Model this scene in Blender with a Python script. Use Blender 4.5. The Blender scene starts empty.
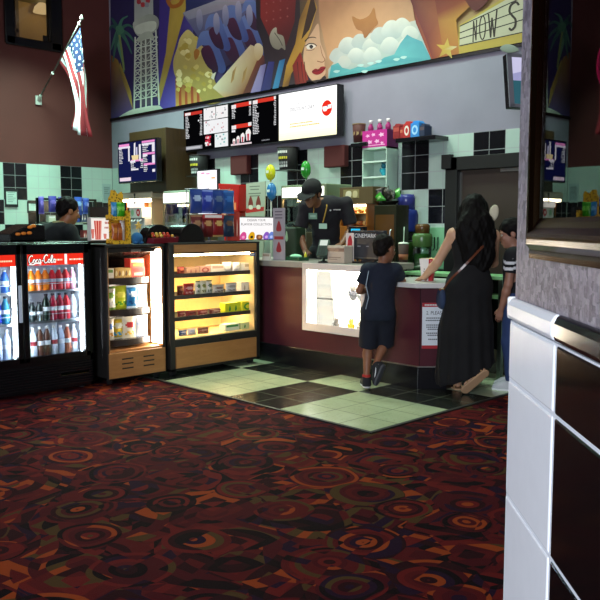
import bpy, math, random
import numpy as np
from mathutils.geometry import tessellate_polygon
from mathutils import Vector, Matrix, Euler
random.seed(7)
SC = bpy.context.scene
COL = SC.collection
PI = math.pi

# ------------------------------------------------------------------ camera
FPX, YAW, PITCH, CAMZ = 780.0, math.radians(45.74), math.radians(5.42), 1.40
cam_d = bpy.data.cameras.new('camera')
cam_d.sensor_width = 36.0
cam_d.lens = FPX / 600.0 * 36.0
cam_d.clip_start = 0.05
cam = bpy.data.objects.new('camera', cam_d)
cam.location = (0, 0, CAMZ)
cam.rotation_euler = (PI / 2 - PITCH, 0, YAW)
COL.objects.link(cam)
SC.camera = cam
RC = Euler((PI / 2 - PITCH, 0, YAW)).to_matrix()
CP = Vector((0, 0, CAMZ))
FW = Vector((-math.sin(YAW), math.cos(YAW), 0))
RT = Vector((math.cos(YAW), math.sin(YAW), 0))

def ray(px, py): return RC @ Vector(((px - 300) / FPX, (300 - py) / FPX, -1.0))
def gx(px, py, x): r = ray(px, py); return CP + r * (x / r.x)
def gy(px, py, y): r = ray(px, py); return CP + r * (y / r.y)
def gz(px, py, z): r = ray(px, py); return CP + r * ((z - CAMZ) / r.z)
def gd(px, py, d): r = ray(px, py); return CP + r * (d / r.dot(FW))

# ------------------------------------------------------------------ colour and materials
def lin(v):
    return v / 12.92 if v <= 0.04045 else ((v + 0.055) / 1.055) ** 2.4
def hx(s):
    s = s.lstrip('#')
    return tuple(lin(int(s[i:i + 2], 16) / 255.0) for i in (0, 2, 4))

class NT:
    def __init__(s, name):
        s.m = bpy.data.materials.new(name); s.m.use_nodes = True
        s.t = s.m.node_tree; s.t.nodes.clear()
        s.out = s.t.nodes.new('ShaderNodeOutputMaterial')
    def n(s, typ, **kw):
        nd = s.t.nodes.new(typ)
        for k, v in kw.items(): setattr(nd, k, v)
        return nd
    def set(s, sock, v):
        if isinstance(v, bpy.types.NodeSocket): s.t.links.new(v, sock)
        else: sock.default_value = v
    def math(s, op, a, b=0.0, c=0.0):
        nd = s.n('ShaderNodeMath', operation=op)
        s.set(nd.inputs[0], a); s.set(nd.inputs[1], b); s.set(nd.inputs[2], c)
        return nd.outputs[0]
    def mix(s, f, a, b):
        nd = s.n('ShaderNodeMix', data_type='RGBA')
        s.set(nd.inputs[0], f)
        for i, v in ((6, a), (7, b)):
            s.set(nd.inputs[i], v if isinstance(v, bpy.types.NodeSocket) else (*v[:3], 1))
        return nd.outputs[2]
    def noise(s, scale, detail=3, rough=0.5, vec=None, coord='Object'):
        nd = s.n('ShaderNodeTexNoise')
        nd.inputs['Scale'].default_value = scale
        nd.inputs['Detail'].default_value = detail
        nd.inputs['Roughness'].default_value = rough
        s.t.links.new(vec if vec is not None else s.coord(coord), nd.inputs['Vector'])
        return nd.outputs['Fac']
    def coord(s, kind='Object'):
        return s.n('ShaderNodeTexCoord').outputs[kind]
    def bump(s, h, strength=0.2, dist=0.01):
        nd = s.n('ShaderNodeBump'); nd.inputs['Strength'].default_value = strength
        nd.inputs['Distance'].default_value = dist
        s.t.links.new(h, nd.inputs['Height']); return nd.outputs['Normal']
    def bsdf(s, col, rough=0.5, metal=0.0, normal=None, **kw):
        b = s.n('ShaderNodeBsdfPrincipled')
        s.set(b.inputs['Base Color'], col if isinstance(col, bpy.types.NodeSocket) else (*col[:3], 1))
        s.set(b.inputs['Roughness'], rough); s.set(b.inputs['Metallic'], metal)
        if normal is not None: s.t.links.new(normal, b.inputs['Normal'])
        for k, v in kw.items(): s.set(b.inputs[k], v)
        s.t.links.new(b.outputs[0], s.out.inputs[0]); return b

def paint(name, rough=0.5, metal=0.0, grain=30.0, amount=0.12, bump=0.05, **kw):
    """coloured surface: the piece's own colour (attribute) with a little grain"""
    t = NT(name)
    a = t.n('ShaderNodeVertexColor', layer_name='Col').outputs[0]
    f = t.noise(grain, 4)
    k = t.math('MULTIPLY_ADD', f, amount, 1.0 - amount * 0.5)
    mul = t.n('ShaderNodeMix', data_type='RGBA', blend_type='MULTIPLY'); mul.inputs[0].default_value = 1
    t.t.links.new(a, mul.inputs[6]); t.t.links.new(k, mul.inputs[7])
    t.bsdf(mul.outputs[2], rough, metal, t.bump(f, bump, 0.004) if bump else None, **kw)
    return t.m

M = {}
M['matte'] = paint('painted_matte', 0.6)
M['paper'] = paint('printed_paper', 0.7, amount=0.06, bump=0.02)
M['gloss'] = paint('glossy_plastic', 0.25, amount=0.08, bump=0.03)
M['foil'] = paint('foil_bag', 0.32, grain=60, amount=0.15, bump=0.25)
M['metal'] = paint('brushed_metal', 0.35, 1.0, grain=80, amount=0.15)
M['cloth'] = paint('woven_cloth', 0.9, grain=160, amount=0.25, bump=0.3)
M['skin'] = paint('skin', 0.5, grain=40, amount=0.1, bump=0.05)
M['hair'] = paint('hair', 0.62, grain=120, amount=0.5, bump=0.6, **{'Specular IOR Level': 0.12})
M['mural'] = paint('mural_paint', 0.6, grain=8, amount=0.22, bump=0.02)
M['rubber'] = paint('black_rubber', 0.7)
M['chrome'] = paint('chrome', 0.15, 1.0, grain=10, amount=0.05, bump=0)

def glow(name, strength):
    t = NT(name)
    a = t.n('ShaderNodeVertexColor', layer_name='Col').outputs[0]
    f = t.noise(14, 2)
    e = t.n('ShaderNodeEmission')
    t.t.links.new(a, e.inputs[0])
    t.set(e.inputs[1], t.math('MULTIPLY_ADD', f, strength * 0.06, strength * 0.97))
    t.t.links.new(e.outputs[0], t.out.inputs[0])
    return t.m
M['screen'] = glow('lit_screen', 1.0)
M['sign'] = glow('lit_sign', 1.3)
M['led'] = glow('led_strip', 42.0)
M['tube'] = glow('lamp_tube', 34.0)

def glass(name, tint, refl=0.10, rough=0.0):
    t = NT(name)
    tr = t.n('ShaderNodeBsdfTransparent'); tr.inputs[0].default_value = (*tint, 1)
    gl = t.n('ShaderNodeBsdfGlossy'); gl.inputs['Roughness'].default_value = rough
    fr = t.n('ShaderNodeFresnel'); fr.inputs[0].default_value = 1.45
    f = t.math('MULTIPLY_ADD', fr.outputs[0], 0.9, t.math('MULTIPLY', t.noise(3.0, 2), refl * 0.2))
    mx = t.n('ShaderNodeMixShader')
    t.t.links.new(f, mx.inputs[0]); t.t.links.new(tr.outputs[0], mx.inputs[1]); t.t.links.new(gl.outputs[0], mx.inputs[2])
    t.t.links.new(mx.outputs[0], t.out.inputs[0])
    return t.m
M['glass'] = glass('clear_glass', (0.96, 0.98, 0.97))
M['plastic'] = glass('clear_plastic', (0.86, 0.92, 0.90), 0.2, 0.05)

def wood(name, c0, c1, rough=0.4, axis=2):
    t = NT(name)
    mp = t.n('ShaderNodeMapping'); s = [9, 9, 9]; s[axis] = 1.2
    mp.inputs['Scale'].default_value = s
    t.t.links.new(t.coord(), mp.inputs[0])
    f = t.noise(3.0, 6, 0.6, mp.outputs[0])
    f2 = t.math('MULTIPLY_ADD', t.noise(22.0, 3, 0.5, mp.outputs[0]), 0.35, f)
    t.bsdf(t.mix(t.math('SUBTRACT', f2, 0.2), c0, c1), rough, 0, t.bump(f2, 0.08, 0.004))
    return t.m
M['maple'] = wood('maple_laminate', hx('#8a5a2e'), hx('#b98550'), 0.4, 0)
M['brownwood'] = wood('brown_laminate', hx('#2e2010'), hx('#4b3417'), 0.5, 2)

# ------------------------------------------------------------------ mesh builder
class MB:
    def __init__(s, col=(0.5, 0.5, 0.5)):
        s.v = []; s.f = []; s.c = []; s.mi = []; s.M = Matrix.Identity(4); s.col = col; s.mat = 0
    def vert(s, p):
        s.v.append(tuple(s.M @ Vector(p))); return len(s.v) - 1
    def face(s, idx, col=None):
        s.f.append(tuple(idx)); s.c.append(col if col is not None else s.col); s.mi.append(s.mat)
    def poly(s, pts, col=None):
        s.face([s.vert(p) for p in pts], col)
    def quad(s, a, b, c, d, col=None): s.poly((a, b, c, d), col)
    def box(s, x0, x1, y0, y1, z0, z1, col=None, front=None):
        i = [s.vert(p) for p in ((x0, y0, z0), (x1, y0, z0), (x1, y1, z0), (x0, y1, z0), (x0, y0, z1), (x1, y0, z1), (x1, y1, z1), (x0, y1, z1))]
        for k, q in enumerate(((0, 1, 5, 4), (1, 2, 6, 5), (2, 3, 7, 6), (3, 0, 4, 7), (4, 5, 6, 7), (3, 2, 1, 0))):
            s.face([i[j] for j in q], front if (k == 0 and front is not None) else col)
    def cbox(s, c, size, col=None):
        s.box(c[0] - size[0] / 2, c[0] + size[0] / 2, c[1] - size[1] / 2, c[1] + size[1] / 2, c[2] - size[2] / 2, c[2] + size[2] / 2, col)
    def cyl(s, p0, p1, r0, r1=None, n=16, col=None, caps=True):
        r1 = r0 if r1 is None else r1
        p0, p1 = Vector(p0), Vector(p1); d = (p1 - p0).normalized()
        a = d.orthogonal().normalized(); b = d.cross(a)
        A, B = [], []
        for k in range(n):
            t = 2 * PI * k / n; u = a * math.cos(t) + b * math.sin(t)
            A.append(s.vert(p0 + u * r0)); B.append(s.vert(p1 + u * r1))
        for k in range(n): s.face((A[k], A[(k + 1) % n], B[(k + 1) % n], B[k]), col)
        if caps: s.face(A[::-1], col); s.face(B, col)
    def lathe(s, prof, c=(0, 0, 0), n=20, col=None, cols=None, sx=1, sy=1):
        rings = []
        for r, z in prof:
            rings.append([s.vert((c[0] + r * sx * math.cos(2 * PI * k / n), c[1] + r * sy * math.sin(2 * PI * k / n), c[2] + z)) for k in range(n)])
        for j in range(len(prof) - 1):
            cc = cols[j] if cols else col
            for k in range(n): s.face((rings[j][k], rings[j][(k + 1) % n], rings[j + 1][(k + 1) % n], rings[j + 1][k]), cc)
        s.face(rings[0][::-1], cols[0] if cols else col); s.face(rings[-1], cols[-1] if cols else col)
    def tube(s, pts, r, n=8, col=None):
        pts = [Vector(p) for p in pts]; rings = []; prev = None
        for i, p in enumerate(pts):
            d = (pts[min(i + 1, len(pts) - 1)] - pts[max(i - 1, 0)]).normalized()
            if prev is None: a = d.orthogonal().normalized()
            else: a = (prev - d * prev.dot(d)).normalized()
            prev = a; b = d.cross(a)
            rr = r[i] if isinstance(r, (list, tuple)) else r
            rings.append([s.vert(p + (a * math.cos(2 * PI * k / n) + b * math.sin(2 * PI * k / n)) * rr) for k in range(n)])
        for j in range(len(pts) - 1):
            for k in range(n): s.face((rings[j][k], rings[j][(k + 1) % n], rings[j + 1][(k + 1) % n], rings[j + 1][k]), col)
        s.face(rings[0][::-1], col); s.face(rings[-1], col)
    def ell(s, c, r, n=14, m=9, col=None):
        top = s.vert((c[0], c[1], c[2] + r[2])); bot = s.vert((c[0], c[1], c[2] - r[2])); R = []
        for j in range(1, m):
            t = PI * j / m
            R.append([s.vert((c[0] + r[0] * math.sin(t) * math.cos(2 * PI * k / n), c[1] + r[1] * math.sin(t) * math.sin(2 * PI * k / n), c[2] + r[2] * math.cos(t))) for k in range(n)])
        for k in range(n):
            s.face((top, R[0][k], R[0][(k + 1) % n]), col); s.face((bot, R[-1][(k + 1) % n], R[-1][k]), col)
        for j in range(len(R) - 1):
            for k in range(n): s.face((R[j][k], R[j + 1][k], R[j + 1][(k + 1) % n], R[j][(k + 1) % n]), col)
    def prism(s, pts, y0, y1, col=None, front=None):
        """outline in local x,z pushed from y0 (front) to y1"""
        A = [s.vert((p[0], y0, p[1])) for p in pts]; B = [s.vert((p[0], y1, p[1])) for p in pts]; n = len(pts)
        s.face(A, front if front is not None else col); s.face(B[::-1], col)
        for k in range(n): s.face((A[k], B[k], B[(k + 1) % n], A[(k + 1) % n]), col)
    def text(s, txt, o, u, w, height, width=None, col=None, shear=0.0, align='LEFT', n=None, off=0.0):
        """flat lettering: o = lower left (or centre) point, u right, w up"""
        vs, fs, wd = text_geo(txt, shear)
        if not vs: return
        u, w = Vector(u).normalized(), Vector(w).normalized(); nn = u.cross(w)
        k = height / 0.72; kx = k if width is None else width / max(wd, 1e-6)
        x0 = 0 if align == 'LEFT' else -wd * kx / 2
        b = [s.vert(Vector(o) + u * (x0 + p[0] * kx) + w * (p[1] * k) + nn * off) for p in vs]
        for f in fs: s.face([b[i] for i in f], col)
    def build(s, name, mat, parent=None, smooth=False, bevel=0.0, loc=None, rotz=0.0, seg=2, subd=0):
        me = bpy.data.meshes.new(name)
        me.from_pydata(s.v, [], s.f)
        mats = mat if isinstance(mat, (list, tuple)) else [mat]
        for m in mats: me.materials.append(M[m] if isinstance(m, str) else m)
        at = me.color_attributes.new('Col', 'FLOAT_COLOR', 'CORNER')
        buf = []
        for f, c in zip(s.f, s.c):
            if len(c) == len(f) and isinstance(c[0], (tuple, list)):
                for q in c: buf += [q[0], q[1], q[2], 1.0]
            else: buf += [c[0], c[1], c[2], 1.0] * len(f)
        at.data.foreach_set('color', buf)
        me.polygons.foreach_set('material_index', s.mi)
        if smooth: me.polygons.foreach_set('use_smooth', [True] * len(s.f))
        me.update()
        o = bpy.data.objects.new(name, me); COL.objects.link(o)
        if parent is not None: o.parent = parent
        if loc is not None: o.location = loc
        if rotz: o.rotation_euler = (0, 0, rotz)
        if bevel:
            b = o.modifiers.new('soft_edges', 'BEVEL'); b.width = bevel; b.segments = seg; b.limit_method = 'ANGLE'; b.angle_limit = math.radians(40)
            b.harden_normals = False
        if subd:
            q = o.modifiers.new('smooth', 'SUBSURF'); q.levels = subd; q.render_levels = subd
        return o

_tg = {}
def text_geo(txt, shear):
    key = (txt, shear)
    if key in _tg: return _tg[key]
    cu = bpy.data.curves.new('lettering', 'FONT'); cu.body = txt; cu.shear = shear; cu.resolution_u = 2
    o = bpy.data.objects.new('lettering', cu); COL.objects.link(o)
    bpy.context.view_layer.update()
    me = bpy.data.meshes.new_from_object(o.evaluated_get(bpy.context.evaluated_depsgraph_get()))
    vs = [tuple(v.co) for v in me.vertices]; fs = [tuple(p.vertices) for p in me.polygons]
    bpy.data.objects.remove(o); bpy.data.curves.remove(cu); bpy.data.meshes.remove(me)
    if vs:
        x0 = min(v[0] for v in vs); vs = [(v[0] - x0, v[1], v[2]) for v in vs]
    _tg[key] = (vs, fs, max([v[0] for v in vs], default=0))
    return _tg[key]

# ------------------------------------------------------------------ objects
def tag(o, label, cat, group=None):
    o['label'] = label; o['category'] = cat
    if group: o['group'] = group
    return o
def thing(name, label, cat, loc=(0, 0, 0), rotz=0.0, group=None):
    o = bpy.data.objects.new(name, None); COL.objects.link(o)
    o.empty_display_size = 0.1
    o.location = loc; o.rotation_euler = (0, 0, rotz)
    return tag(o, label, cat, group)
def struct(o, label=None):
    o['kind'] = 'structure'
    if label: o['label'] = label
    return o
def dup(root, loc, rotz=None, label=None, group=None):
    r = root.copy(); COL.objects.link(r); r.location = loc
    if rotz is not None: r.rotation_euler = (0, 0, rotz)
    if label: r['label'] = label
    if group: r['group'] = group
    for ch in list(root.children):
        c = ch.copy(); COL.objects.link(c); c.parent = r
        for g in list(ch.children):
            d = g.copy(); COL.objects.link(d); d.parent = c
    return r
ORD = ['first', 'second', 'third', 'fourth', 'fifth', 'sixth', 'seventh', 'eighth', 'ninth', 'tenth', 'eleventh', 'twelfth']

def smoothloop(pts, n=5):
    out = []; m = len(pts)
    for i in range(m):
        p0, p1, p2, p3 = (np.array(pts[(i + k - 1) % m], float) for k in range(4))
        for j in range(n):
            t = j / n
            out.append(tuple(0.5 * ((2 * p1) + (-p0 + p2) * t + (2 * p0 - 5 * p1 + 4 * p2 - p3) * t * t + (-p0 + 3 * p1 - 3 * p2 + p3) * t ** 3)))
    return out
def smoothline(pts, n=5):
    P = [np.array(p, float) for p in pts]; P = [2 * P[0] - P[1]] + P + [2 * P[-1] - P[-2]]
    out = []
    for i in range(1, len(P) - 2):
        p0, p1, p2, p3 = P[i - 1:i + 3]
        for j in range(n):
            t = j / n
            out.append(tuple(0.5 * ((2 * p1) + (-p0 + p2) * t + (2 * p0 - 5 * p1 + 4 * p2 - p3) * t * t + (-p0 + 3 * p1 - 3 * p2 + p3) * t ** 3)))
    out.append(tuple(P[-2])); return out
BLACK = hx('#0b0b0d'); WHITE = hx('#e8e8e4')
# ================================================================== the room
XW, YW, ZC = -11.7, 7.0, 5.6       # red wall, back wall, ceiling
TS = 0.187                          # wall tile
TTOP = 2.36

def carpet():
    t = NT('patterned_carpet')
    co = t.coord('Object')
    wn = t.n('ShaderNodeTexNoise'); wn.inputs['Scale'].default_value = 3.0; wn.inputs['Detail'].default_value = 1
    t.t.links.new(co, wn.inputs['Vector'])
    off = t.n('ShaderNodeVectorMath', operation='MULTIPLY_ADD')
    t.t.links.new(wn.outputs['Color'], off.inputs[0]); off.inputs[1].default_value = (0.10, 0.10, 0); t.t.links.new(co, off.inputs[2])
    vec = off.outputs[0]
    def vor(scale, metric, rnd=1.0, v=vec, out=('Distance', 'Color')):
        n = t.n('ShaderNodeTexVoronoi', voronoi_dimensions='2D', distance=metric)
        n.inputs['Scale'].default_value = scale; n.inputs['Randomness'].default_value = rnd
        t.t.links.new(v, n.inputs['Vector']); return [n.outputs[k] for k in out]
    def hashv(a, b=0.0):
        w = t.n('ShaderNodeTexWhiteNoise', noise_dimensions='2D')
        c = t.n('ShaderNodeCombineXYZ'); t.set(c.inputs[0], a); t.set(c.inputs[1], b)
        t.t.links.new(c.outputs[0], w.inputs['Vector']); return w.outputs['Value']
    def sepr(c):
        s = t.n('ShaderNodeSeparateColor'); t.t.links.new(c, s.inputs[0]); return s.outputs
    d, c, pos = vor(2.45, 'EUCLIDEAN', 0.9, vec, ('Distance', 'Color', 'Position'))
    cr = sepr(c)
    rr = t.math('ADD', t.math('MULTIPLY', d, t.math('MULTIPLY_ADD', cr[1], 7.0, 12.0)), cr[0])
    ring = t.math('FLOOR', rr)
    # curved and pointed shards: two more families of bands laid over each other
    def shifted(ox, oy, rot):
        m = t.n('ShaderNodeMapping'); m.inputs['Location'].default_value = (ox, oy, 0); m.inputs['Rotation'].default_value = (0, 0, rot)
        t.t.links.new(vec, m.inputs[0]); return m.outputs[0]
    dB, cB = vor(1.9, 'EUCLIDEAN', 1.0, shifted(3.3, 7.1, .4)); sB = sepr(cB)
    dC, cC = vor(3.1, 'MANHATTAN', 0.9, shifted(1.7, 4.9, .6)); sC = sepr(cC)
    bB = t.math('FLOOR', t.math('MULTIPLY', dB, 7.0)); bC = t.math('FLOOR', t.math('MULTIPLY', dC, 4.5))
    hr = hashv(t.math('ADD', ring, t.math('MULTIPLY', t.math('FLOOR', t.math('MULTIPLY', dC, 2.6)), 17.0)), t.math('MULTIPLY', cr[2], 91.0))
    hs = hashv(t.math('ADD', bB, t.math('MULTIPLY', sB[0], 53.0)), t.math('ADD', bC, t.math('MULTIPLY', sC[1], 47.0)))
    inside = t.math('LESS_THAN', d, t.math('MULTIPLY_ADD', cr[0], 0.26, 0.24))
    f = t.math('ADD', t.math('MULTIPLY', hr, inside), t.math('MULTIPLY', hs, t.math('SUBTRACT', 1.0, inside)))
    ramp = t.n('ShaderNodeValToRGB'); cr_ = ramp.color_ramp; cr_.interpolation = 'CONSTANT'
    stops = [(0.0, '#480a14'), (0.20, '#28060e'), (0.36, '#561014'), (0.54, '#964018'), (0.62, '#0c0409'), (0.75, '#200a26'), (0.85, '#4c3a1c'), (0.91, '#661616')]
    while len(cr_.elements) < len(stops): cr_.elements.new(0.5)
    for e, (p, h) in zip(cr_.elements, stops): e.position = p; e.color = (*hx(h), 1)
    t.t.links.new(f, ramp.inputs[0])
    fib = t.noise(260, 2)
    col = t.mix(t.math('MULTIPLY', fib, 0.35), ramp.outputs[0], (0.01, 0.004, 0.004))
    t.bsdf(col, 0.95, 0, t.bump(fib, 0.5, 0.006), **{'Specular IOR Level': 0.1})
    return t.m

def tilewall(axis, name):
    """black and white checker of 3 and 2 tile blocks with grey joints; axis = the wall's running axis"""
    t = NT(name)
    s = t.n('ShaderNodeSeparateXYZ'); t.t.links.new(t.coord('Object'), s.inputs[0])
    u = s.outputs[axis]; z = t.math('SUBTRACT', TTOP, s.outputs[2])
    ox = {0: 5.164 + 8 * 5 * TS, 1: -5.485 + 20 * 5 * TS}[axis]
    uu = t.math('ADD', u, ox)
    bu = t.math('LESS_THAN', t.math('FRACT', t.math('DIVIDE', uu, 5 * TS)), 0.6)
    bz = t.math('LESS_THAN', t.math('FRACT', t.math('DIVIDE', z, 5 * TS)), 0.6)
    white = t.math('COMPARE', bu, bz, 0.1)
    gu = t.math('LESS_THAN', t.math('PINGPONG', uu, TS / 2), 0.0045)
    gz_ = t.math('LESS_THAN', t.math('PINGPONG', z, TS / 2), 0.0045)
    g = t.math('MAXIMUM', gu, gz_)
    g0 = t.math('LESS_THAN', t.math('PINGPONG', t.math('ADD', uu, 0), TS), 2)
    f = t.noise(5, 3)
    base = t.mix(white, (0.006, 0.006, 0.008), (0.50, 0.64, 0.56))
    base = t.mix(t.math('MULTIPLY', f, 0.25), base, (0.30, 0.33, 0.31))
    base = t.mix(t.math('MULTIPLY', t.math('SUBTRACT', 1.0, white), 1.0), base, t.mix(1.0, base, (0.007, 0.007, 0.009)))
    grout = t.mix(white, (0.20, 0.21, 0.21), (0.42, 0.47, 0.45))
    col = t.mix(g, base, grout)
    t.bsdf(col, t.math('MULTIPLY_ADD', g, 0.5, 0.22), 0, t.bump(t.math('SUBTRACT', 1.0, g), 0.3, 0.004))
    return t.m

def wallpaint(name, c, grain=3.0, rough=0.75):
    t = NT(name); f = t.noise(grain, 4); f2 = t.noise(90, 2)
    t.bsdf(t.mix(f, [q * 0.86 for q in c], [min(1, q * 1.12) for q in c]), rough, 0, t.bump(f2, 0.12, 0.003))
    return t.m

def floortiles():
    t = NT('checker_floor_tile')
    s = t.n('ShaderNodeSeparateXYZ'); t.t.links.new(t.coord('Object'), s.inputs[0])
    T = 0.3065
    u = t.math('DIVIDE', t.math('ADD', s.outputs[0], 5.84), T); v = t.math('DIVIDE', t.math('SUBTRACT', s.outputs[1], 3.97), T)
    bu = t.math('LESS_THAN', t.math('FRACT', t.math('DIVIDE', t.math('ADD', u, 50.0), 5.0)), 0.6)
    bv = t.math('LESS_THAN', t.math('FRACT', t.math('DIVIDE', t.math('ADD', v, 50.0), 5.0)), 0.6)
    white = t.math('COMPARE', bu, bv, 0.1)
    g = t.math('MAXIMUM', t.math('LESS_THAN', t.math('PINGPONG', u, 0.5), 0.011), t.math('LESS_THAN', t.math('PINGPONG', v, 0.5), 0.011))
    f = t.noise(7, 4); fl = t.noise(60, 3)
    col = t.mix(white, t.mix(f, (0.012, 0.014, 0.012), (0.026, 0.030, 0.025)), t.mix(f, (0.44, 0.52, 0.32), (0.58, 0.66, 0.43)))
    col = t.mix(t.math('MULTIPLY', t.math('GREATER_THAN', fl, 0.62), 0.25), col, (0.16, 0.17, 0.13))
    col = t.mix(g, col, (0.20, 0.22, 0.16))
    t.bsdf(col, t.math('MULTIPLY_ADD', f, 0.12, 0.14), 0, t.bump(t.math('SUBTRACT', 1.0, g), 0.25, 0.003))
    return t.m

# floor
b = MB(); b.box(-12.2, 2.2, -4.5, 8.2, -0.05, 0.0)
struct(b.build('floor', carpet()), 'dark red and orange swirl carpet')
b = MB(); b.box(-11.6, -3.388, 3.97, 8.1, 0.0, 0.006)
struct(b.build('floor_tiles', floortiles()), 'black and pale green checker floor tile in front of the counter')
b = MB(hx('#1a1712')); b.box(-11.6, -3.36, 3.945, 3.975, 0.0, 0.010); b.box(-3.39, -3.36, 3.975, 8.0, 0.0, 0.010)
struct(b.build('trim_1', 'rubber'), 'dark edging strip between tile and carpet')

# walls
b = MB(); b.box(XW - 0.1, 1.5, YW, YW + 0.12, TTOP, ZC)
struct(b.build('wall_back', wallpaint('lavender_grey_wall', hx('#8f8a99'))), 'grey lavender upper wall behind the counter')
door_l, door_r, door_top = gy(450, 200, YW).x, gy(450, 200, YW).x + 1.15, 2.10
b = MB(); b.box(XW - 0.1, door_l, YW - 0.012, YW + 0.12, 0, TTOP); b.box(door_l, door_r, YW - 0.012, YW + 0.12, door_top, TTOP); b.box(door_r, 1.5, YW - 0.012, YW + 0.12, 0, TTOP)
struct(b.build('wall_back_tiles', tilewall(0, 'checker_wall_tile')), 'black and white tiled lower wall behind the counter')
wx = [gx(5, 20, XW).y, gx(59.5, 20, XW).y, gx(30, 45.5, XW).z]   # window sides, bottom
WZ1 = 5.2
red = wallpaint('maroon_wall', hx('#5e2a26'))
b = MB(); X0, X1 = XW - 0.12, XW
b.box(X0, X1, -4.5, wx[0], TTOP, ZC); b.box(X0, X1, wx[1], YW, TTOP, ZC); b.box(X0, X1, wx[0], wx[1], TTOP, wx[2]); b.box(X0, X1, wx[0], wx[1], WZ1, ZC)
struct(b.build('wall_left', red), 'dark maroon upper side wall')
b = MB(); b.box(X0, XW + 0.012, -4.5, YW, 0, TTOP)
struct(b.build('wall_left_tiles', tilewall(1, 'checker_side_tile')), 'black and white tiled lower side wall')
# the room seen through the high window
b = MB(hx('#7a5f38'))
y0, y1, z0 = wx[0], wx[1], wx[2]
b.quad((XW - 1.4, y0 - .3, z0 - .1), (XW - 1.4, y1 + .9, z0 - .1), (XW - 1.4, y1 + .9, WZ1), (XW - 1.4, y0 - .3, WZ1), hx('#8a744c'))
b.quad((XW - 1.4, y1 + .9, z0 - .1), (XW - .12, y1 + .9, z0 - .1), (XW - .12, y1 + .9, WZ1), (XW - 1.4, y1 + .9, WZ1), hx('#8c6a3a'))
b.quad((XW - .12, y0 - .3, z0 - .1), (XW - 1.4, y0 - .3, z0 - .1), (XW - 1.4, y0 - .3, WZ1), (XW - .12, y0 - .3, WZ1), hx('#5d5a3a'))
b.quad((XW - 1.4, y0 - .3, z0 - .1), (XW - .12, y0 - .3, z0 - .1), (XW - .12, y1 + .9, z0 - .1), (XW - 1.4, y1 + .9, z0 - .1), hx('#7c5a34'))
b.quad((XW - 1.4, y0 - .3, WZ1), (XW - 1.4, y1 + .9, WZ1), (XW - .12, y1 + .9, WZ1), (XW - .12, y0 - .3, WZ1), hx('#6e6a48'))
struct(b.build('wall_booth', 'matte'), 'tan walls of the small room behind the high window')
b = MB(BLACK); w = .13
b.box(-w, 0.05, y0 - .02, y0 + .13, z0 - .02, WZ1); b.box(-w, 0.05, y1 - .16, y1 + .02, z0 - .02, WZ1)
b.box(-w, 0.05, y0, y1, z0 - .04, z0 + .09); b.box(-w, 0.05, y0, y1, WZ1 - .12, WZ1 + .02)
b.box(-.06, -.03, y0 + (y1 - y0) * .70, y0 + (y1 - y0) * .79, z0 + .05, z0 + .20)
wn = b.build('window_1', 'gloss', bevel=.008, loc=(XW, 0, 0)); struct(wn, 'black framed high window in the maroon wall')
b = MB(); b.box(-.05, -.04, y0 + .1, y1 - .1, z0 + .07, WZ1 - .1); g = b.build('glass', 'glass', wn)
b = MB(hx('#6b4f28')); b.box(XW - 1.38, XW - 1.34, y0 + .35, y1 - .05, z0 + .5, z0 + .56, hx('#3d2c16')); b.box(XW - 1.38, XW - 1.34, y1 - .1, y1 - .04, z0, z0 + 1.6, hx('#3d2c16'))
b.box(XW - 1.38, XW - 1.35, y0 + .38, y0 + .42, z0 + .5, z0 + 1.6, hx('#54411f'))
struct(b.build('trim_2', 'matte'), 'brown rails on the wall behind the high window')
# warm lit lamp in that room
lp = gx(42, 10, XW - 1.25)
b = MB((1.0, .66, .30)); b.lathe([(.05, .0), (.15, .01), (.12, .10), (.06, .16)], (0, 0, 0), 16)
tag(b.build('wall_lamp', glow('amber_shade', .55), loc=lp + Vector((0, 0, -.05))), 'small amber shaded lamp seen through the high window', 'lamp')

# ceiling and the walls out of frame
b = MB(hx('#15151a')); b.box(XW, 2.2, -4.5, YW, ZC, ZC + .1)
struct(b.build('ceiling', wallpaint('dark_ceiling', hx('#1c1c22'))), 'dark ceiling')

# black strip under the mural
b = MB(BLACK)
mz = gy(316, (120 + 45.3) / 2 + 0.2, YW).z
mz = 3.162
b.box(XW, 1.4, YW - .03, YW, mz - .022, mz + .022)
struct(b.build('trim_3', 'gloss'), 'thin black rail below the mural')

# ---------------------------------------------------------------- door in the back wall
b = MB(hx('#0c0b0b')); fw = .13
b.box(door_l - .02, door_l + fw, YW - .07, YW + .1, 0, door_top + .02); b.box(door_r - fw, door_r + .02, YW - .07, YW + .1, 0, door_top + .02); b.box(door_l - .02, door_r + .02, YW - .07, YW + .1, door_top - .12, door_top + .02)
b.box(door_l - .06, door_l + .06, YW - .09, YW - .03, door_top - .1, door_top + .05)
dr = struct(b.build('door_1', 'matte', bevel=.006), 'black door frame with brown door behind the woman in black')
b = MB(hx('#53453f')); b.box(door_l + fw, door_r - fw, YW + .0, YW + .05, 0.01, door_top - .12)
b.build('door_panel', wallpaint('brown_door', hx('#40352f'), 2.0, .45), dr)
b = MB(hx('#c9cbc4')); b.box(door_l + .62, door_r - fw, YW - .03, YW - .002, door_top - .155, door_top - .125)
b.build('door_closer', 'metal', dr)
b = MB(hx('#b7b7b0')); b.box(door_l + fw + .0, door_l + fw + .018, YW - .012, YW - .0005, 0.02, door_top - .14)
b.build('edge_strip', 'metal', dr)

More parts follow.
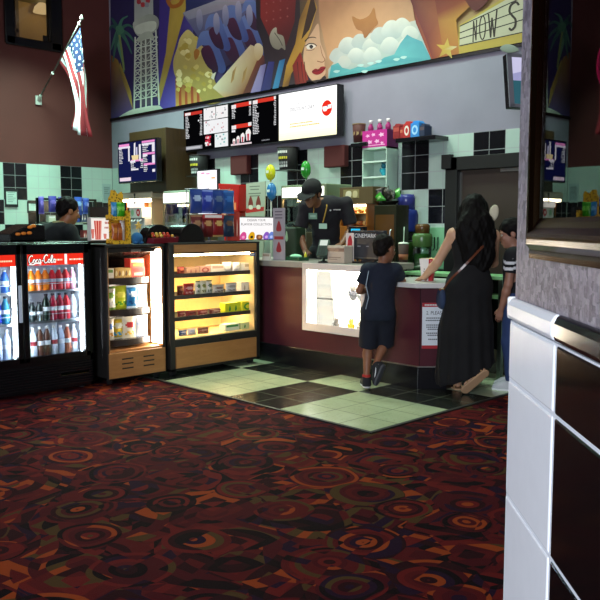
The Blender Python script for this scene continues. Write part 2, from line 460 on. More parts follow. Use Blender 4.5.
# ---------------------------------------------------------------- the near wall at the right (papered above, tiled below)
D0, SL, AL = 1.06, 0.0287, 0.2635
nf = (FW + RT * SL).normalized()
org = CP + FW * D0 + RT * (AL + SL * D0); org.z = 0
ROTP = math.atan2(-nf.y, -nf.x)
def wallpaper():
    t = NT('textured_wallpaper')
    mp = t.n('ShaderNodeMapping'); mp.inputs['Scale'].default_value = (0.85, 1.0, 0.8)
    t.t.links.new(t.coord('Object'), mp.inputs[0])
    f = t.noise(105, 3, .6, mp.outputs[0]); f2 = t.noise(260, 2, .5, mp.outputs[0]); lg = t.noise(2.5, 2)
    st = t.n('ShaderNodeTexVoronoi', feature='F1', distance='CHEBYCHEV'); st.inputs['Scale'].default_value = 130
    t.t.links.new(mp.outputs[0], st.inputs['Vector'])
    sp = t.n('ShaderNodeSeparateColor'); t.t.links.new(st.outputs['Color'], sp.inputs[0])
    k = t.math('MULTIPLY_ADD', f, .8, t.math('MULTIPLY', sp.outputs[0], .7))
    k = t.math('SUBTRACT', k, .35)
    col = t.mix(k, hx('#4c4750'), hx('#aca4b0'))
    col = t.mix(t.math('MULTIPLY', lg, .25), col, hx('#77707c'))
    t.bsdf(col, .42, 0, t.bump(t.math('ADD', k, t.math('MULTIPLY', f2, .4)), .7, .003))
    return t.m
pw = thing('wall_right_group', '', '', org, ROTP); pw.name = 'wall_right'
for k in ('label', 'category'): del pw[k]
struct(pw, 'near papered wall with tiled foot at the right')
ZT = 1.3035
b = MB(); b.box(0, 2.2, 0.0, .5, 0, ZC); b.build('wallpaper_panel', wallpaper(), pw)
def tile_row(mb, x0, x1, z0, z1, col, y=-.006):
    g = .0018
    mb.box(x0 + g, x1 - g, y, .0, z0 + g, z1 - g, col)
rows = [1.271, 1.190, 1.026, .862, .698, .534, .370, .206, .042]
b = MB(hx('#f0f2f6'))
for a_, c_ in zip(rows[:-1], rows[1:]): tile_row(b, -.004, .205, c_, a_, None)
b.build('white_tiles', 'gloss', pw, bevel=.003)
b = MB(hx('#f0f2f6'))
for a_, c_ in zip(rows[:-1], rows[1:]): b.box(-.012, -.0045, -.004, .5, c_ + .0025, a_ - .0025)
b.build('edge_tiles', 'gloss', pw, bevel=.006)
b = MB(hx('#f0f2f6'))
prof = [(0, rows[0] + .002), (-.007, rows[0] + .002), (-.010, rows[0] + .008), (-.010, ZT - .010), (-.006, ZT - .002), (0, ZT)]
def rail(mb, x0, x1, col=None):
    A = [mb.vert((x0, p[0], p[1])) for p in prof]; B = [mb.vert((x1, p[0], p[1])) for p in prof]; n = len(prof)
    for k in range(n): mb.face((A[k], A[(k + 1) % n], B[(k + 1) % n], B[k]), col)
    mb.face(A[::-1], col); mb.face(B, col)
rail(b, -.002, .203); b.box(-.014, -.003, -.008, .5, rows[0] + .002, ZT)
b.build('white_cap_rail', 'gloss', pw, bevel=.003)
dk = hx('#0c0a0b')
b = MB(dk)
xs = [.209 + .205 * k for k in range(10)]
for a_, c_ in zip(rows[:-1], rows[1:]):
    for u0, u1 in zip(xs[:-1], xs[1:]): tile_row(b, u0, u1, c_, a_, None)
b.build('black_tiles', paint('black_glazed_tile', .12, grain=6, amount=.2, bump=.02, **{'Specular IOR Level': 0.22}), pw, bevel=.003)
b = MB(dk)
for u0, u1 in zip(xs[:-1], xs[1:]): rail(b, u0 + .001, u1 - .001)
b.build('black_cap_rail', paint('black_glazed_rail', .12, grain=6, amount=.2, bump=.02), pw, bevel=.002)
b = MB(hx('#dfe2e8')); b.box(-.004, 2.1, -.0045, -.0005, 0, rows[0]); b.build('tile_joints', 'matte', pw)

# framed poster case on the near wall
pc = thing('poster_case', 'dark bronze framed glass poster case on the near papered wall', 'picture frame', org, ROTP)
px0, px1, pz0, pz1 = .082, .84, 1.364, 2.38
def framebar(mb, prof2, c):
    """mitred frame swept round the rectangle; prof2 = (inset, depth)"""
    ring = []
    for i, d in prof2:
        d *= .38
        ring.append([mb.vert(p) for p in ((px0 + i, -d, pz0 + i), (px1 - i, -d, pz0 + i), (px1 - i, -d, pz1 - i), (px0 + i, -d, pz1 - i))])
    for j in range(len(prof2) - 1):
        for k in range(4): mb.face((ring[j][k], ring[j][(k + 1) % 4], ring[j + 1][(k + 1) % 4], ring[j + 1][k]), c)
b = MB(hx('#15110f')); framebar(b, [(-.004, 0), (-.004, .010), (.002, .014), (.006, .012)], hx('#4a3a2e')); framebar(b, [(.006, .012), (.014, .034), (.020, .036)], None)
b.build('outer_frame', paint('black_frame', .18, .6, grain=12, bump=.02), pc)
b = MB(hx('#4a2c12')); framebar(b, [(.020, .036), (.023, .039), (.027, .037)], None); framebar(b, [(.027, .037), (.034, .026), (.040, .020), (.045, .014)], hx('#4a3018'))
b.build('inner_frame', paint('bronze_moulding', .24, 1.0, grain=9, amount=.2, bump=.02), pc)
b = MB(BLACK); b.box(px0 + .04, px1 - .04, -.0025, -.0008, pz0 + .04, pz1 - .04)
# poster print: dark field with a pink neon style letter at its edge
b.quad((px0 + .045, -.0028, pz0 + .05), (px1 - .045, -.0028, pz0 + .05), (px1 - .045, -.0028, pz1 - .05), (px0 + .045, -.0028, pz1 - .05), (hx('#150c10'), hx('#1c0a12'), hx('#2c0a14'), hx('#120a0e')))
b.build('poster', 'paper', pc)
b = MB(hx('#ff2a78'))
cx, cz = .3585, 1.551
b.tube([(cx + .055 * math.cos(a), -.0036, cz + .030 * math.sin(a)) for a in [PI * .22 + k * (PI * 1.56) / 24 for k in range(25)]], .0008, 8)
b.M = Matrix.Identity(4)
b.build('neon_letter', glow('pink_neon', 1.4), pc)['label'] = 'pink glowing letter C on the poster'
b = MB(); b.box(px0 + .043, px1 - .043, -.0052, -.0044, pz0 + .043, pz1 - .043); b.build('glass', 'glass', pc)
b = MB(hx('#2a2a2c'))
for k in range(9):
    b = MB(hx('#3a3a3c')); b.cyl((px0 - .004, -.003, pz0 + .03 + k * .1), (px0 - .004, -.003, pz0 + .045 + k * .1), .002, n=8); b.build('hinge', 'metal', pc)
# ================================================================== the painted mural above the counter
mu = MB()
_ml = [0]
MY = YW - .004
def mp(p): q = gy(p[0], p[1], MY); return (q.x, q.z)
def P_(pts, cols, layer=True):
    """painted patch; cols = one colour or one colour per point (airbrushed blend)"""
    _ml[0] += 1
    y = MY - .00015 * _ml[0]
    single = isinstance(cols, str)
    cs = [hx(cols)] * len(pts) if single else [hx(c) for c in cols]
    q = [mp(p) for p in pts]
    vs = [mu.vert((a, y, c)) for a, c in q]
    if single:
        for tr in tessellate_polygon([[Vector((a, c, 0)) for a, c in q]]): mu.face([vs[k] for k in tr], cs[0])
    else:
        for tr in tessellate_polygon([[Vector((a, c, 0)) for a, c in q]]):
            mu.face([vs[k] for k in tr], tuple(cs[k] for k in tr))
def blob(pts, c0, c1=None, n=4, ang=90):
    L = smoothloop(pts, n)
    if c1 is None: return P_(L, c0)
    # blend along a direction
    a = math.radians(ang); d = (math.cos(a), math.sin(a))
    t = [p[0] * d[0] + p[1] * d[1] for p in L]; lo, hi = min(t), max(t)
    A, B = c0.lstrip('#'), c1.lstrip('#')
    def mixh(u): return '#' + ''.join('%02x' % int(int(A[i:i + 2], 16) * (1 - u) + int(B[i:i + 2], 16) * u) for i in (0, 2, 4))
    P_(L, [mixh((v - lo) / (hi - lo)) for v in t])
def line_(pts, w, col, smooth=True):
    L = smoothline(pts, 4) if smooth and len(pts) > 2 else pts
    up, dn = [], []
    for i, p in enumerate(L):
        a = L[max(i - 1, 0)]; c = L[min(i + 1, len(L) - 1)]
        dx, dy = c[0] - a[0], c[1] - a[1]; m = math.hypot(dx, dy) or 1
        ww = (w[0] + (w[1] - w[0]) * i / (len(L) - 1)) if isinstance(w, tuple) else w
        up.append((p[0] - dy / m * ww / 2, p[1] + dx / m * ww / 2)); dn.append((p[0] + dy / m * ww / 2, p[1] - dx / m * ww / 2))
    _ml[0] += 1
    y = MY - .00015 * _ml[0]; c = hx(col)
    U = [mu.vert((mp(p)[0], y, mp(p)[1])) for p in up]; D = [mu.vert((mp(p)[0], y, mp(p)[1])) for p in dn]
    for k in range(len(L) - 1): mu.face((U[k], D[k], D[k + 1], U[k + 1]), c)
def bl(x): return 119.2 - (x - 114.2) * .1858     # lower rail
# base fields
P_([(110.5, -40), (110.5, bl(110.5)), (330, bl(330)), (330, -90)], ['#2c2450', '#2e2556', '#4a4070', '#2c2650'])
P_([(330, -90), (330, bl(330)), (760, bl(760)), (760, -190)], ['#8a6a4c', '#a9825a', '#b39a5c', '#8c7a4c'])
# --- left: night sky with beams, palm, white tower
P_([(160, -30), (158, bl(158)), (190, bl(190)), (196, -30)], ['#3a2c72', '#44348a', '#5a58a8', '#382e6c'])
P_([(111, 55), (111, bl(111)), (135, bl(135)), (118, 60)], ['#7a4a22', '#3a2c62', '#4a3d7a', '#8c7030'])
P_([(120, 62), (131, 92), (133, bl(133) - 6), (119, 70)], ['#a08a38', '#a99040', '#b09848', '#6a5a3a'])
P_([(173, -25), (186, -25), (186, 8), (160, 102), (157, 96), (166, 52)], ['#a88c3c', '#b4983e', '#b0963c', '#8c7a3c', '#8c7a3c', '#a48c3e'])
line_([(166, -5), (171, 6), (180, 4), (184, -6)], 4, '#9a5a20')
P_([(185, -20), (186, 12), (262, -12), (262, -60)], ['#1c2450', '#26305c', '#3c3c60', '#1c2450'])
for pts, w in (([(119, 30), (112, 26), (108, 34)], (4, 1)), ([(119, 30), (115, 38), (111, 50)], (5, 1)), ([(119, 30), (119, 45), (123, 62), (124, 72)], (5, 1)), ([(119, 30), (126, 40), (132, 54)], (5, 1)), ([(119, 30), (128, 34), (136, 44)], (5, 1)), ([(119, 30), (128, 25), (136, 30)], (4, 1)), ([(119, 30), (113, 20), (111, 18)], (4, 1)), ([(119, 30), (116, 44), (113, 62)], (5, 1)), ([(119, 30), (122, 20), (128, 16)], (4, 1))):
    line_(pts, w, random.choice(['#3c6a5a', '#4a7c68', '#2c5850', '#5c8c70']))
line_([(119, 32), (122, 52), (124, 70)], 2.0, '#7a8c50')
blob([(116, 27), (122, 26), (124, 32), (118, 35)], '#4a7c60')
T_ = '#c2cabb'
P_([(134.5, -30), (134.5, 24), (153.5, 20), (153, -30)], ['#8e8a90', '#aeb2a8', '#aab0a8', '#8a8890'])
blob([(133, 24), (140, 18), (150, 14), (158, 18), (158.5, 27), (152, 34), (138, 36)], '#b3b8aa', '#8f9488', ang=0)
blob([(135, 27), (146, 22), (156, 22), (154, 31), (138, 34)], '#c6cbba')
for k, (x, y, c) in enumerate(((139, 2, '#a8323c'), (143, 5, '#b83a40'), (148, 1, '#a8323c'), (141, -4, '#9a2c38'), (147, 5, '#8c8c94'), (150, -3, '#a83040'))):
    blob([(x - 2, y - 2), (x + 1.5, y - 2.5), (x + 2, y + 1.5), (x - 1.5, y + 2)], c, n=2)
P_([(140, 36), (152, 32), (152, 104), (140, 107)], ['#6a6a62', '#6c6c64', '#4a4658', '#4a4658'])
for xa, xb in (((135.5, 37), (134.4, 109)), ((141.5, 34), (141, 108)), ((145.8, 33), (146.3, 107)), ((150.8, 32), (152, 106)), ((156, 30), (159.4, 105))):
    line_([xa, xb], 1.5, T_, False)
for k in range(9):
    y = 40 + k * 7.4
    line_([(135.4, y + 1), (157.6, y - 3.5)], 1.1, T_, False)
    if k < 8:
        line_([(135.2, y + 1), (141.2, y + 6.4)], .9, T_, False); line_([(141.2, y), (135.2, y + 7)], .9, T_, False)
        line_([(151.3, y - 1), (158, y + 3)], .9, T_, False); line_([(158, y - 3), (151.5, y + 5)], .9, T_, False)
        line_([(141.3, y + 2), (146, y + 6)], .7, '#aab2a4', False); line_([(151, y), (146.2, y + 6)], .7, '#aab2a4', False)
blob([(137, 40), (144, 33), (152, 32), (155, 40), (150, 38), (141, 42)], '#aeb4a4')
P_([(118.6, bl(118.6) - .6), (124, 114.0), (133, 109.5), (150, 106), (160, 105.5), (164.5, bl(164.5) - .4)], ['#9aa394', '#b4bdae', '#c4ccbc', '#c2cabb', '#b4bcae', '#98a090'])
# --- popcorn tub
P_([(176, 78), (176.5, bl(176.5) - .3), (206, bl(206) - .3), (204, 74)], ['#7a3a1c', '#b48c44', '#b08a46', '#7a3c1c'])
for x in (180, 186, 192, 198):
    P_([(x - .5, 80), (x - .2, bl(x) - .6), (x + 2.4, bl(x + 2.4) - .6), (x + 1.8, 80)], ['#8a3a1e', '#93401f', '#93401f', '#8a3a1e'])
blob([(174, 62), (178, 48), (181, 38), (188, 30), (194, 34), (200, 42), (205, 48), (211, 49), (213, 62), (216, 82), (224, 92), (223, 101), (206, 104), (196, 88), (184, 85), (176, 76)], '#c0b26a', '#8c7c3c', ang=70)
rr = random.Random(3)
for k in range(46):
    x, y = rr.uniform(178, 212), rr.uniform(38, 92)
    if x > 200 and y < 50: continue
    s = rr.uniform(1.6, 3.4)
    blob([(x - s, y), (x, y - s), (x + s, y - .3 * s), (x + .4 * s, y + s)], rr.choice(['#d2c684', '#c4b46a', '#ddd296', '#a8943f', '#b8a652']), n=3)
blob([(195, 52), (198, 49), (201, 52), (199, 58), (196, 60)], '#a06a2c', n=2)
P_([(212, 78), (217, 66), (218, 70), (215, 80)], '#c8c6b0')
# --- theatre seats
P_([(184, 14), (262, -14), (262, 50), (214, 74), (204, 44)], ['#6a6a84', '#5a6288', '#2e2440', '#2a1c38', '#3c4670'])
P_([(184, 13), (262, -16), (256, 0), (190, 20)], ['#8a8c98', '#9a9c9c', '#8a7c84', '#7c8090'])
for (x, y, s) in ((209, 42, 1.15), (231, 34, 1.2), (250, 26, 1.1), (216, 24, 1.0), (234, 15, 1.0), (252, 8, .9)):
    blob([(x - 10 * s, y + 6 * s), (x - 6 * s, y - 8 * s), (x + 4 * s, y - 8 * s), (x + 10 * s, y + 6 * s), (x + 16 * s, y + 24 * s), (x + 9 * s, y + 26 * s), (x + 2 * s, y + 6 * s), (x - 5 * s, y + 3 * s)], '#5f73a4', '#37467c', ang=60)
    blob([(x - 6 * s, y + 8 * s), (x + 1 * s, y + 3 * s), (x + 6 * s, y + 12 * s), (x + 9 * s, y + 25 * s), (x + 0 * s, y + 22 * s)], '#48203c', '#2c1530', ang=90)
for (x, y) in ((201, 16), (218, 20), (227, 12), (240, 8), (251, 12)):
    blob([(x - 3, y + 8), (x - 3, y - 3), (x, y - 7), (x + 2.5, y - 2), (x + 3, y + 9), (x, y + 15)], '#9c98a8', '#5c6488', ang=80)
# --- beige film reel beam
P_([(226, bl(226) - .4), (214, 88), (252, 45), (264, 50), (244, bl(244) - .4)], ['#b08a5a', '#c6bfa2', '#c4b48e', '#b69a6a', '#7a4424'])
P_([(244, bl(244) - .4), (262, 52), (268, 60), (252, bl(252) - .4)], ['#5a2a1c', '#7a3c26', '#44222a', '#5a2c24'])
for x in (232, 243): P_([(x, 84), (x + 2, 72), (x + 6, 66), (x + 3, 80)], ['#9c7440', '#8c6a3a', '#a98850', '#a07c48'])
blob([(256, 46), (260, 43.5), (264, 47), (264, 55), (259, 61), (256, 55)], '#cfc4a0', '#b49a6c')
# --- dark drape, red tumbling box with dots and white grip
P_([(256, -40), (258, 28), (264, 44), (270, 92), (300, bl(300) - .3), (318, -50)], ['#24181e', '#1e1820', '#2a2024', '#2e2a40', '#3a2c30', '#281c20'])
P_([(262, -4), (298, -14), (296, 22), (288, 46), (272, 40), (262, 18)], ['#7c2420', '#6e201e', '#5c1a1c', '#481618', '#5c1c1c', '#7a2420'])
for x in (268, 275, 282, 289):
    for y in (4, 13, 21): blob([(x - 1, y - (x - 268) * .2), (x, y - 1 - (x - 268) * .2), (x + 1, y - (x - 268) * .2), (x, y + 1 - (x - 268) * .2)], '#8c4a48', n=2)
blob([(271, 38), (274, 30), (278, 28), (279, 34), (285, 37), (287, 50), (283, 48), (280, 50), (274, 47)], '#a8a48e', '#7c7868')
line_([(276, 33), (281, 40), (284, 46)], .8, '#4a463c')
P_([(262, bl(262) - .3), (270, 62), (276, 62), (272, bl(272) - .3)], ['#2c2a66', '#38387a', '#30306c', '#2c2a60'])
P_([(274, bl(274) - .3), (281, 61), (287, 59), (280, bl(280) - .3)], ['#3c86b0', '#3a7aa6', '#2c6496', '#347aa4'])
P_([(252, bl(252) - .4), (262, 66), (268, 64), (262, bl(262) - .3)], ['#8478a4', '#8c84ac', '#6a6296', '#7a70a0'])
# --- the woman's face
P_([(300, -50), (302, 24), (296, 60), (314, bl(314) - .3), (338, bl(338) - .3), (336, 40), (320, -50)], ['#3c3436', '#5a4a30', '#3a2c2c', '#5c4a3c', '#b48a66', '#c49a74', '#6a4a34'])
P_([(318, -50), (321, 20), (330, 60), (345, 60), (420, 40), (402, -60)], ['#b98a60', '#b98860', '#c09068', '#bb906c', '#b88c68', '#b48460'])
blob([(313, 34), (320, 24), (322, 42), (327, 56), (326, 64), (327, 74), (318, 81.5), (311, 78), (305, 62), (307, 44)], '#d6b088', '#caa080', ang=0)
P_([(313, -8), (319, 8), (313, 28), (306, 46), (298, 66), (293, 74), (290, bl(290) - .3), (284, bl(284) - .3), (288, 66), (297, 44), (301, 20)], ['#a87c30', '#b48a3a', '#caa04a', '#b88c3c', '#b08430', '#8c6428', '#6a4420', '#8c6428', '#b48a34', '#a87e30', '#7a5828'])
P_([(314, -8), (318, 10), (311, 30), (303, 40), (307, 22)], '#3c2a1e')
P_([(294, 66), (302, 52), (310, 80), (308, bl(308) - .3), (297, bl(297) - .3)], ['#7a1e1c', '#8c2824', '#9c3a2c', '#7c2420', '#5c1818'])
for x in (299, 303, 306): line_([(x, 62), (x + 1, 74), (x + 2, bl(x) - 2)], .7, '#4a1414')
blob([(308, bl(308) - 1), (311, 80), (318, 83), (326, 76), (328, 81), (320, bl(320) - 1)], '#2e2224')
line_([(306.5, 42), (310, 38.5), (315, 37.6), (318, 38.5)], (1.2, .7), '#2a1a14')
blob([(308, 47), (311, 44.5), (315.5, 45), (317.5, 47), (313, 49.5), (309.5, 49.5)], '#e4dccc', n=3)
blob([(311, 47), (313, 45), (315, 47), (313, 49.3)], '#2a2020', n=3)
line_([(307, 46.5), (311, 44), (316, 44.3), (318.5, 46.5)], .9, '#1c1412')
line_([(308, 50.5), (313, 50.8), (316.5, 49)], .5, '#5a3a2c')
line_([(322, 46), (324, 55), (326.5, 60), (324, 62.5), (319, 61.5)], (.5, 1.0), '#8c5c40')
blob([(313.5, 72), (317, 69), (320, 69.6), (323, 67), (327.5, 67.5), (324.5, 72.5), (320, 75), (316, 74.5)], '#8c1a22', n=3)
line_([(314, 71.6), (319, 71.2), (327, 68.5)], .6, '#3c0c10')
# --- sea, clouds, starfish
P_([(336, 62), (350, 40), (420, 20), (433, bl(433) - .4), (330, bl(330) - .4), (330, 70)], ['#b8b0a4', '#c2bcae', '#b4b2a8', '#7aa0a4', '#76a0a0', '#a8aca4'])
rr = random.Random(8)
for x, y, r in ((340, 56, 9), (350, 46, 10), (362, 42, 9), (372, 46, 8), (382, 36, 10), (394, 30, 11), (404, 26, 9), (412, 34, 9), (358, 56, 9), (374, 55, 9), (392, 46, 10), (408, 46, 9), (346, 62, 7), (417, 46, 7)):
    blob([(x - r, y + 2), (x - .5 * r, y - .7 * r), (x + .3 * r, y - .8 * r), (x + r, y), (x + .5 * r, y + .8 * r), (x - .4 * r, y + .8 * r)], rr.choice(['#c4c2b8', '#b4b6b0', '#a2aaa8', '#cccac0', '#bcb8ac']), rr.choice(['#9aa4a4', '#aab0ac']), ang=80)
P_([(331, bl(331) - .3), (333, 66), (340, 63), (344, 68), (352, 70), (360, 67), (368, 68), (378, 64), (386, 58), (396, 55), (402, 44), (409, 35), (414, 38), (424, 42), (433, bl(433) - .3)], ['#4a9498', '#4c989c', '#5aa0a2', '#4c989c', '#5aa4a6', '#4a9498', '#58a0a2', '#468c94', '#4c969c', '#5ca4a8', '#5498a0', '#468c98', '#5098a0', '#4a909a', '#4a9098'])
for x, y in ((338, 72), (362, 66), (366, 72), (380, 62), (398, 60), (405, 58), (372, 64)):
    blob([(x - 3, y), (x, y - 1.5), (x + 4, y - 1), (x + 1, y + 1.5)], '#a8c4c0', n=2)
def star(c, R, r, a0, squash=1.0):
    return [(c[0] + (R if k % 2 == 0 else r) * math.sin(a0 + k * PI / 5) * squash, c[1] - (R if k % 2 == 0 else r) * math.cos(a0 + k * PI / 5)) for k in range(10)]
blob([(354, 17), (362, 20), (371, 16), (376, 8), (378, 18), (380, 24), (374, 30), (367, 39), (364, 32), (358, 29)], '#a8703c', '#8a5a34', n=3)
# --- red and orange curtain with star, marquee
P_([(402, -60), (418, 24), (433, bl(433) - .4), (462, bl(462) - .4), (458, 20), (490, -10), (500, -90)], ['#5c2018', '#742a1c', '#8c3c20', '#a8682c', '#b07c30', '#8c4420', '#6a2a1c'])
P_([(408, -10), (428, 40), (434, bl(434) - 1), (446, bl(446) - 1), (440, 20), (432, -30)], ['#5a1c1a', '#6c2420', '#742820', '#a0582a', '#8c4a28', '#6a241c'])
blob([(462, -14), (474, 10), (486, 6), (498, -16), (480, -30)], '#6c2c20', '#58201c')
P_(star((448.5, 49.5), 11, 4.4, .1), ['#b8983e', '#b89a44', '#c8b890', '#b89a44', '#bfa85c', '#b89a44', '#a88a38', '#b08c34', '#c09a3c', '#b89a44'])
P_([(461, bl(461) - .4), (460, 40), (461, 26), (500, 2), (560, -34), (760, -120), (760, bl(760) - .4)], ['#b0963e', '#a88c3a', '#b49a44', '#a8903e', '#b09a4a', '#a08a40', '#b49c4c'])
P_([(461.5, 46.5), (462, 27), (500, 5), (560, -30), (760, -110), (760, -18)], '#b4ac92')
def ml(f): return [(461.5 + 298.5 * t, (46.5 + (27 - 46.5) * f) + ((-18 + (-110 + 18) * f) - (46.5 + (27 - 46.5) * f)) * t) for t in (0, .25, .5, .75, 1)]
for f in (0, .36, .66, 1.0): line_(ml(f), 1.0, '#1c1614', False)
def mbase(x): return 46.5 - (x - 461.5) * .2161 - .8
def mtop(x): return 27 - (x - 461.5) * .459 - .5
def mpt(x, f): return (x, mbase(x) + (mtop(x) - mbase(x)) * f)
INK = '#2a1c14'
for seg in (((475, 0), (475.6, .93)), ((475.6, .93), (478, .05)), ((478, .05), (478.6, .93))): line_([mpt(*seg[0]), mpt(*seg[1])], 1.2, INK, False)
line_([mpt(484.5 + 2.9 * math.sin(k * PI / 8), .5 + .47 * math.cos(k * PI / 8)) for k in range(17)], 1.2, INK)
for seg in (((490.5, .95), (492.6, .03)), ((492.6, .03), (494, .75)), ((494, .75), (496.2, .02)), ((496.2, .02), (499, .97))): line_([mpt(*seg[0]), mpt(*seg[1])], 1.5, INK, False)
line_([mpt(x, f) for x, f in ((521, .8), (518, .93), (513, .9), (511.5, .72), (514.5, .55), (517.5, .4), (517, .2), (513.5, .12), (511, .2))], 2.3, INK)
for i, ch in enumerate('HOWING'):
    q = gy(530 + i * 17, mbase(530 + i * 17), MY); hgt = abs(gy(530 + i * 17, mtop(530 + i * 17), MY).z - q.z)
    mu.text(ch, (q.x, MY - .05, q.z + .02), (1, 0, 0), (0, 0, 1), hgt * .8, .09, hx(INK))
blob([(502, 49.5), (506, 45.5), (512, 45), (517, 47), (521, 51), (510, 53.4)], '#8c9488', '#6a7268')
o = mu.build('mural', 'mural')
tag(o, 'airbrushed film mural along the top of the back wall with tower, popcorn and marquee', 'mural')
# ================================================================== small goods builders (front = local -y)
def chip_bag(w, h, d, c0, c1=None, c2=None, seed=0, lean=0.0):
    """pillow shaped snack bag with crimped ends and a printed front"""
    r = random.Random(seed); b = MB(c0); nx, nz = 8, 12
    c1 = c1 or WHITE; c2 = c2 or c0
    def pt(i, j, s):
        u, v = i / nx, j / nz
        t = max(0.0, math.sin(PI * min(max((v - .06) / .88, 0), 1))) ** .55 * max(0.0, math.sin(PI * u)) ** .45
        wob = .004 * math.sin(9 * u + seed) * math.sin(7 * v + seed * 2)
        pinch = 1 - .07 * math.sin(PI * v)
        z = v * h
        return ((u - .5) * w * pinch, s * (.003 + d / 2 * t + wob * t) + lean * z, z)
    for s in (-1, 1):
        V = [[b.vert(pt(i, j, s)) for i in range(nx + 1)] for j in range(nz + 1)]
        for j in range(nz):
            for i in range(nx):
                u, v = (i + .5) / nx - .5, (j + .5) / nz
                c = c0
                if v < .07 or v > .93: c = c1 if seed % 2 else c0
                elif (u / .34) ** 2 + ((v - .62) / .16) ** 2 < 1: c = c1
                elif .14 < v < .36 and abs(u) < .36 and (i + j + seed) % 3: c = c2
                f = (V[j][i], V[j][i + 1], V[j + 1][i + 1], V[j + 1][i])
                b.face(f if s < 0 else f[::-1], c)
    n = nx
    for j in range(nz):   # close the sides
        for i in (0, nx):
            a0, a1 = b.vert(pt(i, j, -1)), b.vert(pt(i, j + 1, -1)); b1, b0 = b.vert(pt(i, j + 1, 1)), b.vert(pt(i, j, 1))
            b.face((a0, a1, b1, b0), c0)
    return b
def carton(w, h, d, c0, c1=None, c2=None, kind=0):
    b = MB(c0); b.box(-w / 2, w / 2, -d / 2, d / 2, 0, h)
    y = -d / 2 - .0008; c1 = c1 or WHITE
    if kind == 0:
        b.quad((-w * .42, y, h * .55), (w * .42, y, h * .55), (w * .42, y, h * .86), (-w * .42, y, h * .86), c1)
        if c2: b.quad((-w * .3, y, h * .12), (w * .3, y, h * .12), (w * .3, y, h * .42), (-w * .3, y, h * .42), c2)
    elif kind == 1:
        for k in range(5):
            x = -w * .4 + k * w * .2; b.prism(smoothloop([(x - w * .07, h * .3), (x, h * .15), (x + w * .07, h * .4), (x, h * .75)], 3), y, y + .0005, c1 if k % 2 else (c2 or c1))
    elif kind == 2:
        b.prism([(w * .36 * math.cos(t * PI / 8), h * .5 + h * .36 * math.sin(t * PI / 8)) for t in range(16)], y, y + .0005, c1)
        b.prism([(w * .2 * math.cos(t * PI / 5), h * .5 + h * .2 * math.sin(t * PI / 5)) for t in range(10)], y - .0004, y, c2 or c0)
    # open display rim
    return b
def bottle_set(r, h, liquid, cap, label):
    """three meshes of a drink bottle: body, cap, label"""
    body = MB(liquid); body.lathe([(r * .86, 0), (r, r * .18), (r, h * .30), (r * .93, h * .36), (r * .93, h * .52), (r, h * .57), (r * .98, h * .66), (r * .62, h * .80), (r * .40, h * .88), (r * .38, h * .93)], n=14)
    cp = MB(cap); cp.lathe([(r * .44, h * .92), (r * .45, h * .935), (r * .45, h * .99), (r * .38, h)], n=14)
    lb = MB(label); lb.lathe([(r * .945, h * .365), (r * .955, h * .37), (r * .955, h * .51), (r * .945, h * .515)], n=14)
    return body, cp, lb
M['drink'] = paint('drink_bottle', .12, amount=.1, grain=20, bump=0)
_bp = {}
def bottle(key, spec, loc, label, group):
    """first of a kind is built, later ones are copies"""
    if key not in _bp:
        body, cp, lb = bottle_set(*spec)
        t = thing('drink_bottle', label, 'bottle', loc, PI / 2, group)
        body.build('body', 'drink', t, smooth=True); cp.build('cap', 'gloss', t, smooth=True); lb.build('wrapper', 'paper', t, smooth=True)
        _bp[key] = t; return t
    return dup(_bp[key], loc, PI / 2, label, group)

# ================================================================== double door drinks cooler
CX = -6.07
cy0, cy1 = 2.17, 3.405; cw = cy1 - cy0; ch = 1.262; cdp = .62
cool = thing('drinks_cooler', 'black two door drinks cooler with red header strips and lit bottles', 'fridge', (CX, (cy0 + cy1) / 2, .006), PI / 2)
hw = cw / 2
b = MB(hx('#0d0d0f'))
b.box(-hw, -hw + .035, 0, cdp, 0.02, ch); b.box(hw - .035, hw, 0, cdp, 0.02, ch)
b.box(-hw, hw, 0, cdp, ch - .075, ch); b.box(-hw, hw, 0, cdp, .02, .30); b.box(-hw, hw, cdp - .03, cdp, .02, ch)
b.build('cabinet', 'gloss', cool, bevel=.006)
b = MB(hx('#dfe8f4'))
b.box(-hw + .035, hw - .035, cdp - .04, cdp - .031, .30, ch - .075); b.box(-hw + .0352, -hw + .042, .06, cdp - .03, .30, ch - .075); b.box(hw - .042, hw - .0352, .06, cdp - .03, .30, ch - .075)
b.box(-hw + .035, hw - .035, .06, cdp - .03, .300, .308); b.box(-hw + .035, hw - .035, .06, cdp - .03, ch - .083, ch - .0755)
b.build('liner', 'matte', cool)
b = MB(hx('#121214'))
for k in range(9): b.box(-hw + .02, hw - .02, -.018, .0, .05 + k * .022, .063 + k * .022)
b.build('grille', 'gloss', cool, bevel=.003)
b = MB(hx('#0f0f10'));
for x in (-hw + .08, hw - .08):
    for y in (.07, cdp - .07): b.cyl((x, y, 0.0), (x, y, .03), .03, n=12)
b.build('foot', 'rubber', cool)
b = MB(hx('#b9c8a0')); b.quad((.30, -.0195, .135), (hw - .06, -.0195, .135), (hw - .06, -.0195, .155), (.30, -.0195, .155))
b.box(.30, hw - .06, -.0195, -.018, .137, .155); b.build('rating_plate', 'metal', cool)
shz = [.86, .605, .325]
dz0, dz1 = .315, ch - .012
doors = ((-hw + .005, -.028), (-.022, hw - .05))
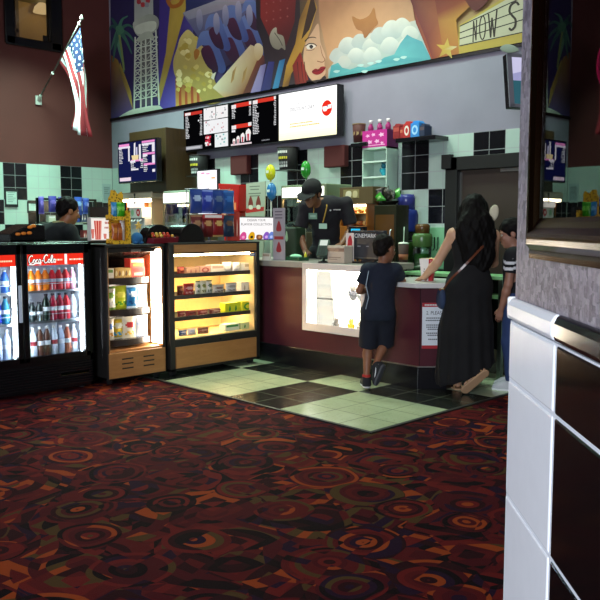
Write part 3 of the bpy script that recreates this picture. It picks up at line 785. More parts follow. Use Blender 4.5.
for k, (xa, xb) in enumerate(doors):
    f = .045
    b = MB(hx('#0b0b0d'))
    b.box(xa, xa + f, -.045, -.003, dz0 - .03, dz1); b.box(xb - f, xb, -.045, -.003, dz0 - .03, dz1)
    b.box(xa, xb, -.045, -.003, dz0 - .03, dz0 + .012); b.box(xa, xb, -.045, -.003, dz1 - .085, dz1)
    d = b.build('door', 'gloss', cool, bevel=.005)
    b = MB(hx('#d92c1c')); zt = dz1 - .085; zb = zt - .092
    b.box(xa + f, xb - f, -.030, -.022, zb, zt)
    yq = -.0306; wd = xb - xa - 2 * f; wht = hx('#f6efe9')
    if k == 1:
        # script lettering drawn as pen strokes
        b2 = MB(wht); ox, oz, s = xa + f + .012, zb + .018, .056
        def pen(mb, pts, r): mb.tube([(ox + p[0] * s, yq - .001, oz + p[1] * s) for p in smoothline(pts, 5)], r, 6)
        for outline, colr, rad in ((True, hx('#14100f'), .0080), (False, wht, .0050)):
            b3 = MB(colr)
            yq = -.0306 if outline else -.0345
            for st in ([(.62, .98), (.5, 1.15), (.2, .95), (.05, .5), (.2, .05), (.5, .1), (.7, .35)],
                       [(.95, .55), (.8, .5), (.72, .25), (.85, .05), (1.02, .25), (.95, .55)],
                       [(1.42, .5), (1.22, .52), (1.12, .2), (1.3, .04), (1.45, .2)],
                       [(1.82, .5), (1.65, .55), (1.52, .25), (1.65, .05), (1.8, .3), (1.84, .5), (1.8, .1), (1.95, .12)],
                       [(.1, -.12), (.6, -.18), (1.2, .0), (1.9, -.12)],
                       [(2.05, .35), (2.25, .37)],
                       [(2.95, 1.05), (2.8, 1.2), (2.5, 1.0), (2.35, .5), (2.5, .05), (2.8, .1), (2.95, .3)],
                       [(3.25, .55), (3.08, .5), (3.0, .25), (3.12, .05), (3.3, .25), (3.25, .55)],
                       [(3.45, .2), (3.7, .9), (3.6, 1.15), (3.48, .8), (3.45, .2), (3.55, .05), (3.7, .15)],
                       [(4.08, .5), (3.9, .55), (3.78, .25), (3.9, .05), (4.06, .3), (4.1, .5), (4.06, .1), (4.2, .15)]):
                pen(b3, st, rad)
            b3.build('lettering', 'sign' if not outline else 'gloss', d)
        b.box(xa + f + wd * .66, xa + f + wd * .70, yq, -.03, zb + .004, zt - .004, wht)
        for x0, n in ((.46, 6), (.75, 9)):
            for j in range(n): b.box(xa + f + wd * x0 + j * .014, xa + f + wd * x0 + j * .014 + .010, -.0306, -.03, zb + .036, zb + .049, hx('#f0d0a8') if j % 3 else wht)
    else:
        b.box(xb - f - wd * .36, xb - f - wd * .31, -.0306, -.03, zb + .004, zt - .004, wht)
        for j in range(8): b.box(xb - f - wd * .27 + j * .014, xb - f - wd * .27 + j * .014 + .010, -.0306, -.03, zb + .036, zb + .049, hx('#f0d0a8'))
    b.build('header_strip', 'sign', d)
    b = MB(); b.box(xa + f, xb - f, -.020, -.014, dz0 + .012, dz1 - .085); b.build('glass', 'glass', d)
    b = MB(hx('#c8d4e4')); b.box(xb - f + .008 if k == 0 else xa + .008, xb - .010 if k == 0 else xa + f - .012, -.062, -.045, .62, .92)
    if k == 0: b.build('handle', 'gloss', d, bevel=.004)
    for xx in (xa + f + .004, xb - f - .016): b = MB((.80, .90, 1.0)); b.box(xx, xx + .012, .004, .016, dz0 + .02, dz1 - .18); b.build('light_strip', 'led', cool)
    for z in shz[:2]:
        b = MB(hx('#aab3bd'))
        for j in range(6): b.box(xa + .05, xb - .05, .06 + j * .085, .066 + j * .085, z - .012, z - .004)
        for j in range(10): x = xa + .06 + j * (xb - xa - .12) / 9; b.cyl((x, .05, z - .006), (x, cdp - .06, z - .006), .0025, n=5)
        b.tube([(xa + .05, .045, z + .055), (xb - .05, .045, z + .055)], .003, 5); b.box(xa + .045, xb - .045, .040, .048, z - .018, z)
        for j in range(5): x = xa + .06 + j * (xb - xa - .12) / 4; b.tube([(x, .045, z - .01), (x, .045, z + .055)], .0025, 5)
        b.build('wire_shelf', 'metal', cool)
def cpos(lx, ly, lz): return (CX - ly, (cy0 + cy1) / 2 + lx, .006 + lz)
O_, O2, R_, R2 = hx('#f0a51e'), hx('#f08018'), hx('#c81e2c'), hx('#9c1430')
D_, G_, B_, W_, Br, Lm = hx('#1c2a2a'), hx('#3a7a4a'), hx('#2f62b8'), hx('#c6d4e8'), hx('#4a2a1e'), hx('#b4cc7a')
P_k, Tq = hx('#d8a0b8'), hx('#3a8cb8')
plan = {(1, 0): [('orange', O_)] * 1 + [('yellow orange', O2)] * 3 + [('red', R_)] * 3 + [('pale pink', P_k)] * 1,
        (1, 1): [('blue', Tq), ('black', D_), ('black', D_), ('dark green', hx('#142a22')), ('dark red', R2), ('dark red', R2), ('red', R_), ('pale', W_)],
        (1, 2): [('lime green', Lm), ('pale', W_), ('brown', Br), ('brown', Br), ('pale', W_), ('pale blue', hx('#a8b8d8')), ('rust red', hx('#a85a44')), ('pale', W_)],
        (0, 0): [('pale blue', W_), ('blue', B_), ('pale blue', W_), ('blue', B_), ('pale blue', W_), ('blue', B_)],
        (0, 1): [('blue', B_), ('pale blue', W_), ('blue', B_), ('deep blue', hx('#2438b0')), ('deep blue', hx('#2438b0')), ('teal', hx('#1f6c8c'))],
        (0, 2): [('pale blue', W_), ('pale blue', W_), ('green blue', hx('#3f9c9c')), ('blue', B_), ('pale blue', W_), ('pale blue', W_)]}
shn = ['top', 'middle', 'bottom']; dn = ['left', 'right']
for (k, r_), seq in plan.items():
    xa, xb = doors[k]
    if k == 0: xa = xb - .52
    n = len(seq); names = {}
    for i, (nm, c) in enumerate(seq):
        x = xa + .080 + i * (xb - xa - .16) / (n - 1)
        z = shz[r_] if r_ < 2 else .308
        hgt = (.185, .225, .245)[r_] if c is not D_ else .16
        key = (nm, round(hgt, 3), r_)
        lab = W_ if r_ == 0 else (hx('#8c1424') if c == W_ and r_ == 2 else hx('#d0d8e4'))
        ordn = ORD[i]
        bottle(key, (.034, hgt, c, hx('#e8e8e8') if r_ != 1 else hx('#22262e'), lab), cpos(x, .105, z - .0035 if r_ < 2 else z),
               f'{nm} bottle, {ordn} from left on the {shn[r_]} shelf behind the {dn[k]} cooler door', f'bottles on the {shn[r_]} shelf of the {dn[k]} cooler door')

# ================================================================== curved snack merchandiser (middle)
ay0, ay1 = 3.475, 4.085; aw = ay1 - ay0; ah = 1.232; AX = -5.96; ad = .60
snack = thing('snack_merchandiser', 'narrow open fronted snack case with maple panels between cooler and wide candy case', 'display case', (AX, (ay0 + ay1) / 2, .006), PI / 2)
hw = aw / 2
b = MB(hx('#161413')); b.box(-hw, -hw + .022, 0, ad, .05, ah); b.box(hw - .022, hw, 0, ad, .05, ah); b.box(-hw, hw, -.004, ad, ah - .025, ah); b.box(-hw, hw, ad - .02, ad, .05, ah); b.box(-hw, hw, .02, ad, .05, .07)
b.build('cabinet', 'matte', snack, bevel=.004)
b = MB(); b.box(-hw + .022, hw - .022, .02, ad - .02, .285, .303); b.build('floor_board', 'maple', snack)
for xa_, xb_ in ((hw - .034, hw - .0222), (-hw + .0222, -hw + .034)): b = MB(); b.box(xa_, xb_, .01, ad - .02, .303, ah - .025); b.build('side_lining', 'maple', snack)
b = MB(); b.box(-hw + .012, hw - .012, -.006, .012, .062, .285)
pn = b.build('front_panel', 'maple', snack, bevel=.003)
for x0 in (-.165, .055):
    for k in range(3): b = MB(hx('#1a120c')); b.box(x0, x0 + .115, -.0068, -.0055, .135 + k * .042, .147 + k * .042); b.build('vent_slot', 'matte', pn)
b = MB(hx('#2a2320'))
prof = [(ad - .03, .31), (ad - .05, .6), (ad - .10, .9), (ad - .2, 1.1), (.10, 1.19), (.06, 1.20), (.06, 1.185), (ad - .22, 1.085), (ad - .12, .89), (ad - .07, .6), (ad - .05, .31)]
for (x0, x1) in ((-hw + .036, hw - .036),):
    A = [b.vert((x0, p[0], p[1])) for p in prof]; B = [b.vert((x1, p[0], p[1])) for p in prof]; n = len(prof)
    for k in range(n): b.face((A[k], A[(k + 1) % n], B[(k + 1) % n], B[k]))
    b.face(A[::-1]); b.face(B)
b.build('curved_back', 'gloss', snack)
b = MB(hx('#26221f')); b.box(-hw + .03, hw - .10, -.002, .05, 1.165, 1.2); b.box(-.05, .05, -.006, 0, 1.168, 1.188, hx('#6a655f')); b.build('night_cover', 'gloss', snack, bevel=.004)
b = MB((1.0, .86, .66)); b.box(hw - .040, hw - .0345, .012, .17, .32, 1.185); b.build('light_strip', 'led', snack)
b = MB(hx('#d8b48a')); b.tube([(hw - .07, .004, .31), (hw - .07, .004, 1.14), (hw - .09, .004, 1.18), (-hw + .05, .004, 1.19)], .005, 6); b.build('seal', 'gloss', snack)
asz = [.935, .655, .385]
for z in asz:
    b = MB(hx('#3a3330')); pts = []
    N = 14
    for i in range(N + 1):
        u = i / N; x = -hw + .036 + u * (aw - .135); y = .115 - .055 * math.sin(PI * u)
        pts.append((x, y))
    for i in range(N):
        (x0, y0), (x1, y1) = pts[i], pts[i + 1]
        b.quad((x0, y0, z - .055), (x1, y1, z - .055), (x1, y1, z), (x0, y0, z)); b.quad((x0, y0, z), (x1, y1, z), (x1, ad - .06, z), (x0, ad - .06, z)); b.quad((x0, ad - .06, z - .012), (x1, ad - .06, z - .012), (x1, y1, z - .055), (x0, y0, z - .055))
    (x0, y0), (x1, y1) = pts[0], pts[-1]
    b.quad((x0, y0, z - .055), (x0, y0, z), (x0, ad - .06, z), (x0, ad - .06, z - .012)); b.quad((x1, y1, z), (x1, y1, z - .055), (x1, ad - .06, z - .012), (x1, ad - .06, z))
    b.build('curved_shelf', 'gloss', snack)
for x in (-hw + .06, hw - .06):
    for y in (.08, ad - .08):
        b = MB(hx('#101010')); b.cyl((x - .014, y, .03), (x + .014, y, .03), .03, n=14); b.box(x - .018, x + .018, y - .014, y + .014, .03, .056); b.build('caster', 'rubber', snack)
def apos(lx, ly, lz): return (AX - ly, (ay0 + ay1) / 2 + lx * 1.13, .006 + lz)
def put(mb, name, mat, loc, label, cat, group=None, smooth=False, bevel=.0, rotz=PI / 2):
    return tag(mb.build(name, mat, None, smooth, bevel, loc, rotz), label, cat, group)
gA = 'snacks in the narrow case'
put(carton(.115, .085, .1, hx('#e4e2d8'), hx('#6a9a4a')), 'snack_box', 'paper', apos(-.17, .2, .935), 'white and green snack box at the top shelf\'s left end in the narrow case', 'box', gA, bevel=.002)
put(carton(.17, .085, .1, hx('#b08a3c'), hx('#6a4a20'), hx('#d8c890'), 1), 'snack_box', 'paper', apos(-.036, .2, .935), 'mustard yellow snack box in the middle of the top shelf in the narrow case', 'box', gA, bevel=.002)
put(carton(.145, .085, .1, hx('#b83c34'), hx('#8c2420'), hx('#e0a090')), 'snack_box', 'paper', apos(.115, .22, .935), 'lower red snack box stacked at the right of the top shelf in the narrow case', 'box', gA, bevel=.002)
put(carton(.15, .08, .1, hx('#e8402c'), hx('#f0c0a0'), hx('#f0842c')), 'snack_box', 'paper', apos(.107, .22, .935 + .0853), 'upper bright red snack box of the stack on the top shelf in the narrow case', 'box', gA, bevel=.002)
for i, (x, w, cc, nm) in enumerate(((-.175, .115, ('#e8ecdf', '#7cb04a', '#e0e8f0'), 'white and green'), (-.065, .135, ('#c8d028', '#f0e860', '#4a9a28'), 'yellow and green'), (.035, .10, ('#1e7cb8', '#cfe6f2', '#18508c'), 'blue'), (.125, .12, ('#eef0f4', '#c8d8f0', '#f2f2f2'), 'white'))):
    put(chip_bag(w * 1.15, .205, .06, hx(cc[0]), hx(cc[1]), hx(cc[2]), i + 1), 'snack_bag', 'foil', apos(x, .14 + .02 * (i % 2), .655), f'{nm} snack bag on the middle shelf of the narrow case', 'snack bag', gA, True)
for i, (x, w, cc, nm) in enumerate(((-.185, .10, ('#e8e4d8', '#2f62b8', '#d8a030'), 'cream and blue'), (-.095, .12, ('#e8c83a', '#f4f0d8', '#3aa0d8'), 'yellow'), (.0, .12, ('#e6dcc0', '#c83a3a', '#e0b02a'), 'cream and red'), (.12, .13, ('#e8ecf4', '#bcd0f0', '#f2f4f8'), 'white and pale blue'))):
    put(chip_bag(w * 1.15, .195, .06, hx(cc[0]), hx(cc[1]), hx(cc[2]), i + 6), 'snack_bag', 'foil', apos(x, .14 + .02 * (i % 2), .385), f'{nm} snack bag on the lowest shelf of the narrow case', 'snack bag', gA, True)

# ================================================================== wide candy case (right)
by0, by1 = 4.105, 5.20; bw = by1 - by0; bh = 1.24; BX = -5.92; bd = .60
candy = thing('candy_case', 'wide lit candy case with maple front and four shelves beside the counter', 'display case', (BX, (by0 + by1) / 2, .006), PI / 2)
hw = bw / 2
b = MB(hx('#171513')); b.box(-hw, -hw + .055, 0, bd, .05, bh); b.box(hw - .045, hw, 0, bd, .05, bh); b.box(-hw, hw, -.004, bd, bh - .018, bh); b.box(-hw, hw, bd - .02, bd, .05, bh); b.box(-hw, hw, 0, bd, .05, .075)
b.box(-hw + .055, hw - .045, -.002, .03, .275, .345); b.box(-hw + .055, hw - .045, -.002, .03, 1.135, 1.15)
b.build('cabinet', 'matte', candy, bevel=.004)
b = MB(); b.box(-hw + .06, hw - .05, -.006, .02, .075, .275); b.build('front_panel', 'maple', candy, bevel=.003)
b = MB(); b.box(-hw + .055, hw - .045, -.006, .02, 1.15, 1.222); b.build('header_panel', 'maple', candy, bevel=.003)
b = MB(hx('#f0c884')); b.box(-hw + .056, hw - .046, bd - .03, bd - .021, .33, 1.135); b.box(hw - .054, hw - .0455, .03, bd - .03, .33, 1.135); b.box(-hw + .0552, -hw + .064, .03, bd - .03, .33, 1.135)
b.box(-hw + .056, hw - .046, .03, bd - .03, .335, .352)
b.build('lining', 'matte', candy)
csz = [.937, .733, .53, .352]
for z in csz[:3]:
    b = MB(hx('#2a2622')); b.box(-hw + .056, hw - .046, .10, bd - .03, z - .012, z); b.box(-hw + .056, hw - .046, .085, .10, z - .026, z + .012)
    sh = b.build('shelf', 'matte', candy, bevel=.002)
    b = MB((1.0, .72, .34)); b.box(-hw + .08, hw - .08, .26, .275, z - .021, z - .0125); b.build('light_strip', glow('shelf_lamp', 120.0) if 'shl' not in M else M['shl'], sh)
    M['shl'] = bpy.data.materials['shelf_lamp']
b = MB((1.0, .80, .50)); b.box(-hw + .07, hw - .10, .035, .055, 1.115, 1.134); b.build('light_strip', 'tube', candy)
b = MB(hx('#3a50a0')); b.box(hw - .13, hw - .06, .0, .002, 1.095, 1.125); b.quad((hw - .12, -.0004, 1.102), (hw - .07, -.0004, 1.102), (hw - .07, -.0004, 1.118), (hw - .12, -.0004, 1.118), WHITE); b.build('sticker', 'paper', candy)
b = MB(hx('#c8c4b8')); b.cyl((.03, -.004, .305), (.03, -.012, .305), .008, n=10); b.build('lock', 'chrome', candy)
for x in (-hw + .07, hw - .07):
    for y in (.08, bd - .08):
        b = MB(hx('#101010')); b.cyl((x - .02, y, .035), (x + .02, y, .035), .035, n=16); b.box(x - .025, x + .025, y - .016, y + .016, .03, .056); b.build('caster', 'rubber', candy)
def bpos(lx, ly, lz): return (BX - ly, (by0 + by1) / 2 + lx, .006 + lz)
def lxp(px, py=290): return gx(px, py, BX - .15).y - (by0 + by1) / 2
rows_ = [
 [(177, 184, .075, 'b', '#8c2a24', '#c06a4a', 'dark red candy bag'), (184, 197, .065, 'c', '#c89a78', '#a86a5a', 'tan candy carton'), (197, 208, .07, 'c', '#d4a08a', '#b05a4a', 'pink candy carton'), (208, 222, .08, 'c', '#e6dccb', '#c8a890', 'cream candy carton'), (222, 232, .10, 'b', '#f0ece4', '#e8e0d4', 'tall white candy bag'), (232, 240, .095, 'b', '#f2eee6', '#d8d4cc', 'white candy bag'), (241, 251, .085, 'c', '#e8e0cc', '#b8a888', 'pale candy carton')],
 [(177, 183, .10, 'b', '#7a3a30', '#a85a48', 'brown candy bag'), (183, 194, .115, 'b', '#b02c28', '#e0a8a0', 'bright red candy bag'), (195, 200, .135, 'b', '#d8dccc', '#5a7a4a', 'white and green striped candy bag'), (200, 206, .135, 'b', '#e0dfc0', '#8a8a3a', 'white and olive striped candy bag'), (206, 212, .135, 'b', '#dcdccc', '#6a7a5a', 'white and grey striped candy bag'), (212, 224, .085, 'b', '#d8cfc0', '#8c6a5a', 'beige candy bag'), (225, 237, .095, 'b', '#e8e2d4', '#b0a898', 'cream candy bag'), (238, 250, .095, 'c', '#e4dccc', '#a89c88', 'cream candy carton')],
 [(177, 185, .06, 'b', '#8c3030', '#c07a70', 'dark red candy pouch'), (185, 197, .055, 'b', '#a03834', '#5a1c1c', 'red candy pouch'), (197, 208, .055, 'b', '#983430', '#d08a80', 'rust red candy pouch'), (209, 221, .05, 'b', '#8c3a30', '#c8a090', 'maroon candy pouch'), (222, 238, .10, 'c', '#d8d81c', '#3a8a2a', 'lime yellow candy carton'), (239, 251, .10, 'c', '#dcd820', '#4a9a30', 'yellow candy carton')],
 [(178, 187, .055, 'b', '#3a64b0', '#d0d8e8', 'blue candy pouch'), (187, 196, .06, 'b', '#e8e8e8', '#b8c4d8', 'white candy pouch'), (197, 209, .055, 'b', '#9a5a44', '#d0a890', 'brown candy pouch'), (222, 237, .065, 'c', '#d8e0c8', '#3a8a3a', 'white and green candy carton'), (238, 251, .065, 'c', '#c8d49a', '#3f8a3a', 'pale green candy carton')]]
rn = ['top', 'second', 'third', 'bottom']
for r_, row in enumerate(rows_):
    pys = (268, 288, 312, 333)[r_]
    for i, (pa, pb, h, kd, c0, c1, nm) in enumerate(row):
        xa, xb = lxp(pa, pys), lxp(pb, pys); w = (xb - xa) * .94; x = (xa + xb) / 2
        loc = bpos(x, .15, csz[r_]); lab = f'{nm} on the {rn[r_]} shelf of the wide candy case'
        if kd == 'c': put(carton(w, h, .09, hx(c0), hx(c1), hx(c0), i % 3), 'candy_box', 'paper', loc, lab, 'candy box', 'candy in the wide case', bevel=.002)
        else: put(chip_bag(w, h, .05, hx(c0), hx(c1), hx(c1), i + 3 * r_), 'candy_bag', 'foil', loc, lab, 'candy bag', 'candy in the wide case', True)

# ================================================================== service counter with lit toy case and low ledge
YF = 5.32
cnt = thing('service_counter', 'burgundy fronted service counter with stone edge and black kick board', 'counter', (-5.4, YF, .006), 0)
ox, oy = -5.4, YF
def L(x, y): return (x - ox, y - oy)
xl, xd0, xd1, xr = -6.55, -5.40, -4.60, -4.02
pts = [(xl, YF), (xd1 + .05, YF), (xd1 + .05, YF + .62), (xl, YF + .62)]
def slab(mb, P, z0, z1, col=None):
    A = [mb.vert((*L(*p), z0)) for p in P]; B = [mb.vert((*L(*p), z1)) for p in P]; n = len(P)
    mb.face(A[::-1], col); mb.face(B, col)
    for k in range(n): mb.face((A[k], A[(k + 1) % n], B[(k + 1) % n], B[k]), col)
lowP = [(xd1 + .05, YF), (xr, YF), (-3.84, YF + .18), (-3.84, YF + .60), (xd1 + .05, YF + .62)]
def inset(P, d):
    return [(p[0], p[1] + d) if p[1] < YF + .01 else ((p[0] - d, p[1] + d * .4) if p[0] > -3.95 else p) for p in P]
b = MB(); slab(b, [(xl, YF + .03), (xd0, YF + .03), (xd0, YF + .6), (xl, YF + .6)], .19, .985)
slab(b, [(xd0, YF + .03), (xd1 + .05, YF + .03), (xd1 + .05, YF + .6), (xd0, YF + .6)], .19, .375)
slab(b, inset(lowP, .03), .19, .87)
def laminate():
    t = NT('burgundy_laminate'); f = t.noise(2.5, 3); f2 = t.noise(40, 2)
    t.bsdf(t.mix(f, hx('#3f1a26'), hx('#57232c')), .32, 0, t.bump(f2, .05, .003)); return t.m
b.build('front_panel', laminate(), cnt)
b = MB(hx('#131216')); slab(b, [(xl, YF + .005), (xd1 + .05, YF + .005), (xd1 + .05, YF + .6), (xl, YF + .6)], 0, .19); slab(b, inset(lowP, .005), 0, .188); b.build('kick_board', 'gloss', cnt, bevel=.003)
b = MB(hx('#b9b7b0')); slab(b, [(p[0], p[1] - .004 if p[1] < YF + .3 else p[1] - .02) for p in inset(lowP, .004)], .189, .196); b.build('metal_strip', 'metal', cnt)
stone = wallpaint('speckled_stone', hx('#9a948c'), 60, .3)
b = MB(); slab(b, [(xl, YF - .01), (xd1 + .04, YF - .01), (xd1 + .04, YF + .64), (xl, YF + .64)], .987, 1.045); b.build('countertop', stone, cnt, bevel=.006)
b = MB(hx('#d6d2cf')); slab(b, [(xd1 + .052, YF - .06), (xr + .02, YF - .06), (-3.79, YF + .155), (-3.79, YF + .60), (xd1 + .052, YF + .62)], .872, .915); b.build('low_ledge', 'gloss', cnt, bevel=.006)
# seam between panels
b = MB(hx('#241018')); b.box(*[q for q in (xr - ox - .003, xr - ox + .003)], .026, .0305, .2, .87); b.build('panel_joint', 'matte', cnt)

# lit toy case let into the counter
z0, z1 = .385, 1.040
lit = thing('lit_toy_case', 'brightly lit white framed glass toy case in the counter front', 'display case', ((xd0 + xd1) / 2, YF, .006), 0)
hw = (xd1 - xd0) / 2; f = .05
b = MB(hx('#efe0d6'))  # frame colour lightened to stand in for the glow on it
fy = -.030
b.box(-hw, -hw + f, fy, -.011, z0 + .0752, z1 - .0602); b.box(hw - f, hw, fy, -.011, z0 + .0752, z1 - .0602); b.box(-hw, hw, fy, -.011, z0, z0 + .075); b.box(-hw, hw, fy, -.011, z1 - .06, z1)
b.build('frame', 'gloss', lit, bevel=.004)
b = MB((1.0, .93, .80)); b.box(-hw + .012, hw - .012, .165, .175, z0 + .02, .98); b.build('lit_back_panel', glow('backlit_panel', 6.5), lit)
b = MB(hx('#f4f0e8')); b.box(-hw + .004, hw - .004, .176, .18, z0, .986); b.box(-hw + .004, -hw + .012, -.01, .17, z0, .986); b.box(hw - .012, hw - .004, -.01, .17, z0, .986); b.box(-hw + .004, hw - .004, -.01, .17, z0, z0 + .02); b.box(-hw + .004, hw - .004, -.01, .17, .978, .986)
b.build('lining', 'matte', lit)
b = MB(); b.box(-hw + f, hw - f, -.022, -.017, z0 + .075, z1 - .06); b.build('glass', 'glass', lit)
b = MB((1.0, .93, .82)); b.box(-hw + .06, hw - .06, .03, .05, .960, .977); b.box(-hw + .0125, -hw + .02, .03, .15, z0 + .05, z1 - .05)
b.build('lamp', glow('toy_case_lamp', 60.0), lit)
b = MB(hx('#e8eee8'))
b.box(-hw + .02, hw - .02, .06, .16, z0 + .305, z0 + .312); b.build('shelf', 'plastic', lit)
def lpos(x, y, z): return ((xd0 + xd1) / 2 + x, YF + y, .006 + z)
toys = [(-.05, .62 * .6 + .02, 'grey'), (.10, .0, '')]
zz = z0 + .02
def toy(c0, c1, s):
    b = MB(c0); b.ell((0, 0, .035 * s), (.03 * s, .025 * s, .035 * s)); b.ell((0, -.004, .085 * s), (.024 * s, .022 * s, .024 * s), col=c1)
    b.ell((-.018 * s, 0, .108 * s), (.008 * s, .006 * s, .012 * s), 8, 6, c1); b.ell((.018 * s, 0, .108 * s), (.008 * s, .006 * s, .012 * s), 8, 6, c1)
    b.ell((-.032 * s, -.006, .05 * s), (.010 * s, .010 * s, .02 * s), 8, 6); b.ell((.032 * s, -.006, .05 * s), (.010 * s, .010 * s, .02 * s), 8, 6)
    return b
put(toy(hx('#c8c4c0'), hx('#a8a09c'), 1.0), 'toy_figure', 'cloth', lpos(-.06, .1, zz), 'small grey toy at the bottom middle of the lit counter case', 'toy', None, True, rotz=0)
put(toy(hx('#e0c028'), hx('#e8d060'), 1.1), 'toy_figure', 'cloth', lpos(.13, .1, zz), 'small yellow toy at the bottom right of the lit counter case', 'toy', None, True, rotz=0)
put(toy(hx('#b8b4ac'), hx('#d8c8a0'), .9), 'toy_figure', 'cloth', lpos(.22, .12, zz), 'small beige toy beside the yellow one in the lit counter case', 'toy', None, True, rotz=0)
put(toy(hx('#8a8a94'), hx('#b8b0a8'), 1.4), 'toy_figure', 'cloth', lpos(.14, .11, z0 + .3125), 'grey toy on the glass shelf of the lit counter case', 'toy', None, True, rotz=0)
put(toy(hx('#cfcfd4'), hx('#bdb4a4'), 1.3), 'toy_figure', 'cloth', lpos(.24, .11, z0 + .3125), 'pale toy beside the grey one on the glass shelf of the lit case', 'toy', None, True, rotz=0)

# notice on the low counter panel
q0, q1 = gy(420.3, 307, YF + .03), gy(420.3, 347, YF + .03)
fd = Vector((.22, .22, 0)).normalized()
nb = MB(hx('#d9dde4'))
nx0 = (-4.17 + .03, YF + .045)
nt = thing('counter_notice', 'white notice with red bands and black lettering on the low counter front', 'notice', (-4.008, YF + .030 + .011, .006), math.radians(47))
w, za, zb = .20, q1.z - .02, q0.z + .03
b = MB(hx('#dfe3ea')); b.box(0, w, -.004, -.0005, za, zb)
b.box(0, w, -.0048, -.004, zb - .035, zb, hx('#b02430')); b.box(0, w, -.0048, -.004, za, za + .028, hx('#b02430'))
b.text('2. PLEASE', (.035, -.0045, zb - .10), (1, 0, 0), (0, 0, 1), .030, .15, hx('#1c2026'))
for i, (y, n) in enumerate(((.135, 8), (.155, 9), (.195, 8), (.213, 8), (.231, 6), (.265, 8), (.283, 6), (.318, 5))):
    for j in range(n):
        if zb - y > za + .03: b.box(.03 + (9 - n) * .006 + j * .016, .03 + (9 - n) * .006 + j * .016 + .012, -.0046, -.004, zb - y, zb - y + .009, hx('#2a2e36'))
for j in range(11): b.box(.02 + j * .014, .02 + j * .014 + .01, -.0052, -.0048, zb - .024, zb - .012, WHITE)
b.build('sheet', 'paper', nt)
# ================================================================== things on the coolers and cases
TX = -6.2
def top(pa, pb, py, X=TX, z=1.2525):
    """centre y, width and height of a thing standing on the case tops, from where the photograph shows it"""
    m = gx((pa + pb) / 2, 235, X); return (gx(pa, 235, X).y + gx(pb, 235, X).y) / 2, abs(gx(pb, 235, X).y - gx(pa, 235, X).y), gx((pa + pb) / 2, py, X).z - z
CT, AT, BT = 1.2685, 1.2385, 1.2465
# small warmer on the cooler
y, w, h = top(2, 37, 224, -6.35, CT)
t = thing('countertop_warmer', 'low black roller warmer with modelled orange glints on top of the drinks cooler', 'food warmer', (-6.35, y, CT), PI / 2)
b = MB(hx('#141211')); b.prism([(-w / 2, 0), (w / 2, 0), (w / 2, h * .95), (w * .1, h), (-w / 2, h * .45)], -.15, .15); b.build('housing', 'gloss', t, bevel=.006)
b = MB(hx('#0e0d0d')); b.box(-w * .52, w * .52, -.17, -.15, 0, .02); b.build('tray_lip', 'metal', t)
for i, (u, v) in enumerate(((-.28, .42), (-.12, .46), (.04, .48), (.06, .80), (.16, .88))):  # small solid pieces stand in for orange lamp reflections
    p = Vector((-6.35, y, CT)); x_, z_ = u * w, v * h
    b = MB(hx('#e8842c')); b.tube([(-.02, 0, 0), (-.014, 0, .002), (0, 0, .003), (.014, 0, .002), (.02, 0, 0)], [.006, .012, .014, .012, .006], 10)
    tag(b.build('glint', 'gloss', None, True, loc=(-6.35 + .155, y + x_, CT + z_ + .0), rotz=PI / 2), f'orange sausage modelled on the black warmer, {ORD[i]} from the left', 'glint', 'glints on the warmer')
# lit popcorn cup sign
y, w, h = top(89, 112, 217.5, -6.3, CT)
t = thing('lit_cup_sign', 'small white lit sign showing a red striped cup beside the yellow candy stand', 'sign', (-6.3, y, CT), PI / 2)
b = MB(hx('#ded8d0')); b.box(-w / 2, w / 2, -.03, .03, 0, h); b.build('housing', 'gloss', t, bevel=.004)
b = MB((.93, .86, .80)); yq = -.0305; b.quad((-w * .47, yq, .008), (w * .47, yq, .008), (w * .47, yq, h - .008), (-w * .47, yq, h - .008))
def cup(mb, cx, z0, z1, w0, w1, c, yq):
    n = 6
    for k in range(n):
        a, c_ = k / n, (k + 1) / n
        mb.quad((cx - w0 + 2 * w0 * a, yq, z0), (cx - w0 + 2 * w0 * c_, yq, z0), (cx - w1 + 2 * w1 * c_, yq, z1), (cx - w1 + 2 * w1 * a, yq, z1), c if k % 2 == 0 else hx('#e8a090'))
cup(b, -w * .18, h * .05, h * .86, w * .12, w * .17, hx('#c02820'), yq - .0006); cup(b, -w * .41, h * .1, h * .5, w * .04, w * .07, hx('#c02820'), yq - .0006); cup(b, w * .12, h * .08, h * .3, w * .05, w * .07, hx('#c03a30'), yq - .0006)
for j in range(5): b.quad((w * (.12 + .06 * j), yq - .0006, h * .72), (w * (.16 + .06 * j), yq - .0006, h * .72), (w * (.16 + .06 * j), yq - .0006, h * .82), (w * (.12 + .06 * j), yq - .0006, h * .82), hx('#a83028'))
for j in range(4): b.quad((w * (.1 + .06 * j), yq - .0006, h * .52), (w * (.14 + .06 * j), yq - .0006, h * .52), (w * (.14 + .06 * j), yq - .0006, h * .6), (w * (.1 + .06 * j), yq - .0006, h * .6), hx('#a83028'))
b.build('panel', 'screen', t)
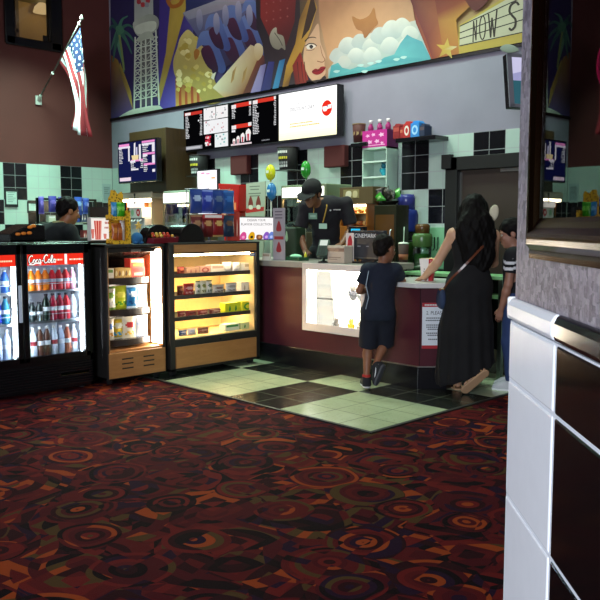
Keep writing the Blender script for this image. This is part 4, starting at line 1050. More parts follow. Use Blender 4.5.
# yellow patterned candy stand
y, w, h = top(109, 127, 190, -6.2, AT)
t = thing('candy_stand', 'tall yellow spotted cardboard candy stand on the narrow snack case', 'display stand', (-6.2, y, AT), PI / 2)
def spotted():
    n = NT('yellow_spotted_card'); v = n.n('ShaderNodeTexVoronoi'); v.inputs['Scale'].default_value = 42; n.t.links.new(n.coord(), v.inputs['Vector'])
    f = n.math('LESS_THAN', v.outputs['Distance'], .36); f2 = n.math('LESS_THAN', v.outputs['Distance'], .2)
    n.bsdf(n.mix(n.math('SUBTRACT', f, f2), hx('#e8b428'), hx('#5a3a10')), .6); return n.m
SP = spotted()
yb = .065
b = MB(hx('#d8a624'))
b.prism([(-w * .3, 0), (w / 2, 0), (w / 2, h * .93), (w * .42, h * .98), (w * .2, h * .93), (w * .05, h), (-w * .15, h), (-w * .2, h * .9), (-w * .3, h * .85)], yb - .012, yb); b.build('back_card', SP, t)
b = MB(hx('#d8a624')); b.box(w * .37, w / 2, -yb, yb, 0, h * .62); b.build('side_card', SP, t)
for z in (.0, .44):
    b = MB(hx('#c8941c')); b.box(-w * .5, w * .37, -yb, yb - .013, h * z, h * z + .008); b.box(-w * .5, w * .37, -yb - .004, -yb, h * z, h * z + h * .07); b.box(-w * .5, -w * .49, -yb, yb - .013, h * z, h * z + h * .10); b.build('tray', SP, t)
for i, (u, z, w_, h_, c, c1, nm) in enumerate(((-.30, .60, .20, .30, '#2a86c0', '#7ab8e0', 'blue'), (-.02, .60, .2, .30, '#3aa81c', '#8ad85a', 'green'), (.18, .60, .2, .30, '#2c9410', '#7acc4a', 'dark green'), (-.28, .16, .22, .30, '#b85c20', '#d88a3c', 'orange'), (-.0, .16, .22, .30, '#a8501c', '#c8783c', 'rust orange'), (.18, .16, .18, .40, '#c8c0b8', '#e8e4e0', 'clear white'))):
    zz = (.44 if z > .5 else 0) * h + .0085
    put(chip_bag(w * w_ * 1.5, h * h_ * (1.05 if z > .5 else 1.25), .035, hx(c), hx(c1), hx(c), i), 'candy_bag', 'foil', (-6.2 + .030 - .006 * (i % 3), y + u * w, AT + zz), f'{nm} candy bag in the {"upper" if z > .5 else "lower"} tray of the yellow candy stand', 'candy bag', 'bags in the yellow stand', True)
# plush toy
y, w, h = top(131, 142.5, 229, -6.15, AT)
t = thing('plush_toy', 'round blue plush toy with a yellow star beside the yellow candy stand', 'plush toy', (-6.15, y, AT), PI / 2)
b = MB(hx('#2a6aa0')); b.ell((0, 0, .05), (.055, .05, .055)); b.ell((-.03, -.02, .012), (.022, .03, .014)); b.ell((.03, -.02, .012), (.022, .03, .014)); b.build('body', 'cloth', t, True)
b = MB(hx('#e8c060')); b.cyl((.015, 0, .09), (.02, 0, .14), .006, n=8, col=hx('#d8c890')); b.prism([(.02 + (.04 if k % 2 == 0 else .017) * math.sin(k * PI / 5), .165 + (.04 if k % 2 == 0 else .017) * math.cos(k * PI / 5)) for k in range(10)], -.012, .012); b.build('star', 'cloth', t, bevel=.004)
# two domed candy bins
for (pa, pb, py, X, nm, c) in ((145.5, 173, 224.5, -6.12, 'black domed bin with red and yellow candies on the narrow snack case', '#6a1420'), (172, 197, 223.5, -6.10, 'closed black domed bin at the left end of the wide candy case', '#0c0b0c')):
    y, w, h = top(pa, pb, py, X, AT if pa < 160 else BT)
    t = thing('candy_bin', nm, 'bin', (X, y, AT if pa < 160 else BT), PI / 2)
    b = MB(hx('#0f0d0e')); n = 14
    arc = [(-w / 2 * math.cos(PI * k / n), max(.02, h * math.sin(PI * k / n) ** .8)) for k in range(n + 1)]
    if pa < 160:
        A = arc; b.prism([(-w / 2, 0), (w / 2, 0)] + [(x, z) for x, z in reversed(arc)], .0, .13)
        b.build('dome', 'gloss', t, bevel=.004)
        b = MB(hx('#6a1420')); b.prism([(-w * .49, 0), (w * .49, 0), (w * .47, h * .36), (-w * .43, h * .30)], -.12, -.002); b.build('tray', 'gloss', t, bevel=.004)
        for k in range(16):
            u = -.34 + .045 * k; r = random.Random(k)
            b = MB(hx(r.choice(['#c83a1c', '#e0a83a', '#d8602a', '#b82420', '#e8c860']))); b.ell((0, 0, 0), (.016, .012, .014), 8, 6)
            tag(b.build('wrapped_candy', 'foil', None, True, loc=(X + .06 - .03 * (k % 3), y + u * w, AT + h * (.36 + .012) + .006 + (.02 if k % 3 == 2 else 0)), rotz=PI / 2), 'small wrapped candy piled in the open domed bin', 'candy', 'wrapped candies in the domed bin')
    else:
        b.prism([(-w / 2, 0), (w / 2, 0)] + [(x, z) for x, z in reversed(arc)], -.12, .12); b.build('dome', 'gloss', t, bevel=.006)
        b = MB(hx('#1c1a1c')); b.box(-w * .52, w * .52, -.125, .125, 0, .012); b.build('rim', 'gloss', t)
# wire rack with hanging snack bags
X = -6.2
y, w, h = top(187, 234, 187, X, BT)
t = thing('bag_rack', 'small wire rack holding blue and red snack bags on the wide candy case', 'rack', (X, y, BT), PI / 2)
b = MB(hx('#b8b8bc'))
for x in (-w * .42, w * .42): b.tube([(x, .06, 0), (x, .06, h * .96)], .005, 6)
b.box(-w * .45, w * .45, -.08, .09, 0, .006, hx('#2a2a2e')); b.build('frame', 'metal', t)
for z in (h * .96, h * .50):
    b = MB(hx('#a8a8ac')); b.tube([(-w * .46, .06, z), (w * .46, .06, z)], .004, 6)
    for x in np.linspace(-w * .34, w * .34, 4): b.tube([(x, .06, z), (x, -.05, z), (x, -.058, z + .008)], .003, 5)
    b.build('hanger_bar', 'metal', t)
b = MB(hx('#b8323a')); b.box(-w * .24, w * .2, -.056, -.05, h * .42, h * .5); b.quad((-w * .2, -.0565, h * .435), (w * .16, -.0565, h * .435), (w * .16, -.0565, h * .485), (-w * .2, -.0565, h * .485), hx('#f2e2e0')); b.box(-w * .02, 0, -.05, .06, h * .455, h * .465); b.build('price_card', 'paper', t)
xs4 = np.linspace(-w * .34, w * .34, 4)
for i, (x, c, c1, nm) in enumerate(((xs4[0], '#27408a', '#a8b8dc', 'pale blue'), (xs4[1], '#2a3a9c', '#7a8ad0', 'bright blue'), (xs4[2], '#1e3a80', '#5a6a8c', 'navy'), (xs4[3], '#1f4a8c', '#3a6ab0', 'mid blue'))):
    put(chip_bag(w * .25, h * .43, .05, hx(c), hx(c1), hx(c), i + 2), 'snack_bag', 'foil', (X + .028, y + x, BT + h * .515), f'{nm} snack bag, {ORD[i]} from left in the upper row of the wire rack', 'snack bag', 'bags on the wire rack', True)
for i, (x, c, c1, nm) in enumerate(((xs4[0], '#6a2a2c', '#a87a5c', 'brown red'), (xs4[1], '#7c1c20', '#c09060', 'dark red'), (xs4[2], '#8a1c1e', '#c8a060', 'red'), (xs4[3], '#22344c', '#6a4a3a', 'blue and brown'))):
    put(chip_bag(w * .24, h * .40, .05, hx(c), hx(c1), hx(c), i + 5), 'snack_bag', 'foil', (X + .028, y + x, BT + h * .085), f'{nm} snack bag, {ORD[i]} from left in the lower row of the wire rack', 'snack bag', 'bags on the wire rack', True)
# leaflets, red carton, lit sign
put(carton(top(229, 238, 219, -6.25)[1], .30, .06, hx('#b83428'), hx('#e0b0a0'), hx('#8c1c18'), 1), 'tall_carton', 'paper', (-6.25, top(229, 238, 219, -6.25)[0], BT), 'tall red carton between the wire rack and the lit design sign', 'carton', bevel=.003)
y, w, h = top(237, 273, 216.5, -6.3, BT)
t = thing('lit_ad_sign', 'white lit advertising sign with dark lettering and coloured pictures on the wide candy case', 'sign', (-6.3, y, BT), PI / 2)
b = MB(hx('#55504c')); b.box(-w / 2, w / 2, -.02, .03, 0, h); b.build('housing', 'gloss', t, bevel=.003)
b = MB((1.0, .97, .97)); yq = -.0205
b.quad((-w * .48, yq, .012), (w * .48, yq, .012), (w * .48, yq, h - .012), (-w * .48, yq, h - .012))
b.text('DESIGN YOUR', (0, yq - .0006, h * .80), (1, 0, 0), (0, 0, 1), h * .10, w * .50, hx('#3a3438'), align='C')
b.text('FLAVOR COLLECTION', (0, yq - .0006, h * .63), (1, 0, 0), (0, 0, 1), h * .10, w * .84, hx('#3a3438'), align='C')
for k, (u, c, c2) in enumerate(((-.37, '#d84a90', '#f0a0c8'), (-.14, '#e0a81c', '#3a2a14'), (.08, '#8a5030', '#c89060'), (.27, '#8a5ac0', '#d8b0e8'), (.41, '#6a84d0', '#b8c8f0'))):
    b.prism(smoothloop([(u * w - w * .08, h * .06), (u * w + w * .07, h * .06), (u * w + w * .08, h * (.2 if k == 2 else .3)), (u * w, h * (.24 if k == 2 else .36)), (u * w - w * .08, h * .22)], 3), yq - .0010, yq - .0005, hx(c)); b.prism(smoothloop([(u * w - w * .03, h * .1), (u * w + w * .03, h * .1), (u * w + w * .03, h * .2), (u * w - w * .03, h * .18)], 3), yq - .0016, yq - .0011, hx(c2))
b.build('panel', 'screen', t)

# ================================================================== on the counter
CZ = 1.0515
def ctop(pa, pb, py, Y, z=CZ):
    a, c = gy(pa, 255, Y), gy(pb, 255, Y); return (a.x + c.x) / 2, abs(c.x - a.x), gy((pa + pb) / 2, py, Y).z - z
Y = 5.40
x, w, h = ctop(273.5, 285, 208, Y)
t = thing('tall_table_sign', 'tall narrow grey sign with red drop shapes on the counter end', 'sign', (x, Y, CZ), 0)
b = MB(hx('#a8a0a8')); b.box(-w / 2, w / 2, -.004, .004, 0, h); yq = -.0046
for zc in (.22, .62): b.prism(smoothloop([(0, h * (zc + .14)), (w * .22, h * zc), (w * .16, h * (zc - .06)), (-w * .16, h * (zc - .06)), (-w * .22, h * zc)], 4), yq, -.0041, hx('#a02c34'))
b.box(-w * .4, w * .4, yq, -.0041, h * .40, h * .46, hx('#a83a40'))
for z in (.80, .86, .92): b.box(-w * .34, w * .30, yq, -.0041, h * z, h * z + .012, hx('#6a6470'))
b.build('card', 'paper', t); b = MB(hx('#8c8890')); b.box(-w / 2, w / 2, -.03, .03, 0, .01); b.build('foot', 'plastic', t)
# small white card at the counter end
put(carton(.12, .07, .01, hx('#e8e4d4'), hx('#c0a890')), 'price_card', 'paper', (gy(266.5, 250, 5.36).x, 5.36, CZ), 'small white card standing at the left end of the counter', 'card', rotz=0)
# dark green box with pale drop behind the sign
Y = 5.80
x, w, h = ctop(284, 301, 227, Y)
t = thing('green_box', 'dark green box with a pale drop mark behind the tall narrow sign', 'box', (x, Y, CZ), 0)
b = MB(hx('#243a24')); b.box(-w / 2, w / 2, -.08, .08, 0, h); b.build('body', 'matte', t, bevel=.02)
b = MB(hx('#a8d0a8')); b.prism(smoothloop([(-w * .02, h * .88), (w * .06, h * .66), (w * .02, h * .56), (-w * .06, h * .56), (-w * .10, h * .66)], 4), -.0815, -.0802); b.build('drop_mark', 'paper', t)
# paper tray
x, w, h = ctop(288, 304, 255, 5.50)
t = thing('napkin_tray', 'dark green tray with pale napkins on the counter', 'tray', (x, 5.50, CZ), 0)
b = MB(hx('#1c4a30')); b.box(-w / 2, w / 2, -.07, .07, 0, .035); b.build('tray', 'gloss', t, bevel=.004)
b = MB(hx('#8cc8a0')); b.lathe([(w * .30, .0355), (w * .32, .045), (w * .2, .06), (.01, .066)], (.0, 0, 0), 12, sy=.7); b.build('napkins', 'paper', t)
b = MB(hx('#c8c02a')); b.lathe([(.014, 0), (.016, .05), (.010, .065), (.004, .085)], n=10); tag(b.build('squeeze_bottle', 'gloss', None, True, loc=(gy(305.5, 255, 5.56).x, 5.56, CZ)), 'small yellow squeeze bottle on the counter beside the napkin tray', 'bottle')
# card terminal
x, w, h = ctop(316, 331, 243, 5.36)
t = thing('card_terminal', 'grey green card payment terminal tilted on its stand on the counter', 'card reader', (x, 5.36, CZ), math.radians(28)); t.scale = (1.25, 1.25, 1.25)
b = MB(hx('#1e2622')); b.lathe([(.04, 0), (.042, .008), (.012, .016), (.012, .05)], n=14); b.build('stand', 'gloss', t, True)
def slant(mb, x0, x1, v0, v1, n0, n1, col=None):
    a = math.radians(52); d = Vector((0, math.cos(a), math.sin(a))); nn = Vector((0, -math.sin(a), math.cos(a))); o = Vector((0, -.035, .035))
    P = [o + d * v + nn * q for v, q in ((v0, n0), (v1, n0), (v1, n1), (v0, n1))]
    A = [mb.vert((x0, *p[1:])) for p in P]; B = [mb.vert((x1, *p[1:])) for p in P]
    mb.face(A, col); mb.face(B[::-1], col)
    for k in range(4): mb.face((A[k], B[k], B[(k + 1) % 4], A[(k + 1) % 4]), col)
b = MB(hx('#3c4c44')); slant(b, -.042, .042, 0, .155, 0, .035); b.build('housing', 'gloss', t, bevel=.006)
b = MB(hx('#d8e4d8')); slant(b, -.03, .03, .095, .145, .0352, .0362); b.build('screen', 'screen', t)
b = MB(hx('#1c2420'))
for r_ in range(4):
    for c in range(3): slant(b, -.028 + c * .02, -.014 + c * .02, .012 + r_ * .019, .025 + r_ * .019, .0352, .039)
b.build('keypad', 'rubber', t)
# receipt printer
x, w, h = ctop(331.5, 348.5, 245.5, 5.42)
t = thing('receipt_printer', 'beige receipt printer with brown front band on the counter', 'printer', (x, 5.42, CZ), 0)
b = MB(hx('#c2b3a4')); b.box(-w / 2, w / 2, -.06, .06, 0, h); b.build('housing', 'gloss', t, bevel=.008)
b = MB(hx('#8a6a5c')); b.box(-w * .5, w * .5, -.0618, -.0601, h * .66, h * .86); b.build('band', 'gloss', t)
b = MB(hx('#8c7c70')); b.box(-w * .4, w * .3, -.0618, -.0601, h * .3, h * .36); b.box(-w * .4, w * .1, -.0618, -.0601, h * .2, h * .24); b.build('slot', 'gloss', t)
# register monitor seen from behind
x, w, h = ctop(353, 386, 230.5, 5.55)
t = thing('register_monitor', 'dark grey register monitor seen from behind with white lettering', 'monitor', (x, 5.55, CZ), 0)
b = MB(hx('#35353b')); b.box(-w / 2, w / 2, -.03, .02, .035, h); b.build('housing', 'gloss', t, bevel=.008)
b = MB(hx('#6a6c6c')); b.box(-w * .46, w * .46, -.034, -.030, .045, .058); b.box(-w * .44, w * .46, -.033, -.030, h - .014, h - .008); b.build('vent_line', 'metal', t)
b = MB(hx('#f2f2f2')); b.text('CINEMARK', (-w * .06, -.0306, h * .78), (1, 0, 0), (0, 0, 1), h * .13, w * .66, align='C'); b.box(-w * .3, -w * .2, -.0308, -.0301, h * .51, h * .535, hx('#9a9aa0')); b.box(-w * .03, w * .05, -.0308, -.0301, h * .51, h * .535, hx('#9a9aa0')); b.build('lettering', 'paper', t)
b = MB(hx('#202024')); b.box(-w * .2, w * .2, -.02, .02, .01, .05); b.box(-w * .4, w * .4, -.07, .09, 0, .012); b.build('stand', 'gloss', t, bevel=.003)
x2, w2, h2 = ctop(349, 356.5, 233, 5.54)
t = thing('drink_card', 'small red and white drink card at the left edge of the register monitor', 'card', (x2, 5.50, CZ), 0)
b = MB(hx('#e2d4d0')); b.box(-w2 / 2, w2 / 2, -.004, .004, .02, h2); b.prism(smoothloop([(-w2 * .3, h2 * .4), (w2 * .1, h2 * .35), (w2 * .35, h2 * .7), (w2 * .1, h2 * .92), (-w2 * .2, h2 * .8)], 3), -.0052, -.0041, hx('#b82430')); b.build('card', 'paper', t)
b = MB(hx('#2a2a2a')); b.box(-w2 * .3, w2 * .3, -.02, .02, 0, .02); b.build('foot', 'gloss', t)
# customer display on a pole behind the monitor
x3, w3, h3 = ctop(350, 365, 226.5, 5.72)
t = thing('customer_display', 'small black display with a blue lit line above the register', 'display', (x3, 5.72, CZ), 0)
b = MB(hx('#141416')); b.box(-w3 / 2, w3 / 2, -.03, .03, h3 - .07, h3); b.build('housing', 'gloss', t, bevel=.005)
b = MB(hx('#2ac0f0')); b.quad((-w3 * .3, -.0306, h3 - .045), (w3 * .3, -.0306, h3 - .045), (w3 * .3, -.0306, h3 - .022), (-w3 * .3, -.0306, h3 - .022)); b.build('lit_line', 'screen', t)
b = MB(hx('#141416')); b.cyl((0, 0, 0), (0, 0, h3 - .07), .014, n=12); b.box(-.06, .06, -.05, .05, 0, .012); b.build('pole', 'gloss', t)

# low ledge: cup with straw and popcorn box
LZ = .9215
# dark cup with straw stands on the inner work shelf
IZ = .955
t = thing('work_shelf', 'stainless work shelf with green light painted on its rails behind the low counter', 'work table', (-4.05, 6.22, .006), 0)
b = MB(hx('#9cdc9c')); b.box(-.75, .36, -.12, .16, IZ - .04, IZ - .006); b.build('top', 'gloss', t, bevel=.004)  # steel coloured green in place of the green light on it
b = MB(hx('#8ccc8c')); b.box(-.75, .36, -.10, .14, .74, .775); b.build('under_shelf', 'gloss', t, bevel=.004)
b = MB(hx('#101412')); b.box(-.75, .36, .10, .15, .25, IZ - .04); b.build('back_panel', 'gloss', t)
for x in (-.72, .33):
    b = MB(hx('#8a9a8c')); b.box(x - .02, x + .02, -.10, -.06, 0, IZ - .04); b.build('leg', 'metal', t)
Yc = 6.17
cx0 = gy(403.5, 250, Yc)
t = thing('drink_cup', 'dark drink cup with white lid and straw standing behind the low counter', 'cup', (cx0.x, Yc, IZ), 0)
hc = gy(403.5, 244, Yc).z - IZ
b = MB(hx('#3a1c14')); b.lathe([(.036, 0), (.038, .004), (.052, hc)], n=18); b.build('body', 'paper', t, True)
b = MB(hx('#b06a4a')); b.lathe([(.0440, hc * .42), (.0478, hc * .62)], n=18); b.build('printed_band', 'paper', t, True)
b = MB(hx('#d8e0d4')); b.lathe([(.054, hc), (.055, hc + .008), (.046, hc + .012), (.044, hc + .018), (.01, hc + .02)], n=18); b.build('lid', 'gloss', t, True)
b = MB(hx('#c8e0cc')); b.tube([(0, 0, hc + .015), (.004, 0, hc + .12), (.006, 0, hc + .17)], .005, 8); b.build('straw', 'gloss', t, True)
Yp = 5.60
pa = gy(420, 270, Yp); pb = gy(436, 270, Yp); hp = gy(428, 258.5, Yp).z - LZ
t = thing('popcorn_box', 'white and red popcorn box on the low counter under the woman\'s arm', 'popcorn box', ((pa.x + pb.x) / 2, Yp, LZ), math.radians(28))
w = .115
b = MB(hx('#eae6e2'))
A = [b.vert(p) for p in ((-w * .40, -w * .4, 0), (w * .40, -w * .4, 0), (w * .40, w * .4, 0), (-w * .40, w * .4, 0))]; B = [b.vert(p) for p in ((-w * .58, -w * .58, hp), (w * .58, -w * .58, hp), (w * .58, w * .58, hp), (-w * .58, w * .58, hp))]
for k in range(4): b.face((A[k], A[(k + 1) % 4], B[(k + 1) % 4], B[k]), hx('#b81c28') if k in (1, 3) else None)
b.face(A[::-1])
for s_, off in ((0, -.0008),):
    def fp(u, v): k = .40 + .18 * v; return (u * 2 * w * k, -w * k - .001, v * hp)
    for u0, u1 in ((.12, .5), ): b.quad(fp(u0, .0), fp(u1, .0), fp(u1, 1), fp(u0, 1), hx('#b81c28'))
    for (u, v) in ((.3, .8), (.38, .6), (.2, .5), (.33, .35), (.25, .9)): b.quad(*[fp(u + du, v + dv) for du, dv in ((-.04, -.04), (.04, -.04), (.04, .05), (-.04, .04))], hx('#f0dcd8'))
    for k in range(5): b.quad(fp(-.36 + .03 * k, .1 + .1 * k), fp(-.3 + .03 * k, .1 + .1 * k), fp(-.3 + .03 * k, .16 + .1 * k), fp(-.36 + .03 * k, .16 + .1 * k), hx('#3a3438'))
b.build('carton', 'paper', t)
b = MB(hx('#e2cf96')); rr = random.Random(4)
for k in range(26): b.ell((rr.uniform(-.5, .5) * w, rr.uniform(-.5, .5) * w, hp - .012 + rr.uniform(0, .010)), (.012, .011, .010), 7, 5)
o = b.build('popcorn', 'matte', t, True); o['kind'] = 'stuff'
# ================================================================== back counter and machines
BY = 6.34
t = thing('back_counter', 'long steel topped back counter along the tiled wall', 'counter', (-8.2, BY, .006), 0)
b = MB(hx('#6c726e')); b.box(-3.3, 3.28, 0, .64, .90, .934); b.build('worktop', 'metal', t, bevel=.004)
b = MB(hx('#2a2a2c')); b.box(-3.28, 3.26, .03, .63, .08, .90); b.build('body', 'gloss', t)
b = MB(hx('#121214')); b.box(-3.28, 3.26, .08, .63, 0, .08); b.build('kick_board', 'rubber', t)
for k in range(7):
    x = -3.2 + k * .9; b = MB(hx('#3a3a3e')); b.box(x, x + .85, .012, .03, .14, .86); d = b.build('door', 'gloss', t, bevel=.003); b = MB(hx('#a8a8a8')); b.tube([(x + .3, .012, .80), (x + .3, -.01, .80), (x + .55, -.01, .80), (x + .55, .012, .80)], .006, 6); b.build('handle', 'metal', d)
BZ = .9405
def bk(pa, pb, py, Y, z=BZ):
    a, c = gy(pa, 215, Y), gy(pb, 215, Y); return (a.x + c.x) / 2, abs(c.x - a.x), gy((pa + pb) / 2, py, Y).z - z
def zat(px, py, Y): return gy(px, py, Y).z - BZ
Y = 6.62
# slush / nacho machine with lit header
x, w, h = bk(131, 163, 192.5, Y)
t = thing('drink_machine', 'drink machine with beige hood, lit white header and round red and green marks', 'drink machine', (x, Y, BZ), 0)
z = lambda py: zat(147, py, Y)
b = MB(hx('#b4a890')); b.box(-w / 2, w / 2, -.2, .22, z(199.5), h); b.build('hood', 'gloss', t, bevel=.02)
b = MB(hx('#2a2622')); b.cyl((0, -.21, h - .04), (0, -.19, h - .04), .02, n=10); b.box(-.01, .01, -.205, -.2, z(204), h - .06); b.build('hood_catch', 'gloss', t)
b = MB((1, .85, .55)); b.box(-w * .44, w * .42, -.19, .0, z(199.5) - .035, z(199.5) - .001); b.build('hood_lamp', 'tube', t)
b = MB(hx('#8a4c18')); b.box(-w / 2 + .02, -w * .25, -.1, .18, z(216), z(199.5) - .04); b.build('syrup_tank', 'gloss', t, bevel=.01)
b = MB(hx('#a08c70')); b.box(-w / 2, w / 2, .18, .22, 0, z(199.5)); b.box(w / 2 - .03, w / 2, -.18, .2, 0, z(199.5)); b.build('back', 'gloss', t)
b = MB((1, .96, .88)); b.box(-w * .27, w * .12, -.19, -.10, z(207.5), z(200.5)); b.build('lit_header', 'sign', t, bevel=.006)
b = MB(hx('#d8d4d0')); b.box(-w * .22, w * .18, -.185, .1, z(218), z(207.5) - .004); m_ = b.build('front_panel', 'gloss', t, bevel=.006)
b = MB(hx('#b82430')); zc = (z(218) + z(207.5)) / 2; b.prism([(w * .07 + .05 * math.cos(k * PI / 8), zc + .055 * math.sin(k * PI / 8)) for k in range(16)], -.1875, -.1855); b.prism([(w * .07 + .02 * math.cos(k * PI / 4), zc + .025 * math.sin(k * PI / 4)) for k in range(8)], -.189, -.1876, hx('#e8c8c8'))
b.prism([(-w * .11 + .04 * math.cos(k * PI / 8), zc + .05 * math.sin(k * PI / 8)) for k in range(16)], -.1875, -.1855, hx('#8cb890')); b.build('round_marks', 'paper', m_)
b = MB(hx('#a8a4a4')); b.box(-w * .24, w * .2, -.15, .1, 0, z(218) - .002)
b.build('base', 'gloss', t, bevel=.01)
for s in (-.08, .08):
    b = MB(hx('#e4e4e8')); b.tube([(s - .05 + w * -.02, -.16, z(219.5)), (s - .03 + w * -.02, -.19, z(221.5)), (s + .03 + w * -.02, -.19, z(221.5)), (s + .05 + w * -.02, -.16, z(219.5))], .012, 8); b.build('spout_guard', 'gloss', t, True)
b = MB(hx('#1c1a1a')); b.box(-w * .42, -w * .3, -.1, .0, z(218), z(204)); b.build('side_grip', 'gloss', t, bevel=.004)
# popcorn warmers
def popper(name, label, pa, pb, py_top, py_lit0, py_lit1, py_floor, Y, hoodc='#8fa08c', kettle=True, dp=.24, topboard=False):
    x, w, h = bk(pa, pb, py_top, Y - dp); pm = (pa + pb) / 2
    z = lambda py: zat(pm, py, Y - dp)
    t = thing(name, label, 'popcorn machine', (x, Y, BZ), 0)
    b = MB(hx(hoodc)); b.box(-w / 2, w / 2, -dp, dp, z(py_lit1) - .02, h); hd = b.build('hood', 'gloss', t, bevel=.012)
    b = MB((1, .97, .9)); b.box(-w * .46, w * .46, -dp - .012, -dp + .001, z(py_lit1), z(py_lit0)); b.build('lit_header', glow('lit_header_' + name, 2.6), hd, bevel=.006)
    b = MB(hx('#8a7a60')); b.box(-w / 2, w / 2, -dp, dp, 0, max(.05, z(py_floor))); b.build('base', 'metal', t, bevel=.006)
    zf = max(.05, z(py_floor)); zt = z(py_lit1) - .02
    for sx in (-1, 1):
        for sy in (-1, 1): b = MB(hx('#b09a74')); b.box(sx * (w / 2 - .014) - .012, sx * (w / 2 - .014) + .012, sy * (dp - .014) - .012, sy * (dp - .014) + .012, zf, zt); b.build('corner_post', 'metal', t)
    b = MB(hx('#d8b478')); b.box(-w / 2 + .004, w / 2 - .004, dp - .02, dp - .004, zf, zt); b.build('back_panel', 'gloss', t)
    b = MB(); b.box(-w / 2 + .026, w / 2 - .026, -dp + .002, -dp + .006, zf, zt); b.build('glass', 'glass', t)
    b = MB((1, .80, .48)); b.box(-w * .36, w * .36, -.05, .05, zt - .03, zt - .002); b.build('lamp', 'tube', t)
    if kettle:
        b = MB(hx('#4a3a2a')); b.lathe([(.05, zf + .14), (.11, zf + .16), (.12, zf + .26), (.10, zf + .28), (.02, zf + .29)], (.0, .02, 0), 16); b.cyl((0, .02, zf + .28), (0, .02, zt - .03), .012, n=8); b.box(-.16, .16, .0, .04, zt - .1, zt - .06); b.build('kettle', 'metal', t)
    b = MB(hx('#e8cf8c')); rr = random.Random(sum(map(ord, name)) % 97); n = 160
    for k in range(n):
        px_, py_ = rr.uniform(-w / 2 + .04, w / 2 - .04), rr.uniform(-dp + .03, dp - .04)
        zz = zf + .018 + rr.uniform(0, .10) * (1 - .6 * abs(px_) / (w / 2))
        b.ell((px_, py_, zz), (.022, .02, .018), 6, 4, rr.choice([hx('#ead39a'), hx('#d8b86a'), hx('#f0e0b4')]))
    o = b.build('popcorn', 'matte', t, True); o['kind'] = 'stuff'
    return t, w, h
popper('popcorn_machine', 'small popcorn machine with bright header left of the blue snack bags', 163, 190, 190.5, 193, 202.5, 227, 6.62, '#8f9a88')
tt, w, h = popper('popcorn_machine.001', 'popcorn machine with warm lit cabinet behind the man in the black cap', 281, 326, 184.5, 187, 197, 232, 6.68, '#7c8a6c', dp=.22)
tt.name = 'popcorn_machine'
zl = lambda px, py: zat(px, py, 6.68)
b = MB(hx('#9a7a4a')); b.box(-w * .47, -w * .05, -.19, -.02, zl(290, 207) - .012, zl(290, 207)); b.box(-w * .47, -w * .15, -.19, .1, zl(290, 221) - .012, zl(290, 221)); b.build('inner_tray', 'metal', tt)
b = MB(hx('#0e0d0c')); b.box(-w * .36, -w * .2, -.18, -.03, zl(290, 221) + .0005, zl(290, 206) - .013); b.build('black_scoop_bin', 'gloss', tt, bevel=.005)
# bright food warmer to the right of the employee
Y = 6.50
x, w, h = bk(339.5, 372.5, 187, Y); z = lambda py: zat(356, py, Y)
Y += .13
t = thing('food_warmer', 'brightly lit food warmer with brown picture board on top behind the register', 'food warmer', (x, Y, BZ), 0)
b = MB(hx('#5c4a2a')); b.box(-w / 2, w / 2, -.13, .13, z(204.5), h); brd = b.build('picture_board', 'matte', t, bevel=.004)
b = MB(hx('#8a7c4c')); b.box(-w * .38, w * .1, -0.1325, -0.1305, z(198.5), z(190)); b.prism(smoothloop([(-w * .3, z(197.5)), (-w * .15, z(197.5)), (-w * .14, z(192)), (-w * .28, z(192))], 3), -0.1335, -0.1326, hx('#d8d0b0')); b.prism(smoothloop([(-w * .08, z(197.5)), (.04 * w, z(197.5)), (.04 * w, z(192)), (-w * .07, z(192))], 3), -0.1335, -0.1326, hx('#c8bc8c')); b.build('picture', 'paper', brd)
b = MB(hx('#a86428')); b.box(-w / 2, w * .32, -.13, .13, 0, z(226)); b.box(w * .30, w * .34, -.13, .13, z(226), z(204.5)); b.box(-w / 2, -w * .46, -.13, .13, z(226), z(204.5)); b.box(-w * .46, w * .30, .10, .13, z(226), z(204.5), hx('#f0d8a0')); b.build('cabinet', 'gloss', t, bevel=.004)
b = MB((1, .86, .6)); b.box(-w * .44, w * .28, -.09, -.03, z(206.8), z(205)); b.build('lamp', glow('warmer_lamp', 20), t)
b = MB(hx('#c8a060')); b.box(-w * .46, w * .30, -.12, .10, z(214.6), z(213.6)); b.build('shelf', 'metal', t)
rr = random.Random(5)
for k in range(7):
    for zz, row in ((z(226), 'lower'), (z(213.6), 'upper')):
        if row == 'upper' and k % 2: continue
        b = MB(hx(rr.choice(['#c88a3a', '#a85a24', '#e0b86a', '#8a4a24']))); b.ell((0, 0, .03), (.036, .04, .03), 10, 7)
        tag(b.build('bread_roll', 'matte', None, True, loc=(x - w * .38 + k * w * .105, Y - .06 + .02 * (k % 2), BZ + zz + .0005)), f'baked roll on the {row} level of the bright food warmer, {ORD[k]} place from the left', 'bread roll', 'rolls in the food warmer')
